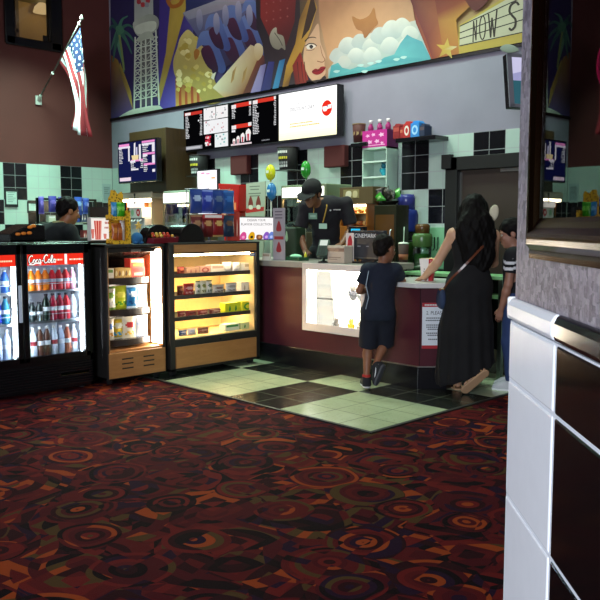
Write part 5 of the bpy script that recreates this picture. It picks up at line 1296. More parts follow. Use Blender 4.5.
# dark cabinet with a basket on top, right of the warmer
Y2 = 6.46
x2, w2, h2 = bk(374, 396, 205, Y2)
t = thing('dark_cabinet', 'dark green brown cabinet between the bright food warmer and the drink dispensers', 'cabinet', (x2, Y2 + .10, BZ), 0)
b = MB(hx('#2a2a1c')); b.box(-w2 / 2, w2 / 2, -.10, .12, 0, h2); b.build('body', 'gloss', t, bevel=.006); b = MB(hx('#5a3c1c')); b.box(-w2 * .42, w2 * .42, -.105, -.1005, h2 * .2, h2 * .85); dd_ = b.build('door', 'gloss', t); b = MB(hx('#a8a8a0')); b.tube([(w2 * .3, -.105, h2 * .4), (w2 * .3, -.125, h2 * .42), (w2 * .3, -.125, h2 * .6), (w2 * .3, -.105, h2 * .62)], .006, 6); b.build('handle', 'metal', dd_)
Yb = 6.42
xb_ = gy(370, 200, Yb).x
xb_ = x2 - .06
t = thing('wire_basket', 'black basket heaped with dark and green pouches beside the shelf tower', 'basket', (xb_, Y2 + .10, BZ + h2 + .0005), 0)
b = MB(hx('#15130f')); b.lathe([(.10, 0), (.15, .04), (.155, .045), (.145, .045), (.10, .01)], n=18, sy=.7); b.build('bowl', 'gloss', t)
rr = random.Random(9)
cols = ['#14130f', '#1e1c18', '#3a9c2c', '#14130f', '#5ac040', '#181612', '#26241e', '#14130f', '#3c8c30', '#1a1815', '#2a2622']
GRN = ('#3a9c2c', '#5ac040', '#3c8c30')
for k in range(11):
    a = k * 2.4; r_ = .03 + .10 * ((k * 37 % 11) / 11)
    bb = chip_bag(.085, .11, .035, hx(cols[k]), hx('#a8e08a') if cols[k] in GRN else hx('#6a6258'), hx(cols[k]), k)
    o = bb.build('snack_pouch', 'foil', None, True, loc=(xb_ + r_ * math.cos(a) * 1.1, Y2 + .10 + r_ * math.sin(a) * .6, BZ + h2 + .014 + .008 * k))
    o.rotation_euler = (rr.uniform(-.5, .3), rr.uniform(-.8, .8), rr.uniform(-.4, .4))
    tag(o, f'{"bright green" if cols[k] in GRN else "dark"} pouch heaped in the black basket by the shelf tower', 'pouch', 'green pouches in the basket' if cols[k] in GRN else 'dark pouches in the basket')
# shelving tower
Y = 6.885; TD = .10
w = .36
x = gy(386.5, 190, Y - TD).x - w / 2
t = thing('shelf_tower', 'pale mint shelf tower with three open bays against the back wall', 'shelving unit', (x, Y, BZ), 0)
b = MB(hx('#b4ccbd')); hT = zat(377, 147, Y - TD)
b.box(-w / 2, -w / 2 + .014, -TD, TD, 0, hT); b.box(w / 2 - .014, w / 2, -TD, TD, 0, hT); b.box(-w / 2, w / 2, TD - .01, TD, 0, hT); b.box(-w / 2, w / 2, -TD, TD, hT - .02, hT); b.build('case', 'matte', t)
for py in (160.5, 176, 190.5, 205):
    b = MB(hx('#c8dccf')); zz = zat(377, py, Y - TD); b.box(-w / 2 + .014, w / 2 - .014, -TD, TD - .01, zz - .02, zz); b.build('shelf', 'matte', t)
o = toy(hx('#2a9cb0'), hx('#1c6a80'), 1.3); tag(o.build('toy_figure', 'cloth', None, True, loc=(x + .09, Y - .04, BZ + zat(377, 176, Y - TD) + .0005)), 'small turquoise toy on the middle shelf of the mint shelf tower', 'toy')
# pink gift box with bottles on the tower top
ht = BZ + hT + .0005
pw_ = w - .002
xp = x
t = thing('pink_crate', 'bright pink printed crate holding pink bottles on top of the shelf tower', 'crate', (xp, Y, ht), 0)
hb = zat(376, 130, Y - TD) - hT
b = MB(hx('#c2208a')); b.box(-pw_ / 2, pw_ / 2, -TD, TD, 0, hb, hx('#5c1a4e'), hx('#c2208a')); yq = -TD - .0008; y9 = -TD - .0001
for k, (u, v, s) in enumerate(((-.28, .70, .1), (-.05, .74, .1), (.28, .70, .13), (-.2, .32, .13), (.1, .34, .12), (.3, .22, .08))):
    b.prism([(u * pw_ + s * pw_ * math.cos(a * PI / 5) * (1 if a % 2 else .55), v * hb + s * hb * 1.1 * math.sin(a * PI / 5) * (1 if a % 2 else .55)) for a in range(10)], yq, y9, hx('#f0b8dc'))
b.box(-pw_ * .42, pw_ * .42, yq, y9, hb * .1, hb * .14, hx('#f0b8dc'))
b.build('carton', 'paper', t, bevel=.004)
for i, u in enumerate((-.35, .02, .36)):
    b = MB(hx('#a83070')); b.lathe([(.03, 0), (.032, .05), (.018, .075), (.018, .085)], n=12)
    tq = thing('pink_bottle', f'pink bottle with white cap on the pink crate, {ORD[i]} from the left', 'bottle', (xp + u * pw_, Y - .02, ht + hb + .0005), 0, 'bottles on the pink crate'); b.build('body', 'gloss', tq, True)
    b = MB(hx('#e8d8dc')); b.lathe([(.021, .084), (.022, .12), (.015, .124)], n=12); b.build('cap', 'gloss', tq, True)
# black ledges with tubs and boxes
lz = gy(415, 141, YW - .25).z
for (pa, pb, nm) in ((350.5, 366, 'short black wall ledge left of the pink crate'), (395.5, 435, 'black wall ledge right of the pink crate holding gift boxes')):
    xa, xb2 = gy(pa, 143, YW - .25).x, gy(pb, 143, YW - .25).x
    b = MB(hx('#141318')); b.box(0, xb2 - xa, -.25, -.0005, 0, .045); tag(b.build('wall_ledge', 'gloss', None, False, .004, loc=(xa, YW, lz)), nm, 'shelf')
lt = lz + .0455
def bucket(r, h, c, c1, loc, label, rt=1.25):
    t = thing('popcorn_bucket', label, 'bucket', loc, 0)
    b = MB(c); b.lathe([(r, 0), (r * rt, h)], n=20)
    b.build('body', 'paper', t, True); b = MB(c1)
    for k in range(9): 
        a0 = 2 * PI * k / 9 + .3; rr_ = r * (1 + (rt - 1) * .55) + .001
        b.poly([(rr_ * math.cos(a0 + d) , rr_ * math.sin(a0 + d), h * (.55 + e)) for d, e in ((-.2, -.18), (.2, -.1), (.24, .2), (-.12, .16))])
    b.build('print', 'paper', t)
    b = MB(c1); b.lathe([(r * rt * .98, h - .012), (r * rt * 1.04, h - .004), (r * rt * 1.04, h), (r * rt * .9, h)], n=20); b.build('rim', 'paper', t, True)
    return t
bucket(.062, .22, hx('#4a1614'), hx('#a08458'), (gy(359, 140, YW - .16).x, YW - .16, lt), 'brown and red popcorn bucket on the short black ledge')
for (pa, pb, py, c, c1, nm, kd) in ((395.5, 402, 124, '#8c1c20', '#b84a40', 'dark red gift box at the left of the right ledge', 0), (402.5, 405.5, 127, '#a02020', '#c86a50', 'small red gift box on the right ledge', 0), (405.8, 412.5, 121.5, '#b82420', '#e8dcd0', 'red box with white front panel on the right ledge', 2), (413, 421.5, 121, '#2a84d0', '#a8d4f4', 'bright blue gift box on the right ledge', 2), (422, 427, 124, '#24304c', '#5a4a50', 'dark blue gift box at the right of the ledge', 0)):
    xa, xb2 = gy(pa, 135, YW - .2).x, gy(pb, 135, YW - .2).x; hh = gy((pa + pb) / 2, py, YW - .2).z - lt
    t = thing('gift_box', nm, 'box', ((xa + xb2) / 2, YW - .18, lt), 0, 'boxes on the black ledge'); w_ = (xb2 - xa)
    carton(w_, hh * .85, .13, hx(c), hx(c1), hx(c), kd).build('body', 'paper', t, bevel=.003)
    b = MB(hx(c)); b.prism([(-w_ * .45, hh * .85), (w_ * .45, hh * .85), (w_ * .25, hh), (-w_ * .25, hh)], -.05, .05); b.build('gable_top', 'paper', t, bevel=.002)
# black popcorn tubs on brackets below the menu screens
for (pa, pb, py0, py1, nm) in ((191.5, 207, 155.5, 176, 'left'), (278.5, 297.5, 147.5, 170, 'right')):
    Yt = YW - .17
    xc = gy((pa + pb) / 2, 160, Yt).x; z0 = gy((pa + pb) / 2, py1, Yt).z; z1 = gy((pa + pb) / 2, py0, Yt).z; r = (gy(pb, 160, Yt).x - gy(pa, 160, Yt).x) / 2 * .78
    t = thing('popcorn_tub', f'black lettered popcorn tub on a small bracket, the {nm} one below the menu screens', 'tub', (xc, Yt, z0), 0)
    b = MB(hx('#141012')); b.lathe([(r * .78, 0), (r, z1 - z0)], n=18); b.build('body', 'paper', t, True)
    b = MB(hx('#e2e0da'));
    hh = z1 - z0
    for k, (v, c) in enumerate(((.78, '#e2e0da'), (.52, '#c8b82a'), (.16, '#b8b8b8'), (.30, '#8a8a8a'))):
        for j in range(7):
            a = -PI / 2 - .75 + j * .22; rr_ = r * (.78 + .22 * v) + .0015
            b.poly([(rr_ * math.cos(a + d), rr_ * math.sin(a + d), hh * (v + e)) for d, e in ((0, -.05), (.15, -.05), (.15, .06), (0, .06))], hx(c))
    b.build('print', 'paper', t)
    b = MB(hx('#2a1416')); b.lathe([(r * 1.0, hh - .01), (r * 1.05, hh), (r * .95, hh + .004)], n=18); b.build('rim', 'paper', t, True)
    b = MB(hx('#8a8a88')); b.box(-r * .9, r * .9, -r, YW - Yt - .0125, -.012, -.0005); b.build('bracket', 'metal', t)
# maroon wall panels
for (pa, pb, py0, py1, nm) in ((230, 246.5, 155.5, 174.5, 'left'), (323.5, 344, 145.5, 167, 'right')):
    Yt = YW - .10
    xa, xb2 = gy(pa, 160, Yt).x, gy(pb, 160, Yt).x; z0, z1 = gy((pa + pb) / 2, py1, Yt).z, gy((pa + pb) / 2, py0, Yt).z
    b = MB(hx('#4c1616')); b.box(0, xb2 - xa, 0, .0875, 0, z1 - z0); tag(b.build('wall_panel', 'cloth', None, False, .012, loc=(xa, Yt, z0)), f'square maroon padded panel on the tiled wall, the {nm} one of two', 'wall panel')
# balloons on sticks
for (px, py, rx, rz, c, Yb, nm) in ((270.5, 172.5, 5.6, 8, '#c8c81c', 6.3, 'yellow'), (271.5, 191.5, 5.6, 8.6, '#2468a0', 6.25, 'blue'), (305.8, 169.5, 5.6, 8.6, '#2a8c2c', 6.3, 'green')):
    p = gy(px, py, BY + .06); s = (p.y * FW.y + p.x * FW.x) / FPX
    t = thing('balloon', f'{nm} balloon with white mark on a stick above the back counter', 'balloon', (p.x, BY + .06, BZ), 0, 'balloons above the counter')
    zc = p.z - BZ
    b = MB(hx(c)); b.ell((0, 0, zc), (rx * s, rx * s * .8, rz * s), 18, 12); b.cyl((0, 0, zc - rz * s - .012), (0, 0, zc - rz * s + .01), .014, .004, 8); bo = b.build('skin', 'gloss', t, True)
    b = MB(hx('#e8f0e8')); y_ = -rx * s * .8 - .001
    for k in range(3): b.box(-.020 + k * .015, -.009 + k * .015, y_, y_ + .012, zc - .01, zc + .022)
    b.build('white_mark', 'paper', bo)
    b = MB(hx('#c8d0c0')); b.cyl((0, 0, .01), (0, 0, zc - rz * s), .004, n=6); b.build('stick', 'gloss', t)
    b = MB(hx('#3a3a3a')); b.lathe([(.05, 0), (.05, .012), (.015, .02)], n=14); b.build('foot', 'gloss', t, True)
# red popcorn tub stand and grey popcorn poster behind the wire rack
Y = 6.50
x, w, h = bk(223, 247, 183, Y); z = lambda py: zat(235, py, Y)
t = thing('red_tub_stand', 'large flared red popcorn tub display with a lit orange foot behind the wire rack', 'popcorn tub', (x, Y, BZ), 0)
w = w * .9
b = MB(hx('#b01c18'))
pr = [(-w * .40, z(212)), (w * .42, z(212)), (w * .50, h * .97), (-w * .50, h), (-w * .46, z(197))]
b.prism(pr, -.10, .10); b.box(-w * .3, w * .3, -.08, .08, 0, z(212)); b.build('tub', 'gloss', t, bevel=.012)
b = MB(hx('#e07a4a'))
for k in range(3): b.box(-w * .22 + k * w * .2, -w * .06 + k * w * .2, -.1015, -.1005, z(210), z(203))
b.box(-w * .1, w * .2, -.1015, -.1005, z(191), z(190)); b.build('print', 'paper', t)
b = MB((1.0, .46, .16)); b.lathe([(.05, z(219)), (.10, z(217)), (.10, z(213)), (.04, z(212))], (0, -.09, 0), 16); b.build('amber_lamp', 'screen', t, True)
x, w, h = bk(246, 267, 182, Y); z = lambda py: zat(256, py, Y)
t = thing('popcorn_poster', 'grey standing poster with two red popcorn pictures behind the lit sign', 'poster', (x, Y - .02, BZ), 0)
b = MB(hx('#a3a896')); w_ = w * .97
b.prism([(-w_ * .44, 0), (w_ * .40, 0), (w_ * .52, h), (-w_ * .42, h * .985)], -.006, .006, front=hx('#a8ad9a')); yq = -.0068
b.prism([(-w_ * .44, z(213)), (w_ * .44, z(211)), (w_ * .45, z(207)), (-w_ * .44, z(208.5))], yq, -.0061, hx('#b82420'))
for u in (-.2, .18):
    zc = z(203); b.prism(smoothloop([(u * w_, zc + .09), (u * w_ + .045, zc), (u * w_ + .03, zc - .045), (u * w_ - .03, zc - .045), (u * w_ - .045, zc)], 4), yq, -.0061, hx('#7a2a20')); b.prism(smoothloop([(u * w_ - .03, zc - .03), (u * w_ + .03, zc - .03), (u * w_ + .035, zc - .075), (u * w_ - .03, zc - .075)], 3), yq - .0004, -.0066, hx('#e0d8c4'))
for k, (v, wd) in enumerate(((186, .5), (189, .42), (193, .6), (195.5, .5))): b.box(-w_ * wd / 2, w_ * wd / 2, yq, -.0061, z(v + 1), z(v), hx('#6a7064'))
b.build('board', 'paper', t)
b = MB(hx('#4a4a4a')); b.box(-w_ * .3, w_ * .3, .0, .12, 0, .02); b.build('foot', 'gloss', t)
# lit white screen above the wire rack
x, w, h = bk(198.5, 219, 169.5, Y); z = lambda py: zat(208, py, Y)
t = thing('lit_counter_screen', 'upright white lit screen above the blue snack bags', 'screen', (x, Y, BZ), 0)
b = MB(hx('#2a2a30')); b.box(-w / 2, w / 2, -.02, .03, z(215), h); b.build('housing', 'gloss', t, bevel=.005)
b = MB((1.0, .96, 1.0)); b.quad((-w * .47, -.0206, z(214)), (w * .47, -.0206, z(214)), (w * .47, -.0206, h - .015), (-w * .47, -.0206, h - .015))
for k, (u, v, c) in enumerate(((-.2, .94, '#d890b8'), (.05, .92, '#e0a0c0'), (.3, .82, '#e0a05a'), (-.3, .7, '#f0d0e0'))): b.box(u * w - .04, u * w + .04, -.0214, -.0207, z(214) + (h - z(214)) * v - .02, z(214) + (h - z(214)) * v, hx(c))
b.build('screen', 'sign', t)
b = MB(hx('#2a2a30')); b.cyl((0, .005, .01), (0, .005, z(215)), .02, n=10); b.box(-.12, .12, -.1, .1, 0, .012); b.build('stand', 'gloss', t)

# dispensers at the right of the back counter
def disp(pa, pb, py, Y, label, base, mid, lid, tint):
    x, w, h = bk(pa, pb, py, Y); t = thing('drink_dispenser', label, 'dispenser', (x, Y, BZ), 0); r = w / 2
    b = MB(hx(base)); b.lathe([(r * .9, 0), (r * .95, .02), (r * .9, .05)], n=18); b.build('base', 'gloss', t, True)
    b = MB(); b.lathe([(r * .88, .05), (r * .92, h * .45), (r * .88, h * .5)], n=20); b.build('clear_tank', 'plastic', t, True)
    b = MB(hx(tint)); b.lathe([(r * .82, .055), (r * .84, h * .36)], n=20); b.build('drink', 'drink', t, True)
    b = MB(hx(mid)); b.lathe([(r * .90, h * .5), (r * .98, h * .53), (r, h * .72), (r * .92, h * .78), (r * .74, h * .80)], n=20); b.build('jug', 'gloss', t, True)
    b = MB(hx(lid)); b.lathe([(r * .72, h * .80), (r * .74, h * .96), (r * .6, h), (.004, h)], n=18); b.build('lid', 'gloss', t, True)
disp(397, 416, 194.5, 6.76, 'tall drink dispenser with blue jug right of the register', '#3a5a3c', '#27357a', '#3c3f86', '#5a8a3c')
disp(414.5, 431, 224, 6.60, 'wide green glass drink dispenser beside the blue jug dispenser', '#2a4a2c', '#4a6a38', '#5a3c1c', '#2f6a24')
# steel splash back with tap at the right
x = gy(437, 230, YW - .04).x
t = thing('splash_back', 'steel splash back, green light in its colour, with taps by the door frame', 'panel', (x, YW - .03, BZ), 0)
w = .22
b = MB(hx('#86c496')); b.box(-w, w * .55, 0, .017, 0, zat(437, 227.5, YW - .03)); b.build('sheet', 'gloss', t)  # green of the light mixed into the sheet colour
for k in range(4): b = MB(hx('#2a4a34')); b.tube([(-.12 + k * .045, -.012, .34), (-.118 + k * .045, -.014, .22), (-.11 + k * .045, -.05, .2)], .007, 6); b.build('tap', 'metal', t)
# ================================================================== screens on the wall
def tv(name, label, x0, x1, z0, z1, y, content, cat='screen', depth=.11, group=None, mat='screen', bez=.012):
    w, h = x1 - x0, z1 - z0
    t = thing(name, label, cat, ((x0 + x1) / 2, y, z0), 0, group)
    b = MB(hx('#0a0a0c')); b.box(-w / 2, w / 2, 0, depth, 0, h); b.build('housing', 'gloss', t, bevel=.005)
    b = MB()
    def R(u0, v0, u1, v1, c, lay=1):
        yy = -.0006 - .0004 * lay; W, H = w - 2 * bez, h - 2 * bez
        b.quad(*[((u - .5) * W, yy, bez + v * H) for u, v in ((u0, v0), (u1, v0), (u1, v1), (u0, v1))], c if isinstance(c, tuple) else hx(c))
    def Tx(s, u, v, hh, ww, c, shear=0.0, align='C', lay=3):
        W, H = w - 2 * bez, h - 2 * bez
        b.text(s, ((u - .5) * W, -.0006 - .0004 * lay, bez + v * H), (1, 0, 0), (0, 0, 1), hh * H, ww * W, hx(c), shear, align)
    def Pg(pts, c, lay=2):
        W, H = w - 2 * bez, h - 2 * bez
        b.poly([((u - .5) * W, -.0006 - .0004 * lay, bez + v * H) for u, v in pts], hx(c))
    content(R, Tx, Pg); b.build('screen', mat, t)
    b = MB(hx('#2a2a2c')); b.box(-w * .2, w * .2, depth - .001, YW - y - .0005, h * .3, h * .7); b.build('wall_mount', 'metal', t)
    return t
Yt = YW - .20
xs_ = [gy(p, 120, Yt).x for p in (183.5, 229.3, 278.3, 337.5)]
zlo = 2.46; zhi = 3.055
def lines(R, u, v0, v1, n, wmax, seed, c='#e8e8ec', right=False, hh=.5):
    r = random.Random(seed); st = (v0 - v1) / n
    for k in range(n):
        wd = wmax * r.uniform(.55, 1); v = v0 - k * st
        nseg = max(2, int(wd / .03))
        for j in range(nseg):
            a = j * wd / nseg; bb = a + wd / nseg * r.uniform(.65, .92)
            if right: R(u - bb, v - st * hh, u - a, v, c, 2)
            else: R(u + a, v - st * hh, u + bb, v, c, 2)
def menuA(R, Tx, Pg):
    R(0, 0, 1, 1, '#060608', 0)
    R(.02, .88, .42, .955, '#c8382e'); R(.03, .885, .16, .95, '#f0e8e8', 2)
    lines(R, .04, .86, .30, 15, .10, 1); lines(R, .42, .86, .34, 14, .06, 2, right=True); R(.33, .70, .36, .74, '#e8e8ec', 2)
    R(.02, .03, .42, .12, '#8c8c94'); R(.05, .05, .38, .10, '#c0c0c6', 2)
    R(.46, .70, .72, .985, '#f4f2f2'); R(.73, .70, .985, .985, '#f4f2f2'); R(.46, .36, .985, .68, '#f2f2f4'); R(.70, .02, .985, .34, '#eef2f2')
    r = random.Random(4)
    for k in range(26):
        u, v = r.uniform(.48, .95), r.choice([r.uniform(.73, .95), r.uniform(.39, .65)]); R(u, v, u + r.uniform(.015, .03), v + r.uniform(.02, .05), r.choice(['#c8848c', '#b8bcc0', '#8a8a90', '#d8b4b8', '#9ab0b0']), 2)
    for k in range(9):
        u, v = r.uniform(.72, .93), r.uniform(.05, .3); R(u, v, u + .03, v + .04, r.choice(['#7cc0bc', '#8c8c90', '#b8d8d4']), 2)
    for k in range(16):
        u, v = r.uniform(.48, .62), r.uniform(.05, .28); R(u, v, u + .05, v + .05, r.choice(['#f0f0f0', '#e03a50', '#e8e0e0', '#c83048']), 2)
    for j in range(5): R(.60 + j * .035, .685, .628 + j * .035, .70, '#c8c8cc', 2)
def menuB(R, Tx, Pg):
    R(0, 0, 1, 1, '#060608', 0)
    R(.10, .88, .46, .97, '#d83a2c'); R(.04, .86, .14, .95, '#f0e8e8', 2); R(.42, .90, .47, .975, '#f0e8e8', 2)
    lines(R, .05, .84, .62, 6, .09, 5); lines(R, .46, .86, .64, 7, .05, 6, right=True)
    R(.10, .40, .46, .49, '#d83a2c'); R(.04, .385, .14, .475, '#f0e8e8', 2); R(.40, .42, .47, .50, '#f0e8e8', 2); R(.04, .32, .12, .37, '#e8e8ec', 2)
    for k, (u, s) in enumerate(((.09, .6), (.18, .72), (.28, .86), (.40, 1.1))):
        z = .03 + .02 * k
        Pg([(u - .035 * s, z), (u + .035 * s, z), (u + .05 * s, z + .14 * s), (u - .05 * s, z + .14 * s)], '#e8e4e6', 1)
        Pg([(u - .015 * s, z), (u + .012 * s, z), (u + .016 * s, z + .14 * s), (u - .02 * s, z + .14 * s)], '#c82a44', 2)
        Pg([(u - .055 * s, z + .14 * s), (u + .055 * s, z + .14 * s), (u + .045 * s, z + .20 * s), (u + .01, z + .25 * s), (u - .04 * s, z + .21 * s)], '#f6f0ee', 2)
    R(.02, .01, .47, .05, '#e4d4d8', 1)
    R(.56, .90, .95, .985, '#d83a2c'); R(.50, .885, .60, .97, '#f0e8e8', 2); R(.93, .92, .97, .99, '#f0e8e8', 2)
    lines(R, .50, .86, .20, 18, .14, 7); lines(R, .97, .90, .34, 15, .05, 8, right=True)
    for j in range(6): R(.68 + j * .028, .045, .70 + j * .028, .065, '#9a9aa0', 2)
def menuC(R, Tx, Pg):
    W1, Y1 = (1.0, 1.0, 1.0), (1.0, .98, .72)
    n = 8
    R(0, 0, 1, 1, W1, 0)
    for k in range(n):
        f = 1 - k / n; R(0, k * .05, 1, (k + 1) * .05, (1.0, 1 - .015 * f, 1 - .36 * f), 1)
    Tx('TUESDAY IS', .42, .72, .045, .26, '#8c8c8c'); Tx('DISCOUNT DAY', .42, .60, .075, .44, '#4a4648', .35); Tx('FOR MEMBERS', .42, .53, .03, .30, '#b0a8a8')
    Pg([(.84 + .085 * math.cos(k * PI / 14), .56 + .16 * math.sin(k * PI / 14)) for k in range(28)], '#d82a1c', 2)
    Pg([(.765, .56), (.79, .50), (.83, .50), (.85, .54), (.915, .55), (.915, .63), (.86, .62), (.84, .60), (.77, .60)], '#fffafa', 3); R(.84, .585, .86, .61, '#5a4a8c', 4)
    lines(lambda u0, v0, u1, v1, c, l: R(u0, v0 , u1, v1, c, 3), .20, .34, .22, 2, .62, 3, '#d8b85a', hh=.4)
tv('menu_screen', 'black menu screen with white food pictures, left one of the row of three', xs_[0], xs_[1] - .002, zlo, zhi, Yt, menuA, 'menu screen', group='menu screens')
tv('menu_screen', 'black menu screen with red headings and popcorn tubs, middle one of the row of three', xs_[1], xs_[2] - .002, zlo, zhi, Yt, menuB, 'menu screen', group='menu screens')
tv('menu_screen', 'white and yellow discount day screen, right one of the row of three', xs_[2], xs_[3], zlo, zhi, Yt, menuC, 'menu screen', group='menu screens', mat='sign')
# brown hood box with small menu screen
Yh = YW - .55
xa, xb2 = gy(129.5, 160, Yh).x, gy(166, 160, Yh).x
z0, z1 = gy(150, 193, Yh).z, gy(150, 129.5, Yh).z
b = MB(); b.prism([(0, 0), (xb2 - xa, 0), (xb2 - xa, z1 - z0), (0, z1 - z0)], 0, .5495)
tag(b.build('wall_box', 'brownwood', None, False, .01, loc=(xa, Yh, z0)), 'large brown wooden box on the back wall behind the small menu screen', 'wall box')
def menuS(R, Tx, Pg):
    R(0, 0, 1, 1, '#151a4a', 0)
    R(.02, .90, .30, .97, '#f090d0'); R(.0, .86, .32, .91, '#e8e0f0', 2); lines(R, .02, .86, .46, 10, .12, 1); R(.27, .52, .31, .88, '#e8e4f0', 2)
    Pg([(.42, .52), (.46, .52), (.47, .98), (.43, .96)], '#f0ecf4'); Pg([(.38, .54), (.54, .54), (.55, .66), (.36, .66)], '#f0d8a0', 3); R(.56, .50, .61, .92, '#f0ecf4'); R(.48, .6, .52, .86, '#c8c4e0')
    R(.64, .94, .97, .99, '#f090d0'); R(.64, .88, .97, .93, '#e8e4f0', 2); lines(R, .66, .88, .70, 4, .16, 2); R(.90, .70, .97, .90, '#e8e4f0', 2)
    R(.66, .64, .97, .69, '#f090d0'); R(.66, .60, .78, .66, '#e8e4f0', 2); lines(R, .66, .60, .44, 4, .13, 3); R(.90, .42, .97, .62, '#e8e4f0', 2)
    R(.34, .50, .66, .55, '#f090d0'); R(.32, .47, .46, .53, '#e8e4f0', 2); lines(R, .34, .46, .30, 3, .13, 4); R(.34, .28, .54, .32, '#e8e4f0', 2); lines(R, .66, .5, .30, 4, .08, 6, right=True)
    R(.68, .38, .97, .43, '#f090d0'); lines(R, .68, .38, .20, 4, .11, 5); R(.90, .20, .97, .27, '#e8e4f0', 2)
    R(.02, .02, .33, .11, '#f0d8e8')
Ys = YW - .75
xa2, xb3 = gy(118, 160, Ys).x, gy(157, 160, Ys).x
tv('menu_screen', 'small dark blue menu screen with pink headings in front of the brown wall box', xa2, xb3, gy(137, 182.5, Ys).z, gy(137, 140, Ys).z, Ys, menuS, 'menu screen', .08, 'menu screens', bez=.02)
# tilted screen at the right, partly behind the near wall
p = gy(508.5, 80, 6.22)
t = thing('tilted_screen', 'tilted grey edged screen with a pale picture high beside the near papered wall', 'screen', (p.x, p.y, p.z), math.radians(62))
t.rotation_euler = (math.radians(-9), 0, math.radians(62))
w, h = .80, .48
b = MB(hx('#15161c')); b.box(0, w, 0, .075, -h / 2, h / 2); b.build('housing', 'gloss', t, bevel=.004)
b = MB(hx('#7c7d86')); b.box(-.002, .045, -.004, .012, -h / 2, h / 2); b.box(w - .045, w, -.004, .012, -h / 2, h / 2); b.box(0, w, -.004, .012, -h / 2, -h / 2 + .03); b.box(0, w, -.004, .012, h / 2 - .03, h / 2); b.build('bezel', 'gloss', t, bevel=.002)
b = MB(); yq = -.0005
b.quad((.045, yq, 0), (w - .045, yq, 0), (w - .045, yq, h / 2 - .03), (.045, yq, h / 2 - .03), hx('#c9c6e6')); b.quad((.045, yq, -h / 2 + .03), (w - .045, yq, -h / 2 + .03), (w - .045, yq, 0), (.045, yq, 0), hx('#2f5c68'))
b.poly([(.045, yq - .0005, .0), (.045, yq - .0005, .06), (.2, yq - .0005, .10), (.4, yq - .0005, .04), (w - .045, yq - .0005, .12), (w - .045, yq - .0005, 0)], hx('#9c9cc8')); b.build('screen', 'screen', t)
b = MB(hx('#1a1a1c')); b.tube([(w * .5, .07, 0), (w * .62, .14, .02), (w * .88, .29, .06)], .025, 8); b.build('arm', 'metal', t)
# notices on the side wall
def notice(px0, px1, py0, py1, label, frame='#26282a', paper_='#b8ccc4', X=XW + .014, lines_=6, pict=None):
    ya, yb2 = gx(px0, (py0 + py1) / 2, X).y, gx(px1, (py0 + py1) / 2, X).y; z0, z1 = gx((px0 + px1) / 2, py1, X).z, gx((px0 + px1) / 2, py0, X).z
    t = thing('wall_notice', label, 'notice', (X, (ya + yb2) / 2, z0), PI / 2); w, h = yb2 - ya, z1 - z0
    b = MB(hx(frame)); b.box(-w / 2, w / 2, -.02, -.0005, 0, h); b.build('frame', 'gloss', t, bevel=.003)
    b = MB(hx(paper_)); b.box(-w / 2 + .02, w / 2 - .02, -.0212, -.0201, .02 + h * .08, h - .02 - h * .08)
    for k in range(lines_): b.box(-w * .3, w * (.3 - .1 * (k % 3)), -.0218, -.0213, h * (.78 - k * .1), h * (.81 - k * .1), hx('#6a7c78'))
    b.build('sheet', 'paper', t)
notice(4.5, 17.5, 189, 207, 'black framed notice with pale sheet on the tiled side wall')
notice(27, 42, 201.5, 213, 'dark framed white board above the low shelf on the side wall', lines_=2, paper_='#c8d8d0')
notice(102, 110.5, 184, 203, 'pale narrow notice on the white tiles near the room corner', '#a8bcb8', '#90a4a4', lines_=4)
# hanging rack with purple and blue bags near the side wall
X = -10.6
def xr_(px, py): p = gx(px, py, X); return p
p0, p1 = xr_(36, 199), xr_(96, 199)
t = thing('hanging_rack', 'black free standing rail hung with purple and blue bags behind the man in grey', 'rack', (X, (p0.y + p1.y) / 2, .006), PI / 2)
wr = (p1.y - p0.y); zt = xr_(66, 198.5).z - .006
b = MB(hx('#161a18')); b.box(-wr / 2, wr / 2, -.015, .015, zt - .03, zt); b.box(-wr / 2, -wr / 2 + .03, -.015, .015, 0.02, zt); b.box(wr / 2 - .03, wr / 2, -.015, .015, 0.02, zt); b.box(-wr / 2 - .02, -wr / 2 + .05, -.2, .2, 0, .02); b.box(wr / 2 - .05, wr / 2 + .02, -.2, .2, 0, .02); b.build('frame', 'metal', t)
for k, z_ in enumerate((zt - .34, zt - .62)):
    b = MB(hx('#8ca89c')); b.box(-wr / 2 + .03, wr / 2 - .03, -.1, .1, z_ - .02, z_); b.build('shelf', 'metal', t)
for i, (pa, pb, py0, py1, c, c1, nm) in enumerate(((36.5, 42, 196.5, 214, '#5046a0', '#7a6ac0', 'narrow violet'), (46.5, 54.5, 196, 212, '#3c3a8c', '#6a5cb0', 'violet'), (56.5, 62, 197, 213, '#3a3a84', '#5c52a4', 'dark violet'), (72.5, 80, 197, 215, '#2c4a9c', '#6a9ad0', 'blue'), (80.5, 87, 198, 214, '#2a3f92', '#4a6ab8', 'deep blue'))):
    q0, q1 = xr_(pa, 205), xr_(pb, 205); zz0, zz1 = xr_(pa, py1).z, xr_(pa, py0).z
    put(chip_bag(q1.y - q0.y, zz1 - zz0, .07, hx(c), hx(c1), hx(c), i + 1), 'hanging_bag', 'foil', (X + .06, (q0.y + q1.y) / 2, zz0), f'{nm} bag hung on the black rail, {ORD[i]} from the left', 'bag', 'bags on the black rail', True)
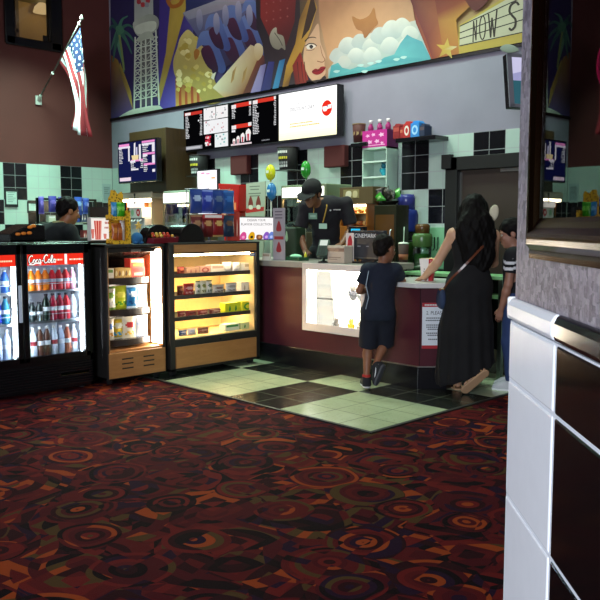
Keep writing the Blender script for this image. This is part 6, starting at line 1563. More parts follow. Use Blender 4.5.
for i, (pa, pb, h_, c, nm, sh_) in enumerate(((74, 79, .11, '#24408c', 'blue', 0), (80, 86, .16, '#2c3c5c', 'dark blue', 0), (87, 91, .13, '#c8c8c4', 'white', 0), (48, 55, .10, '#c0c4b0', 'cream', 0), (82, 86, .16, '#8c2c30', 'red', 1))):
    q0, q1 = xr_(pa, 220), xr_(pb, 220)
    put(carton(q1.y - q0.y, h_, .09, hx(c), WHITE, hx(c), i % 3), 'shelf_carton', 'paper', (X - .02, (q0.y + q1.y) / 2, .006 + (zt - .34 if sh_ == 0 else zt - .62)), f'small {nm} carton on the {"upper" if sh_ == 0 else "lower"} shelf of the black rail', 'carton', 'cartons on the black rail', bevel=.002)
# dark monitor beside the notice
q = gx(102, 208, -9.6)
t = thing('dark_monitor', 'dark switched off monitor near the room corner behind the candy stand', 'monitor', (-9.6, q.y, 1.24), PI / 2)
b = MB(hx('#0e1012')); b.box(-.2, .2, -.02, .03, .12, .42); b.build('housing', 'gloss', t, bevel=.005); b = MB(hx('#0e1012')); b.box(-.03, .03, 0, .03, 0, .13); b.box(-.12, .12, -.08, .1, 0, .012); b.build('stand', 'gloss', t)
t = thing('side_counter', 'plain dark side counter near the tiled side wall', 'counter', (-9.6, q.y, .006), PI / 2)
b = MB(hx('#4a4c4c')); b.box(-1.6, .35, -.3, .3, 1.19, 1.233); b.build('worktop', 'metal', t); b = MB(hx('#1c1c1e')); b.box(-1.58, .33, -.28, .28, 0, 1.19); b.build('body', 'gloss', t)

# ================================================================== the flag
Xp = XW
base = gx(38, 100.5, XW); 
tipd = Vector((1.0, 0, 0))
# pole leans out of the wall and up, in the plane y = base.y
tip = gy(81.5, 19.5, base.y)
t = thing('wall_flag', 'striped flag with starred blue canton hanging from a slanted pole on the maroon wall', 'flag', (base.x, base.y, base.z), 0)
d = tip - Vector(base)
b = MB(hx('#8f8f8c')); b.cyl((0, 0, 0), tuple(d), .014, .012, 10); b.build('pole', 'metal', t, True)
b = MB(hx('#c8c8bc')); b.lathe([(.028, 0), (.03, .02), (.012, .05), (.004, .07)], tuple(d), 12); b.build('finial', 'gloss', t, True)
b = MB(hx('#c0c0b8')); b.box(.0005, .03, -.05, .05, -.07, .07); b.cyl((.0, 0, -.01), tuple(d * .07), .03, .026, 12); b.build('bracket', 'gloss', t, bevel=.006)
NU, NV = 26, 44
def fl(px, py): q = gy(px, py, base.y); return np.array((q.x - base.x, q.z - base.z))
# hoist along the pole, free edges hanging down (outline as the cloth hangs)
Lft = smoothline([fl(58.5, 62), fl(65, 72), fl(72, 88), (fl(73.5, 106)), fl(71.5, 125)], 12); Rgt = smoothline([fl(80.5, 27), fl(84.5, 52), fl(85.5, 72), fl(89, 102), fl(93, 137)], 12)
b = MB()
rowsV = []
for j in range(NV + 1):
    v = j / NV; i0 = int(v * (len(Lft) - 1)); a = np.array(Lft[i0]); c = np.array(Rgt[int(v * (len(Rgt) - 1))])
    row = []
    for i in range(NU + 1):
        u = i / NU; p = a * (1 - u) + c * u
        yy = .06 * v ** .6 * math.sin(u * 17 + v * 1.5) + .03 * math.sin(v * 9 + u * 4) * v
        sag = -.05 * math.sin(PI * u) * (v > .02) * min(1, v * 4)
        row.append(b.vert((p[0], yy, p[1] + sag)))
    rowsV.append(row)
RD, WT, BU = hx('#7c1420'), hx('#dfe8ea'), hx('#0c1846')
for j in range(NV):
    for i in range(NU):
        u, v = (i + .5) / NU, (j + .5) / NV
        s = int((1 - u) * 13)
        c = RD if s % 2 == 0 else WT
        if u > 6 / 13 and v < .40:
            c = BU
            if (i % 3 == (j // 3) % 2) and j % 3 == 1: c = WT
        b.face((rowsV[j][i], rowsV[j + 1][i], rowsV[j + 1][i + 1], rowsV[j][i + 1]), c)
o = b.build('cloth', 'cloth', t, True)
sd = o.modifiers.new('thick', 'SOLIDIFY'); sd.thickness = .003
for f in (.36, .95):
    b = MB(hx('#d8d8d0')); q = d * f; b.lathe([(.02, -.02), (.024, 0), (.02, .02)], tuple(q), 10); b.build('flag_ring', 'gloss', t)
# ================================================================== people: smooth bodies from blended limbs
def A3(*p): return np.array(p, float)
class Field:
    def __init__(s, lo, hi, h):
        s.h = h; s.lo = A3(*lo) - 3 * h; n = np.ceil((A3(*hi) + 3 * h - s.lo) / h).astype(int) + 1
        s.ax = [s.lo[k] + h * np.arange(n[k]) for k in range(3)]; s.d = np.full(n, 1.0)
    def sub(s, lo, hi):
        sl = []
        for k in range(3):
            a = int(max(0, math.floor((lo[k] - s.lo[k]) / s.h))); c = int(min(s.d.shape[k], math.ceil((hi[k] - s.lo[k]) / s.h) + 1)); sl.append(slice(a, max(a, c)))
        return tuple(sl), np.meshgrid(s.ax[0][sl[0]], s.ax[1][sl[1]], s.ax[2][sl[2]], indexing='ij')
    def blend(s, sl, f, k, op='u'):
        a = s.d[sl]
        if op == 'u':
            if k <= 0: s.d[sl] = np.minimum(a, f); return
            h = np.clip(.5 + .5 * (a - f) / k, 0, 1); s.d[sl] = a * (1 - h) + f * h - k * h * (1 - h)
        else: s.d[sl] = np.maximum(a, -f)
    def cap(s, p, q, r0, r1, k=.02, flat=None):
        p, q = np.asarray(p, float), np.asarray(q, float); m = max(r0, r1) + k * 1.5 + .02
        sl, (X, Y, Z) = s.sub(np.minimum(p, q) - m, np.maximum(p, q) + m)
        if X.size == 0: return s
        d = q - p; L = max(d @ d, 1e-9)
        t = np.clip(((X - p[0]) * d[0] + (Y - p[1]) * d[1] + (Z - p[2]) * d[2]) / L, 0, 1)
        dx, dy, dz = X - p[0] - t * d[0], Y - p[1] - t * d[1], Z - p[2] - t * d[2]
        if flat is not None:
            ax, fc = np.asarray(flat[0], float), flat[1]; w = dx * ax[0] + dy * ax[1] + dz * ax[2]; g = (1 / fc - 1) * w
            dx, dy, dz = dx + g * ax[0], dy + g * ax[1], dz + g * ax[2]
        s.blend(sl, np.sqrt(dx * dx + dy * dy + dz * dz) - (r0 + t * (r1 - r0)), k); return s
    def ell(s, c, r, k=.02, R=None, op='u'):
        c, r = np.asarray(c, float), np.asarray(r, float); m = max(r) + k * 1.5 + .02
        sl, (X, Y, Z) = s.sub(c - m, c + m)
        if X.size == 0: return s
        x, y, z = X - c[0], Y - c[1], Z - c[2]
        if R is not None: x, y, z = (x * R[0][i] + y * R[1][i] + z * R[2][i] for i in range(3))
        k0 = np.sqrt((x / r[0]) ** 2 + (y / r[1]) ** 2 + (z / r[2]) ** 2); k1 = np.sqrt((x / r[0] ** 2) ** 2 + (y / r[1] ** 2) ** 2 + (z / r[2] ** 2) ** 2) + 1e-9
        s.blend(sl, k0 * (k0 - 1) / k1, k, op); return s
    def cut(s, p, n):
        """keep the side the normal points away from"""
        X, Y, Z = np.meshgrid(*s.ax, indexing='ij'); n = np.asarray(n, float); n = n / np.linalg.norm(n)
        s.d = np.maximum(s.d, (X - p[0]) * n[0] + (Y - p[1]) * n[1] + (Z - p[2]) * n[2]); return s
    def cutlocal(s, p, n, rad):
        """cut only near p (for a sleeve or a trouser leg)"""
        p = np.asarray(p, float); sl, (X, Y, Z) = s.sub(p - rad, p + rad); n = np.asarray(n, float); n = n / np.linalg.norm(n)
        f = (X - p[0]) * n[0] + (Y - p[1]) * n[1] + (Z - p[2]) * n[2]
        m = (X - p[0]) ** 2 + (Y - p[1]) ** 2 + (Z - p[2]) ** 2 < rad * rad
        s.d[sl] = np.where(m, np.maximum(s.d[sl], f), s.d[sl]); return s
    def noise(s, amp, freq, seed=0, zf=1.0):
        X, Y, Z = np.meshgrid(*s.ax, indexing='ij'); r = random.Random(seed)
        for k in range(3):
            a = [r.uniform(.6, 1.4) * freq * (1.6 ** k) for _ in range(3)]; ph = [r.uniform(0, 6) for _ in range(3)]
            s.d = s.d + amp / (1.5 ** k) * np.sin(a[0] * X + ph[0]) * np.sin(a[1] * Y + ph[1]) * np.sin(a[2] * zf * Z + ph[2])
        return s
    def mesh(s):
        d = s.d.copy(); d[0] = d[-1] = 1; d[:, 0] = d[:, -1] = 1; d[:, :, 0] = d[:, :, -1] = 1
        sg = d < 0; nx, ny, nz = d.shape
        acc = np.zeros((nx - 1, ny - 1, nz - 1, 3)); cnt = np.zeros((nx - 1, ny - 1, nz - 1))
        off = [(i, j, k) for i in (0, 1) for j in (0, 1) for k in (0, 1)]
        def cs(A, o): return A[o[0]:nx - 1 + o[0], o[1]:ny - 1 + o[1], o[2]:nz - 1 + o[2]]
        for o in off:
            for a in range(3):
                if o[a]: continue
                q = list(o); q[a] = 1; q = tuple(q)
                d0, d1 = cs(d, o), cs(d, q); cr = cs(sg, o) != cs(sg, q)
                if not cr.any(): continue
                t = np.where(cr, d0 / np.where(cr, d0 - d1, 1), 0)
                for c in range(3): acc[..., c] += np.where(cr, o[c] + (t if c == a else 0), 0)
                cnt += cr
        act = cnt > 0; idx = -np.ones(act.shape, int); idx[act] = np.arange(act.sum())
        I = np.argwhere(act); V = s.lo + s.h * (I + acc[act] / cnt[act][:, None])
        F = []
        for a in range(3):
            b1, c1 = (a + 1) % 3, (a + 2) % 3
            sl0 = [slice(None)] * 3; sl1 = [slice(None)] * 3; sl0[a] = slice(0, -1); sl1[a] = slice(1, None)
            cr = sg[tuple(sl0)] != sg[tuple(sl1)]
            E = np.argwhere(cr); E = E[(E[:, b1] > 0) & (E[:, c1] > 0) & (E[:, b1] < d.shape[b1] - 1) & (E[:, c1] < d.shape[c1] - 1)]
            if len(E) == 0: continue
            def at(db, dc): Q = E.copy(); Q[:, b1] -= db; Q[:, c1] -= dc; return idx[Q[:, 0], Q[:, 1], Q[:, 2]]
            q = np.stack([at(1, 1), at(0, 1), at(0, 0), at(1, 0)], 1); ins = sg[E[:, 0], E[:, 1], E[:, 2]]
            q[~ins] = q[~ins][:, ::-1]; F.append(q)
        F = np.concatenate(F); F = F[(F >= 0).all(1)]
        return V, F

def smesh(name, field, col, mat, parent, extra=None, colf=None):
    """link a field's surface as one mesh; extra = list of MB pieces welded into the same mesh"""
    V, F = field.mesh(); b = MB(col)
    b.v = [tuple(v) for v in V]; b.f = [tuple(int(i) for i in f) for f in F]
    if colf is None: b.c = [col] * len(b.f)
    else:
        C = V[F].mean(1); b.c = [colf(c) for c in C]
    b.mi = [0] * len(b.f)
    for e in (extra or []):
        o = len(b.v); b.v += e.v; b.f += [tuple(i + o for i in f) for f in e.f]; b.c += e.c; b.mi += [0] * len(e.f)
    return b.build(name, mat, parent, True)

def basis(f, up=(0, 0, 1)):
    f = np.asarray(f, float); f = f / np.linalg.norm(f); r = np.cross(f, up); r /= np.linalg.norm(r); u = np.cross(r, f); return r, f, u
def RM(r, f, u): return np.stack([r, f, u], 1)   # columns = local axes

def add_head(F, c, look, k=1.0, ear=True, tilt=None):
    r, f, u = basis(look, (0, 0, 1) if tilt is None else tilt); R = RM(r, f, u); c = np.asarray(c, float)
    P = lambda x, y, z: c + (r * x + f * y + u * z) * k
    F.ell(P(0, -.012, .035), A3(.075, .095, .085) * k, .02, R)
    F.ell(P(0, .035, -.035), A3(.058, .06, .075) * k, .025, R)
    F.ell(P(0, .068, -.088), A3(.026, .022, .02) * k, .02, R)
    F.cap(P(0, .090, .012), P(0, .108, -.026), .009 * k, .014 * k, .012)
    for s in (-1, 1):
        F.cap(P(s * .012, .088, .022), P(s * .045, .075, .024), .008 * k, .007 * k, .012)
        F.ell(P(s * .012, .100, -.030), A3(.010, .010, .008) * k, .006, R)
        F.ell(P(s * .034, .078, -.018), A3(.018, .014, .016) * k, .015, R)
        if ear: F.ell(P(s * .076, -.008, -.008), A3(.010, .022, .032) * k, .006, R)
        F.ell(P(s * .030, .094, .006), A3(.014, .010, .010) * k, .006, R, op='s')
    F.ell(P(0, .092, -.056), A3(.024, .010, .006) * k, .006, R); F.ell(P(0, .091, -.066), A3(.020, .010, .007) * k, .006, R)
    eyes = []
    for s in (-1, 1):
        e = MB(hx('#d8d4cc')); q = P(s * .030, .079, .006); e.ell(tuple(q), (.0125 * k,) * 3, 10, 8)
        e.col = hx('#1c120c'); q = P(s * .030, .0885, .006); e.ell(tuple(q), (.0062 * k, .0062 * k, .0062 * k), 8, 6); eyes.append(e)
    return P, R, eyes
def add_hand(F, wr, d, palm, side, k=1.0, curl=.5, spread=1.0):
    """wr wrist, d pointing direction, palm = palm facing normal, side = direction of the thumb"""
    d = np.asarray(d, float); d /= np.linalg.norm(d); n = np.asarray(palm, float); n = n - d * (n @ d); n /= np.linalg.norm(n); s = np.cross(d, n); 
    if s @ np.asarray(side, float) < 0: s = -s
    wr = np.asarray(wr, float); W = lambda a, b, c: wr + (d * a + s * b + n * c) * k
    F.cap(W(.0, 0, 0), W(.03, 0, 0), .024 * k, .026 * k, .012, (n, .68))
    F.cap(W(.035, .02, 0), W(.075, .024, 0), .018 * k, .016 * k, .010, (n, .72)); F.cap(W(.035, -.016, 0), W(.072, -.022, 0), .018 * k, .015 * k, .010, (n, .72)); F.cap(W(.035, .0, 0), W(.076, .0, 0), .02 * k, .016 * k, .010, (n, .70))
    for b, L, r in ((.028, .068, .0082), (.009, .078, .0085), (-.010, .072, .0082), (-.028, .056, .0072)):
        a0 = W(.078 if abs(b) < .02 else .074, b, .0); ang = curl * .5
        dirv = d * math.cos(ang) + n * math.sin(ang) + s * (b * 2.2 * spread); p1 = a0 + dirv * L * .45 * k
        ang2 = curl * 1.3; dir2 = d * math.cos(ang2) + n * math.sin(ang2) + s * (b * 1.2 * spread); p2 = p1 + dir2 * L * .32 * k
        ang3 = curl * 1.9; dir3 = d * math.cos(ang3) + n * math.sin(ang3); p3 = p2 + dir3 * L * .24 * k
        F.cap(a0 - dirv * .012 * k, p1, r * k, r * .95 * k, .003); F.cap(p1, p2, r * .95 * k, r * .88 * k, .003); F.cap(p2, p3, r * .88 * k, r * .75 * k, .003)
    t0 = W(.022, .026, .004); t1 = W(.048, .047, .012); t2 = W(.072, .054, .018); F.cap(W(.01, .012, 0), t0, .016 * k, .014 * k, .01); F.cap(t0, t1, .0125 * k, .0105 * k, .006); F.cap(t1, t2, .0105 * k, .008 * k, .004)
def add_torso(F, J, k=1.0, g=0.0, female=False, kk=.05):
    up = J['neck'] - J['pel']; up /= np.linalg.norm(up); r = J['shR'] - J['shL']; r /= np.linalg.norm(r); f = np.cross(up, r); f /= np.linalg.norm(f); R = np.stack([r, f, up], 1)
    ch = J['chest']; pe = J['pel']; wa = J.get('waist', (ch + pe) / 2)
    F.ell(ch, A3(.155, .105, .17) * k + g, kk, R); F.ell(ch + up * .08 * k, A3(.17, .085, .08) * k + g, kk, R)
    F.ell(wa, A3(.128 if not female else .118, .098, .15) * k + g, kk, R); r2 = J['hipR'] - J['hipL']; r2 /= np.linalg.norm(r2); f2 = np.cross((0, 0, 1), r2); R2 = np.stack([r2, f2, np.cross(r2, f2)], 1)
    F.ell(pe, A3(.155 if not female else .165, .112, .12) * k + g, kk, R2)
    for s in ('L', 'R'):
        q = pe + (J['hip' + s] - pe) * .9 - f2 * .05 * k; F.ell(q - A3(0, 0, .02) * k, A3(.075, .075, .08) * k + g, .04)
        F.cap(J['neck'] - up * .05 * k, J['sh' + s], .045 * k + g, .05 * k + g, .04)
    return R
def Js(sc, **kw):
    """joints given as (screen right, forward, up) for somebody facing local -y"""
    return {n: A3(-p[0], -p[1], p[2]) * sc for n, p in kw.items()}
def limbs(F, J, k=1.0, arms=True, legs=True, g=0.0, arm_r=(.048, .038, .036, .026), leg_r=(.080, .052, .052, .034), split=False):
    for s in 'LR':
        if arms:
            a, e, w = J['sh' + s], J['el' + s], J['wr' + s]
            F.cap(a, e, arm_r[0] * k + g, arm_r[1] * k + g, .03); m = e + (w - e) * .3
            F.cap(e, m, arm_r[1] * k * .96 + g, arm_r[2] * 1.08 * k + g, .02); F.cap(m, w, arm_r[2] * 1.06 * k + g, arm_r[3] * k + g, .02)
        if legs:
            h, n, a = J['hip' + s], J['kn' + s], J['an' + s]
            F.cap(h, n, leg_r[0] * k + g, leg_r[1] * k + g, .04); m = n + (a - n) * .32; bk_ = np.cross(n - h, (1, 0, 0))
            F.cap(n, m, leg_r[1] * .97 * k + g, leg_r[2] * 1.06 * k + g, .02); F.cap(m, a, leg_r[2] * 1.05 * k + g, leg_r[3] * k + g, .02)
def foot(F, an, d, k=1.0, down=(0, 0, -1), g=0.0, toes=True):
    """bare foot: heel under the ankle, toes along d"""
    d = np.asarray(d, float); d /= np.linalg.norm(d); dn = np.asarray(down, float); dn = dn - d * (dn @ d); dn /= np.linalg.norm(dn); s = np.cross(d, dn)
    W = lambda a, b, c: np.asarray(an, float) + (d * a + s * b + dn * c) * k
    F.cap(W(0, 0, 0), W(-.02, 0, .055), .034 * k + g, .030 * k + g, .02); F.cap(W(-.02, 0, .055), W(.10, .0, .062), .030 * k + g, .030 * k + g, .02, (dn, .8)); F.cap(W(.02, 0, .02), W(.11, 0, .058), .032 * k + g, .024 * k + g, .02)
    F.cap(W(.10, -.018, .066), W(.145, -.02, .07), .022 * k + g, .018 * k + g, .015, (dn, .8)); F.cap(W(.10, .018, .066), W(.135, .02, .07), .022 * k + g, .018 * k + g, .015, (dn, .8))
    if toes:
        for b, l, r in ((-.030, .19, .0125), (-.012, .185, .0095), (.003, .178, .009), (.017, .168, .0085), (.030, .156, .008)): F.cap(W(.13, b * .95, .070), W(l, b, .074), r * k + g, r * .9 * k + g, .005)
def shoe(parent, an, d, k, col, sole, down=(0, 0, -1), laces=True, strip=None):
    d = np.asarray(d, float); d /= np.linalg.norm(d); dn = np.asarray(down, float); dn = dn - d * (dn @ d); dn /= np.linalg.norm(dn); s = np.cross(d, dn); an = np.asarray(an, float)
    W = lambda a, b, c: an + (d * a + s * b + dn * c) * k
    lo, hi = an - .3 * k, an + .3 * k
    F = Field(lo, hi, .006); F.cap(W(0, 0, -.01), W(-.02, 0, .06), .046 * k, .042 * k, .02); F.cap(W(-.02, 0, .06), W(.12, 0, .068), .042 * k, .044 * k, .03); F.cap(W(.0, 0, .01), W(.10, 0, .05), .044 * k, .038 * k, .02); F.cap(W(.12, 0, .07), W(.165, .004, .078), .044 * k, .034 * k, .02)
    F.cut(W(0, 0, .092), dn); F.cut(W(0, 0, -.018), -dn - d * .25)
    o = smesh('shoe', F, hx(col), 'cloth', parent)
    F = Field(lo, hi, .006); F.cap(W(-.02, 0, .088), W(.12, 0, .088), .045 * k, .047 * k, .01); F.cap(W(.12, 0, .088), W(.166, .004, .088), .047 * k, .038 * k, .01); F.cut(W(0, 0, .108), dn); F.cut(W(0, 0, .084), -dn)
    smesh('sole', F, hx(sole), 'rubber', o)
    if strip:
        b = MB(hx(strip))
        for q in (-1, 1): b.tube([tuple(W(-.045, q * .040, .055)), tuple(W(.0, q * .046, .040)), tuple(W(.05, q * .047, .058)), tuple(W(.11, q * .045, .072))], .006 * k, 6)
        b.build('side_stripe', 'gloss', o)
    if laces:
        b = MB(hx('#d8d8d4'))
        for q in range(3): b.tube([tuple(W(.05 + q * .022, -.03, .022 + q * .010)), tuple(W(.052 + q * .022, 0, .010 + q * .010)), tuple(W(.05 + q * .022, .03, .022 + q * .010))], .004 * k, 5)
        b.build('laces', 'cloth', o)
    return o

# ------------------------------------------------------------------ the boy leaning on the low ledge, seen from behind
def ground(px, py): return gz(px, py, 0)
fb = gz(365.5, 389.5, 0)
boy = thing('person', 'young boy in navy tee and shorts leaning on the low counter, seen from behind', 'person', (fb.x, fb.y, .006), YAW + PI)
k = .86
J = Js(1.035, head=(.152, .06, 1.155), neck=(.128, .03, 1.035), chest=(.125, .03, .895), pel=(.10, -.01, .655), waist=(.112, .01, .78), shL=(.012, .02, .985), shR=(.245, .05, .985), elL=(-.052, .06, .815), wrL=(.03, .20, .80), elR=(.315, .14, .885), wrR=(.30, .29, .955), hipL=(.042, .0, .625), hipR=(.158, .0, .625), knL=(.02, .03, .375), anL=(.005, -.02, .095), knR=(.165, .08, .385), anR=(.075, -.06, .205))
body = Field((-.55, -.5, -.03), (.25, .28, 1.36), .0075)
add_torso(body, J, k * .84); limbs(body, J, k * .86)
body.cap(J['neck'] - A3(0, 0, .04), J['head'] - A3(0, 0, .05), .043, .042, .02)
lookd = A3(-.62, -.70, -.12)
P, R, eyes = add_head(body, J['head'], lookd, 1.08)
add_hand(body, J['wrR'], (.0, -1, -.10), (0, 0, -1), (1, 0, 0), .78, .25); add_hand(body, J['wrL'], (-.75, -.6, .1), (0, 0, -1), (0, -1, 0), .78, .4)
for s, d, dn in (('L', (.1, -1, 0), (0, 0, -1)), ('R', (.34, -.10, -.93), (-.72, .62, -.3))): foot(body, J['an' + s], d, .78, dn, -.004, False)
smesh('body', body, hx('#8a5a40'), 'skin', boy, eyes)
sh = Field((-.5, -.35, .5), (.2, .3, 1.15), .0075); add_torso(sh, J, k * .84, .016); 
for s in 'LR':
    m = J['sh' + s] + (J['el' + s] - J['sh' + s]) * .64; sh.cap(J['sh' + s], m, .058, .056, .03); sh.cutlocal(m - (m - J['sh' + s]) * .02, m - J['sh' + s], .10)
sh.cap(J['waist'], J['pel'] - A3(0, 0, .0), .115, .135, .05, ((0, 1, 0), .82)); sh.noise(.0035, 26, 3); sh.cut(A3(0, 0, .60), (0, 0, -1)); sh.ell(J['neck'] + A3(0, -.005, .045), (.062, .062, .05), 0, op='s')
so = smesh('tee_shirt', sh, hx('#121a2c'), 'cloth', boy)
b = MB(hx('#9aa8b8'));
b.tube([tuple(J['shL'] + A3(-.005, .058, .01)), tuple(A3(.012, .105, .90)), tuple(A3(-.01, .118, .80)), tuple(A3(.012, .10, .70))], .004, 6); b.build('piping', 'cloth', so)
pt = Field((-.45, -.35, .2), (.2, .3, .85), .0075); pt.ell(J['pel'], (.138, .108, .11), .03)
for s in 'LR':
    m = J['hip' + s] + (J['kn' + s] - J['hip' + s]) * 1.14; pt.cap(J['hip' + s], m, .092, .080, .04); pt.cutlocal(m - (m - J['hip' + s]) * .015, m - J['hip' + s], .115)
pt.cut(A3(0, 0, .74), (0, 0, 1)); pt.noise(.003, 24, 5)
smesh('shorts', pt, hx('#0f1222'), 'cloth', boy)
for s, d, dn in (('L', (.1, -1, 0), (0, 0, -1)), ('R', (.34, -.10, -.93), (-.72, .62, -.3))): shoe(boy, J['an' + s] , d, .76, '#1c1d22', '#d8d6d4' if s == 'L' else '#4a4a50', dn, True, '#e6e6e8' if s == 'R' else None)
b = MB(hx('#b83028')); b.lathe([(.036, 0), (.037, .012), (.034, .02)], tuple(J['anL'] - A3(0, 0, -.012)), 14); b.build('sock', 'cloth', boy)
hr = Field(J['head'] - .2, J['head'] + .2, .006); hr.ell(P(0, -.018, .042), A3(.084, .100, .088), .02, R); hr.ell(P(0, -.06, .0), A3(.07, .05, .07), .02, R); hr.ell(P(0, .075, -.03), (.085, .07, .085), 0, R, op='s'); hr.noise(.004, 70, 2)
for s in (-1, 1): hr.ell(P(s * .09, -.0, -.03), (.03, .035, .045), 0, R, op='s')
smesh('hair', hr, hx('#140e0c'), 'hair', boy)

# ------------------------------------------------------------------ the woman in the long black dress
fw_ = gz(466, 391.5, 0)
wom = thing('person', 'woman with long dark hair in a long black dress leaning on the low counter', 'person', (fw_.x, fw_.y, .006), YAW + PI)
J = Js(1.0, head=(.045, .04, 1.505), neck=(.035, .0, 1.37), chest=(.03, .0, 1.20), pel=(.0, -.03, .90), waist=(.02, -.015, 1.05), shL=(-.125, .03, 1.325), shR=(.205, .0, 1.31), elL=(-.245, .10, 1.085), wrL=(-.335, .22, .955), elR=(.245, .14, 1.08), wrR=(.20, .34, 1.10), hipL=(-.085, -.01, .88), hipR=(.085, -.01, .88), knL=(-.05, .05, .49), anL=(-.06, .10, .10), knR=(.06, .02, .49), anR=(.065, -.13, .215))
body = Field((-.45, -.6, -.03), (.5, .42, 1.70), .008)
add_torso(body, J, 1.0, 0, True); limbs(body, J, 1.0)
body.cap(J['neck'] - A3(0, 0, .05), J['head'] - A3(0, 0, .06), .050, .048, .02)
P, R, eyes = add_head(body, J['head'], A3(-.15, -1, -.15), 1.05)
add_hand(body, J['wrL'], (.35, -.75, -.28), (0, 0, -1), (-1, 0, 0), .92, .15); add_hand(body, J['wrR'], (.0, -1, .1), (1, 0, 0), (0, 0, 1), .92, .6)
foot(body, J['anR'], (.62, -.22, -.62), .98, (.45, .3, -.8)); foot(body, J['anL'], (.25, -1, 0), .98)
smesh('body', body, hx('#cf9e7e'), 'skin', wom, eyes)
dr_ = Field((-.5, -.6, .03), (.5, .45, 1.5), .009); add_torso(dr_, J, 1.0, .014, True)
dr_.cap(J['pel'], A3(.02, .03, .50), .185, .215, .06, ((0, 1, 0), .8)); dr_.cap(A3(.02, .03, .50), A3(.02, .04, .14), .215, .245, .06, ((0, 1, 0), .8))
X_, Y_, Z_ = np.meshgrid(*dr_.ax, indexing='ij'); fz = np.clip((1.0 - Z_) / .9, 0, 1)
dr_.d = dr_.d + fz * .012 * np.sin(12 * np.arctan2(Y_ - .02, X_ - .01) + 1.5 * Z_) ; dr_.noise(.003, 20, 4)
dr_.cut(A3(.17, 0, .085), (-.42, 0, -1)); dr_.cut(A3(0, 0, 1.385), (0, 0, 1))
for s in 'LR': dr_.ell(J['sh' + s] + (J['sh' + s] - J['neck']) * .22, (.06, .10, .075), 0, op='s')
smesh('dress', dr_, hx('#070609'), 'cloth', wom)
hr = Field((-.3, -.25, .95), (.25, .3, 1.72), .007); hr.ell(P(0, -.02, .045), A3(.104, .116, .106), .03, R); hr.ell(P(0, -.075, -.08), A3(.125, .065, .15), .05, R); hr.ell(J['neck'] + A3(0, .085, -.03), (.165, .07, .18), .05); hr.ell(J['neck'] + A3(-.02, .10, -.20), (.14, .055, .17), .05)
hr.ell(P(.09, -.01, -.10), A3(.035, .06, .13), .03, R); hr.ell(P(-.09, -.01, -.10), A3(.035, .06, .13), .03, R)
hr.ell(P(0, .09, -.03), (.075, .075, .10), 0, R, op='s'); hr.noise(.010, 26, 6, .5); hr.noise(.004, 80, 8, .4)
ho = smesh('hair', hr, hx('#0c0908'), 'hair', wom)
# cream ornament beside the hair
q = P(.150, -.03, -.01); b = MB(hx('#d8d0b4'))
b.M = Matrix.Translation(Vector(q)) @ Euler((0, math.radians(14), math.radians(-25))).to_matrix().to_4x4(); b.lathe([(.02, -.006), (.055, -.004), (.055, .004), (.02, .008)], n=20); b.v = b.v
b2 = MB(hx('#d8d0b4')); b2.M = Matrix.Translation(Vector(q)) @ Euler((math.radians(90), 0, 0)).to_matrix().to_4x4() @ Euler((0, 0, math.radians(12))).to_matrix().to_4x4()
b2.lathe([(.034, -.012), (.046, -.006), (.046, .002), (.03, .012), (.004, .016)], n=20, sx=.85, sy=1.55)
o = b2.build('hair_ornament', 'cloth', ho, True); o['label'] = 'cream oval ornament in the hair'
# strap and bag
b = MB(hx('#6a3a26'))
pth = [tuple(J['shR'] + A3(.03, -.03, .045)), tuple(J['shR'] + A3(.05, .085, -.02)), (-.05, .165, 1.20), (.08, .165, 1.06), (.175, .13, .955), (.215, .05, .87)]
sp = smoothline(pth, 6)
Fs = [Vector(p) for p in sp]
for i in range(len(Fs) - 1):
    a, c = Fs[i], Fs[i + 1]; dd = (c - a).normalized(); n_ = Vector((a.x - .0, a.y + .02, 0)).normalized(); w_ = dd.cross(n_).normalized() * .009
    b.poly([a + w_ + n_ * .003, c + w_ + n_ * .003, c - w_ + n_ * .003, a - w_ + n_ * .003]); b.poly([a + w_ - n_ * .003, a - w_ - n_ * .003, c - w_ - n_ * .003, c + w_ - n_ * .003]); b.poly([a + w_ + n_ * .003, a + w_ - n_ * .003, c + w_ - n_ * .003, c + w_ + n_ * .003]); b.poly([a - w_ + n_ * .003, c - w_ + n_ * .003, c - w_ - n_ * .003, a - w_ - n_ * .003])
bg = thing('shoulder_bag', 'blue denim shoulder bag with brown strap worn across the woman in black', 'bag', (fw_.x, fw_.y, .006), YAW + PI)
b.build('strap', 'gloss', bg)
f_ = Field((.1, -.25, .6), (.42, .2, .95), .007); f_.cap(A3(.215, -.10, .81), A3(.215, .0, .81), .06, .06, .03, ((1, 0, 0), .5)); f_.cap(A3(.215, -.10, .76), A3(.215, .0, .76), .065, .065, .03, ((1, 0, 0), .55)); smesh('pouch', f_, hx('#2c3a58'), 'cloth', bg)
b = MB(hx('#7a4a30')); b.box(.185, .245, -.12, .02, .855, .872); b.build('top_binding', 'gloss', bg, bevel=.005)
b = MB(hx('#c8a878')); b.lathe([(.014, -.004), (.018, 0), (.014, .004)], (.22, .05, .872), 12); b.build('ring', 'metal', bg)
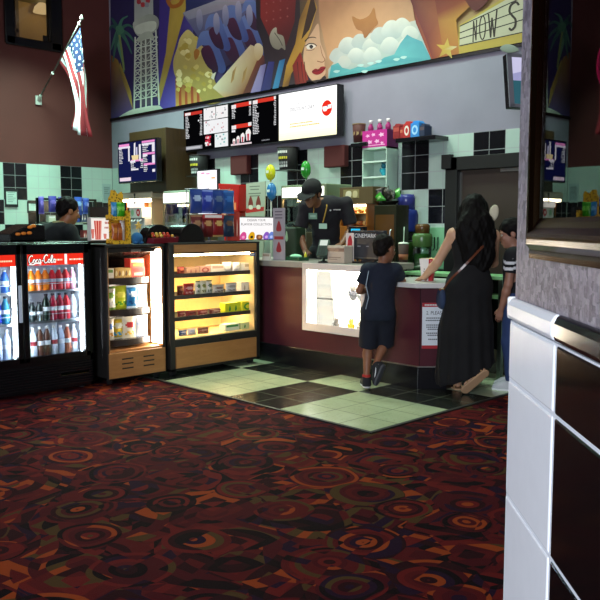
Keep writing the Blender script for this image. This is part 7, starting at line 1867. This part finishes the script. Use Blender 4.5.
# sandals
for s, d, dn in (('R', A3(.62, -.22, -.62), A3(.45, .3, -.8)), ('L', A3(.25, -1, 0), A3(0, 0, -1))):
    d = d / np.linalg.norm(d); dn = dn - d * (dn @ d); dn /= np.linalg.norm(dn); sd_ = np.cross(d, dn); an = J['an' + s]
    W = lambda a, b_, c: an + d * a + sd_ * b_ + dn * c
    F = Field(an - .3, an + .3, .007); F.cap(W(-.03, 0, .096), W(.17, 0, .096), .040, .046, .01); F.cut(W(0, 0, .107), dn); F.cut(W(0, 0, .090), -dn); o = smesh('sandal', F, hx('#b8926e'), 'rubber', wom)
    b = MB(hx('#c8a070'))
    for a0, a1, hgt in ((.06, .12, .02), (.12, .06, .022)): b.tube([tuple(W(a0, -.042, .088)), tuple(W(a0 + .01, -.03, .045)), tuple(W((a0 + a1) / 2, 0, hgt + .012)), tuple(W(a1, .03, .045)), tuple(W(a1, .042, .088))], .007, 6)
    b.tube([tuple(W(-.03, -.036, .085)), tuple(W(.0, -.036, .03)), tuple(W(.035, -.01, .0)), tuple(W(.035, .01, .0)), tuple(W(.0, .036, .03)), tuple(W(-.03, .036, .085))], .006, 6); b.build('straps', 'gloss', o)

# ------------------------------------------------------------------ the child by the door with the striped sleeve (mostly behind the near wall)
fk = gz(513, 389.5, 0)
kid = thing('person', 'dark haired person in jeans and black tee with white striped sleeve beside the near wall', 'person', (fk.x, fk.y, .006), YAW + PI + math.radians(62))
J = Js(1.0, head=(.0, .05, 1.33), neck=(.0, .0, 1.205), chest=(.0, .0, 1.05), pel=(.0, .0, .79), waist=(.0, .0, .92), shL=(-.15, .0, 1.155), shR=(.15, .0, 1.155), elL=(-.185, .02, .91), wrL=(-.165, .08, .70), elR=(.19, .02, .91), wrR=(.20, .08, .70), hipL=(-.08, .0, .76), hipR=(.08, .0, .76), knL=(-.085, .02, .42), anL=(-.085, -.01, .085), knR=(.09, .05, .42), anR=(.09, .02, .085))
body = Field((-.35, -.4, -.03), (.35, .25, 1.5), .008); add_torso(body, J, .88); limbs(body, J, .88); body.cap(J['neck'] - A3(0, 0, .04), J['head'] - A3(0, 0, .05), .045, .044, .02)
P, R, eyes = add_head(body, J['head'], A3(.35, -1, -.3), 1.0)
add_hand(body, J['wrL'], (-.05, -.25, -1), (-1, 0, 0), (0, -1, 0), .85, .5); add_hand(body, J['wrR'], (.05, -.25, -1), (1, 0, 0), (0, -1, 0), .85, .5)
for s in 'LR': foot(body, J['an' + s], (0, -1, 0), .85, g=-.004, toes=False)
smesh('body', body, hx('#a0705a'), 'skin', kid, eyes)
sh = Field((-.4, -.3, .65), (.4, .3, 1.3), .008); add_torso(sh, J, .88, .016)
for s in 'LR':
    m = J['sh' + s] + (J['el' + s] - J['sh' + s]) * .62; sh.cap(J['sh' + s], m, .062, .062, .03); sh.cutlocal(m - (m - J['sh' + s]) * .02, m - J['sh' + s], .10)
sh.cut(A3(0, 0, .72), (0, 0, -1)); sh.ell(J['neck'] + A3(0, -.01, .045), (.066, .066, .05), 0, op='s'); sh.noise(.003, 26, 2)
def sleevecol(c):
    if abs(c[0]) > .165 and 1.02 < c[2] < 1.13: return hx('#d8d8da') if int((c[2] + abs(c[0]) * .4) / .022) % 2 else hx('#141418')
    return hx('#141418')
smesh('tee_shirt', sh, hx('#141418'), 'cloth', kid, colf=sleevecol)
pt = Field((-.35, -.3, .04), (.35, .3, .95), .008); pt.ell(J['pel'], (.145, .112, .11), .03)
for s in 'LR':
    a = J['an' + s] + A3(0, 0, .02); pt.cap(J['hip' + s], J['kn' + s], .088, .066, .04); pt.cap(J['kn' + s], a, .066, .056, .03); pt.cutlocal(a - A3(0, 0, .02), (0, 0, -1), .1)
pt.cut(A3(0, 0, .86), (0, 0, 1)); pt.noise(.003, 24, 7)
smesh('jeans', pt, hx('#2c3f6a'), 'cloth', kid)
for s in 'LR': shoe(kid, J['an' + s] , (0, -1, 0), .85, '#c8c8cc', '#e8e8e8')
hr = Field(J['head'] - .22, J['head'] + .22, .007); hr.ell(P(0, -.018, .042), A3(.088, .104, .092), .02, R); hr.ell(P(0, -.065, -.0), A3(.074, .05, .075), .02, R); hr.ell(P(0, .08, -.03), (.085, .07, .085), 0, R, op='s'); hr.noise(.006, 50, 2)
smesh('hair', hr, hx('#0e0a09'), 'hair', kid)

b = MB(hx('#2a2a2c')); b.box(-6.5, -4.65, 5.95, 6.32, .0065, .136)
struct(b.build('floor_platform', 'rubber'), 'low dark standing platform behind the counter')
# ------------------------------------------------------------------ the man in the black cap at the register, facing us
ge = gy(325, 300, 6.09)
emp = thing('person', 'man in black polo and black cap looking down behind the register', 'person', (ge.x, 6.09, .136), YAW - math.radians(8))
# he faces local -y, towards the counter; screen left is his right
def Jf(**kw): return {n: A3(p[0], -p[1], p[2]) for n, p in kw.items()}
J = Jf(head=(-.115, .24, 1.60), neck=(-.055, .115, 1.535), chest=(.0, .03, 1.39), pel=(.01, -.08, 1.0), waist=(.005, -.035, 1.19), shR=(.225, .03, 1.50), shL=(-.205, .08, 1.465), elR=(.285, .04, 1.22), wrR=(.20, .24, 1.08), elL=(-.265, .10, 1.19), wrL=(-.185, .24, 1.00), hipL=(-.09, -.06, .97), hipR=(.10, -.06, .97), knL=(-.10, .0, .52), anL=(-.10, -.06, .085), knR=(.11, .0, .52), anR=(.11, -.06, .085))
body = Field((-.5, -.5, -.03), (.5, .3, 1.9), .008)
Jt = dict(J); Jt['shL'], Jt['shR'] = J['shR'], J['shL']; Jt['hipL'], Jt['hipR'] = J['hipR'], J['hipL']
add_torso(body, Jt, 1.06); limbs(body, J, 1.08); body.cap(J['neck'] - A3(0, 0, .05), J['head'] - A3(0, -.02, .06), .058, .055, .03)
P, R, eyes = add_head(body, J['head'], A3(-.42, -.85, -.55), 1.12, tilt=(0, -.25, 1))
add_hand(body, J['wrR'], (-.4, -.85, -.2), (0, 0, -1), (-1, 0, 0), .98, .5); add_hand(body, J['wrL'], (.25, -.9, -.1), (0, 0, -1), (1, 0, 0), .98, .4)
for s in 'LR': foot(body, J['an' + s], (0, -1, 0), 1.0, g=-.004, toes=False)
smesh('body', body, hx('#7a5038'), 'skin', emp, eyes)
sh = Field((-.5, -.35, .8), (.5, .35, 1.65), .008); add_torso(sh, Jt, 1.06, .018)
for s in 'LR':
    m = J['sh' + s] + (J['el' + s] - J['sh' + s]) * .80; sh.cap(J['sh' + s], m, .072, .072, .03); sh.cutlocal(m - (m - J['sh' + s]) * .02, m - J['sh' + s], .12)
sh.cut(A3(0, 0, .90), (0, 0, -1)); sh.ell(J['neck'] + A3(-.005, -.03, .05), (.066, .075, .06), 0, op='s'); sh.noise(.004, 22, 2)
po = smesh('polo_shirt', sh, hx('#17131a'), 'cloth', emp)
ty = -.185
b = MB(hx('#b8b8b8'))
for j in range(4): b.box(.105 + j * .020, .120 + j * .020, ty + .010, ty + .016, 1.428, 1.440)
b.box(.065, .082, ty + .006, ty + .012, 1.42, 1.436); b.build('chest_lettering', 'cloth', po)
b = MB(hx('#b08a3a')); b.tube([(.03, -.14, 1.53), (.035, -.185, 1.46), (.012, -.195, 1.36), (-.005, -.190, 1.30)], .007, 6); b.tube([(-.12, -.15, 1.52), (-.10, -.190, 1.44), (-.105, -.19, 1.38)], .005, 6); b.build('lanyard', 'cloth', po)
b = MB(hx('#a8c8b4')); b.box(-.045, .040, -.200, -.194, 1.235, 1.29); b.build('badge', 'paper', po)
b = MB(hx('#6a8c78')); b.box(-.155, -.065, -.200, -.194, 1.335, 1.40); b.box(-.14, -.08, -.2015, -.2005, 1.355, 1.38, hx('#90b09c')); b.build('name_badge', 'paper', po)
pt = Field((-.4, -.3, .04), (.4, .3, 1.1), .009); pt.ell(J['pel'], (.175, .13, .13), .03)
for s in 'LR':
    a = J['an' + s] + A3(0, 0, .02); pt.cap(J['hip' + s], J['kn' + s], .10, .076, .04); pt.cap(J['kn' + s], a, .076, .062, .03); pt.cutlocal(a - A3(0, 0, .02), (0, 0, -1), .1)
pt.cut(A3(0, 0, 1.05), (0, 0, 1)); smesh('trousers', pt, hx('#151519'), 'cloth', emp)
for s in 'LR': shoe(emp, J['an' + s] , (0, -1, 0), 1.0, '#101012', '#1a1a1a')
cf = Field(J['head'] - .3, J['head'] + .3, .007); cf.ell(P(0, -.012, .052), A3(.092, .112, .088) * 1.1, .0, R); 
r_, f__, u_ = R[:, 0], R[:, 1], R[:, 2]
cf.cut(P(0, 0, .028), -u_); cf.cap(P(-.03, .10, .040), P(.03, .10, .040), .07, .07, .02, (u_, .16)); cf.cap(P(0, .12, .036), P(0, .135, .034), .075, .07, .01, (u_, .12))
smesh('cap', cf, hx('#0d0c0e'), 'cloth', emp)
hr = Field(J['head'] - .2, J['head'] + .2, .007); hr.ell(P(0, -.03, .01), A3(.086, .092, .075) * 1.1, .02, R); hr.ell(P(0, .07, -.03), (.10, .09, .11), 0, R, op='s'); smesh('hair', hr, hx('#100c0a'), 'hair', emp)

# ------------------------------------------------------------------ the man behind the drinks cooler, seen from behind
mm = gd(58, 260, 7.75)
man = thing('person', 'dark haired man in a dark grey shirt standing behind the drinks cooler', 'person', (mm.x, mm.y, .006), YAW + PI - math.radians(42))
J = Js(1.0, head=(.05, .10, 1.54), neck=(.01, .02, 1.415), chest=(.0, .0, 1.24), pel=(.0, -.03, .92), waist=(.0, -.01, 1.07), shL=(-.195, .0, 1.35), shR=(.195, .02, 1.34), elL=(-.25, .06, 1.07), wrL=(-.16, .27, 1.04), elR=(.25, .10, 1.07), wrR=(.16, .30, 1.06), hipL=(-.09, -.02, .89), hipR=(.09, -.02, .89), knL=(-.10, .02, .48), anL=(-.10, -.04, .085), knR=(.10, .02, .48), anR=(.10, -.04, .085))
body = Field((-.45, -.5, -.03), (.45, .3, 1.75), .008); add_torso(body, J, 1.0); limbs(body, J, 1.0); body.cap(J['neck'] - A3(0, 0, .05), J['head'] - A3(0, 0, .06), .055, .052, .03)
P, R, eyes = add_head(body, J['head'], A3(-.15, -1, -.25), 1.08)
add_hand(body, J['wrL'], (-.3, -.9, 0), (0, 0, -1), (-1, 0, 0), .95, .5); add_hand(body, J['wrR'], (.3, -.9, 0), (0, 0, -1), (1, 0, 0), .95, .5)
for s in 'LR': foot(body, J['an' + s], (0, -1, 0), 1.0, g=-.004, toes=False)
smesh('body', body, hx('#9a6440'), 'skin', man, eyes)
sh = Field((-.5, -.35, .75), (.5, .35, 1.55), .008); add_torso(sh, J, 1.0, .02)
for s in 'LR':
    m = J['sh' + s] + (J['el' + s] - J['sh' + s]) * .85; sh.cap(J['sh' + s], m, .070, .068, .03); sh.cutlocal(m - (m - J['sh' + s]) * .02, m - J['sh' + s], .12)
sh.cut(A3(0, 0, .82), (0, 0, -1)); sh.ell(J['neck'] + A3(0, -.02, .06), (.066, .07, .055), 0, op='s'); sh.noise(.004, 22, 5)
so = smesh('shirt', sh, hx('#232a2c'), 'cloth', man)
cl = Field(J['neck'] - .15, J['neck'] + .15, .006); cl.cap(J['neck'] + A3(0, .0, -.005), J['neck'] + A3(0, -.012, .022), .070, .066, .01); cl.cap(J['neck'] + A3(0, .0, -.08), J['neck'] + A3(0, -.014, .06), .057, .056, 0); cl.ell(J['neck'] + A3(0, -.014, .04), (.058, .058, .2), 0, op='s'); cl.cut(J['neck'] + A3(0, 0, .03), (0, 0, 1)); smesh('collar', cl, hx('#a8a878'), 'cloth', so)
pt = Field((-.4, -.3, .04), (.4, .3, 1.0), .009); pt.ell(J['pel'], (.17, .125, .12), .03)
for s in 'LR':
    a = J['an' + s] + A3(0, 0, .02); pt.cap(J['hip' + s], J['kn' + s], .095, .072, .04); pt.cap(J['kn' + s], a, .072, .06, .03); pt.cutlocal(a - A3(0, 0, .02), (0, 0, -1), .1)
pt.cut(A3(0, 0, .96), (0, 0, 1)); smesh('trousers', pt, hx('#17181c'), 'cloth', man)
for s in 'LR': shoe(man, J['an' + s] , (0, -1, 0), 1.0, '#141416', '#1e1e1e')
hr = Field(J['head'] - .22, J['head'] + .22, .007); hr.ell(P(0, -.018, .046), A3(.092, .108, .094), .02, R); hr.ell(P(0, -.065, .0), A3(.078, .05, .075), .02, R); hr.ell(P(0, .085, -.035), (.095, .07, .09), 0, R, op='s'); hr.noise(.006, 55, 9)
for s in (-1, 1): hr.ell(P(s * .095, .0, -.03), (.03, .035, .04), 0, R, op='s')
smesh('hair', hr, hx('#0f0b0a'), 'hair', man)
# ================================================================== light
def area(name, loc, target, size, energy, col, sy=None):
    l = bpy.data.lights.new(name, 'AREA'); l.energy = energy; l.color = col; l.size = size
    if sy: l.shape = 'RECTANGLE'; l.size_y = sy
    o = bpy.data.objects.new(name, l); COL.objects.link(o); o.location = loc
    o.rotation_euler = (Vector(target) - Vector(loc)).to_track_quat('-Z', 'Y').to_euler(); return o
w = bpy.data.worlds.new('world'); SC.world = w; w.use_nodes = True
bg = w.node_tree.nodes['Background']; bg.inputs[0].default_value = (.62, .72, 1.0, 1); bg.inputs[1].default_value = .05
# daylight from the entrance glazing behind the camera
ent = CP - FW * 4.2 - RT * 2.6
area('entrance_daylight', (ent.x, ent.y, 2.2), (0, 0, 1.1), 3.0, 620, (.80, .88, 1.0), 2.4)
# ceiling lamps over the concession area
for i, (x, y, e, c) in enumerate(((-8.8, 5.2, 105, (.60, 1.0, .80)), (-6.0, 5.9, 46, (.82, 1.0, .84)), (-4.6, 5.9, 28, (.64, 1.0, .80)), (-10.3, 5.3, 95, (.55, 1.0, .80)))):
    area('counter_ceiling_lamp', (x, y, 4.6), (x, y, 0), .6, e, c).data.spread = math.radians(125)
for i, (x, y, e) in enumerate(((-4.2, 2.2, 26), (-1.8, 4.6, 20), (-6.6, .6, 16), (-1.2, 1.0, 10))):
    area('lobby_ceiling_lamp', (x, y, 5.4), (x, y, 0), .5, e, (1.0, .86, .74))
l_ = area('mural_fill_light', (-7.6, 2.6, 5.4), (-7.4, 7.0, 4.0), .8, 60, (1.0, .95, .92)); l_.data.spread = math.radians(120)  # unseen light added to brighten the mural
# lamp in the small room behind the high window
p = bpy.data.lights.new('booth_lamp', 'POINT'); p.energy = 9; p.color = (1, .72, .36); p.shadow_soft_size = .1
o = bpy.data.objects.new('booth_lamp', p); COL.objects.link(o); o.location = (XW - .7, wx[0] + 1.2, wx[2] + .9)
SC.view_settings.view_transform = 'Standard'; SC.view_settings.look = 'None'; SC.view_settings.exposure = 0.0; SC.view_settings.gamma = 1.0
SC.view_settings.use_curve_mapping = False
SC.cycles.use_denoising = True
SC.cycles.max_bounces = 8; SC.cycles.transparent_max_bounces = 24
SC.cycles.sample_clamp_indirect = 4.0
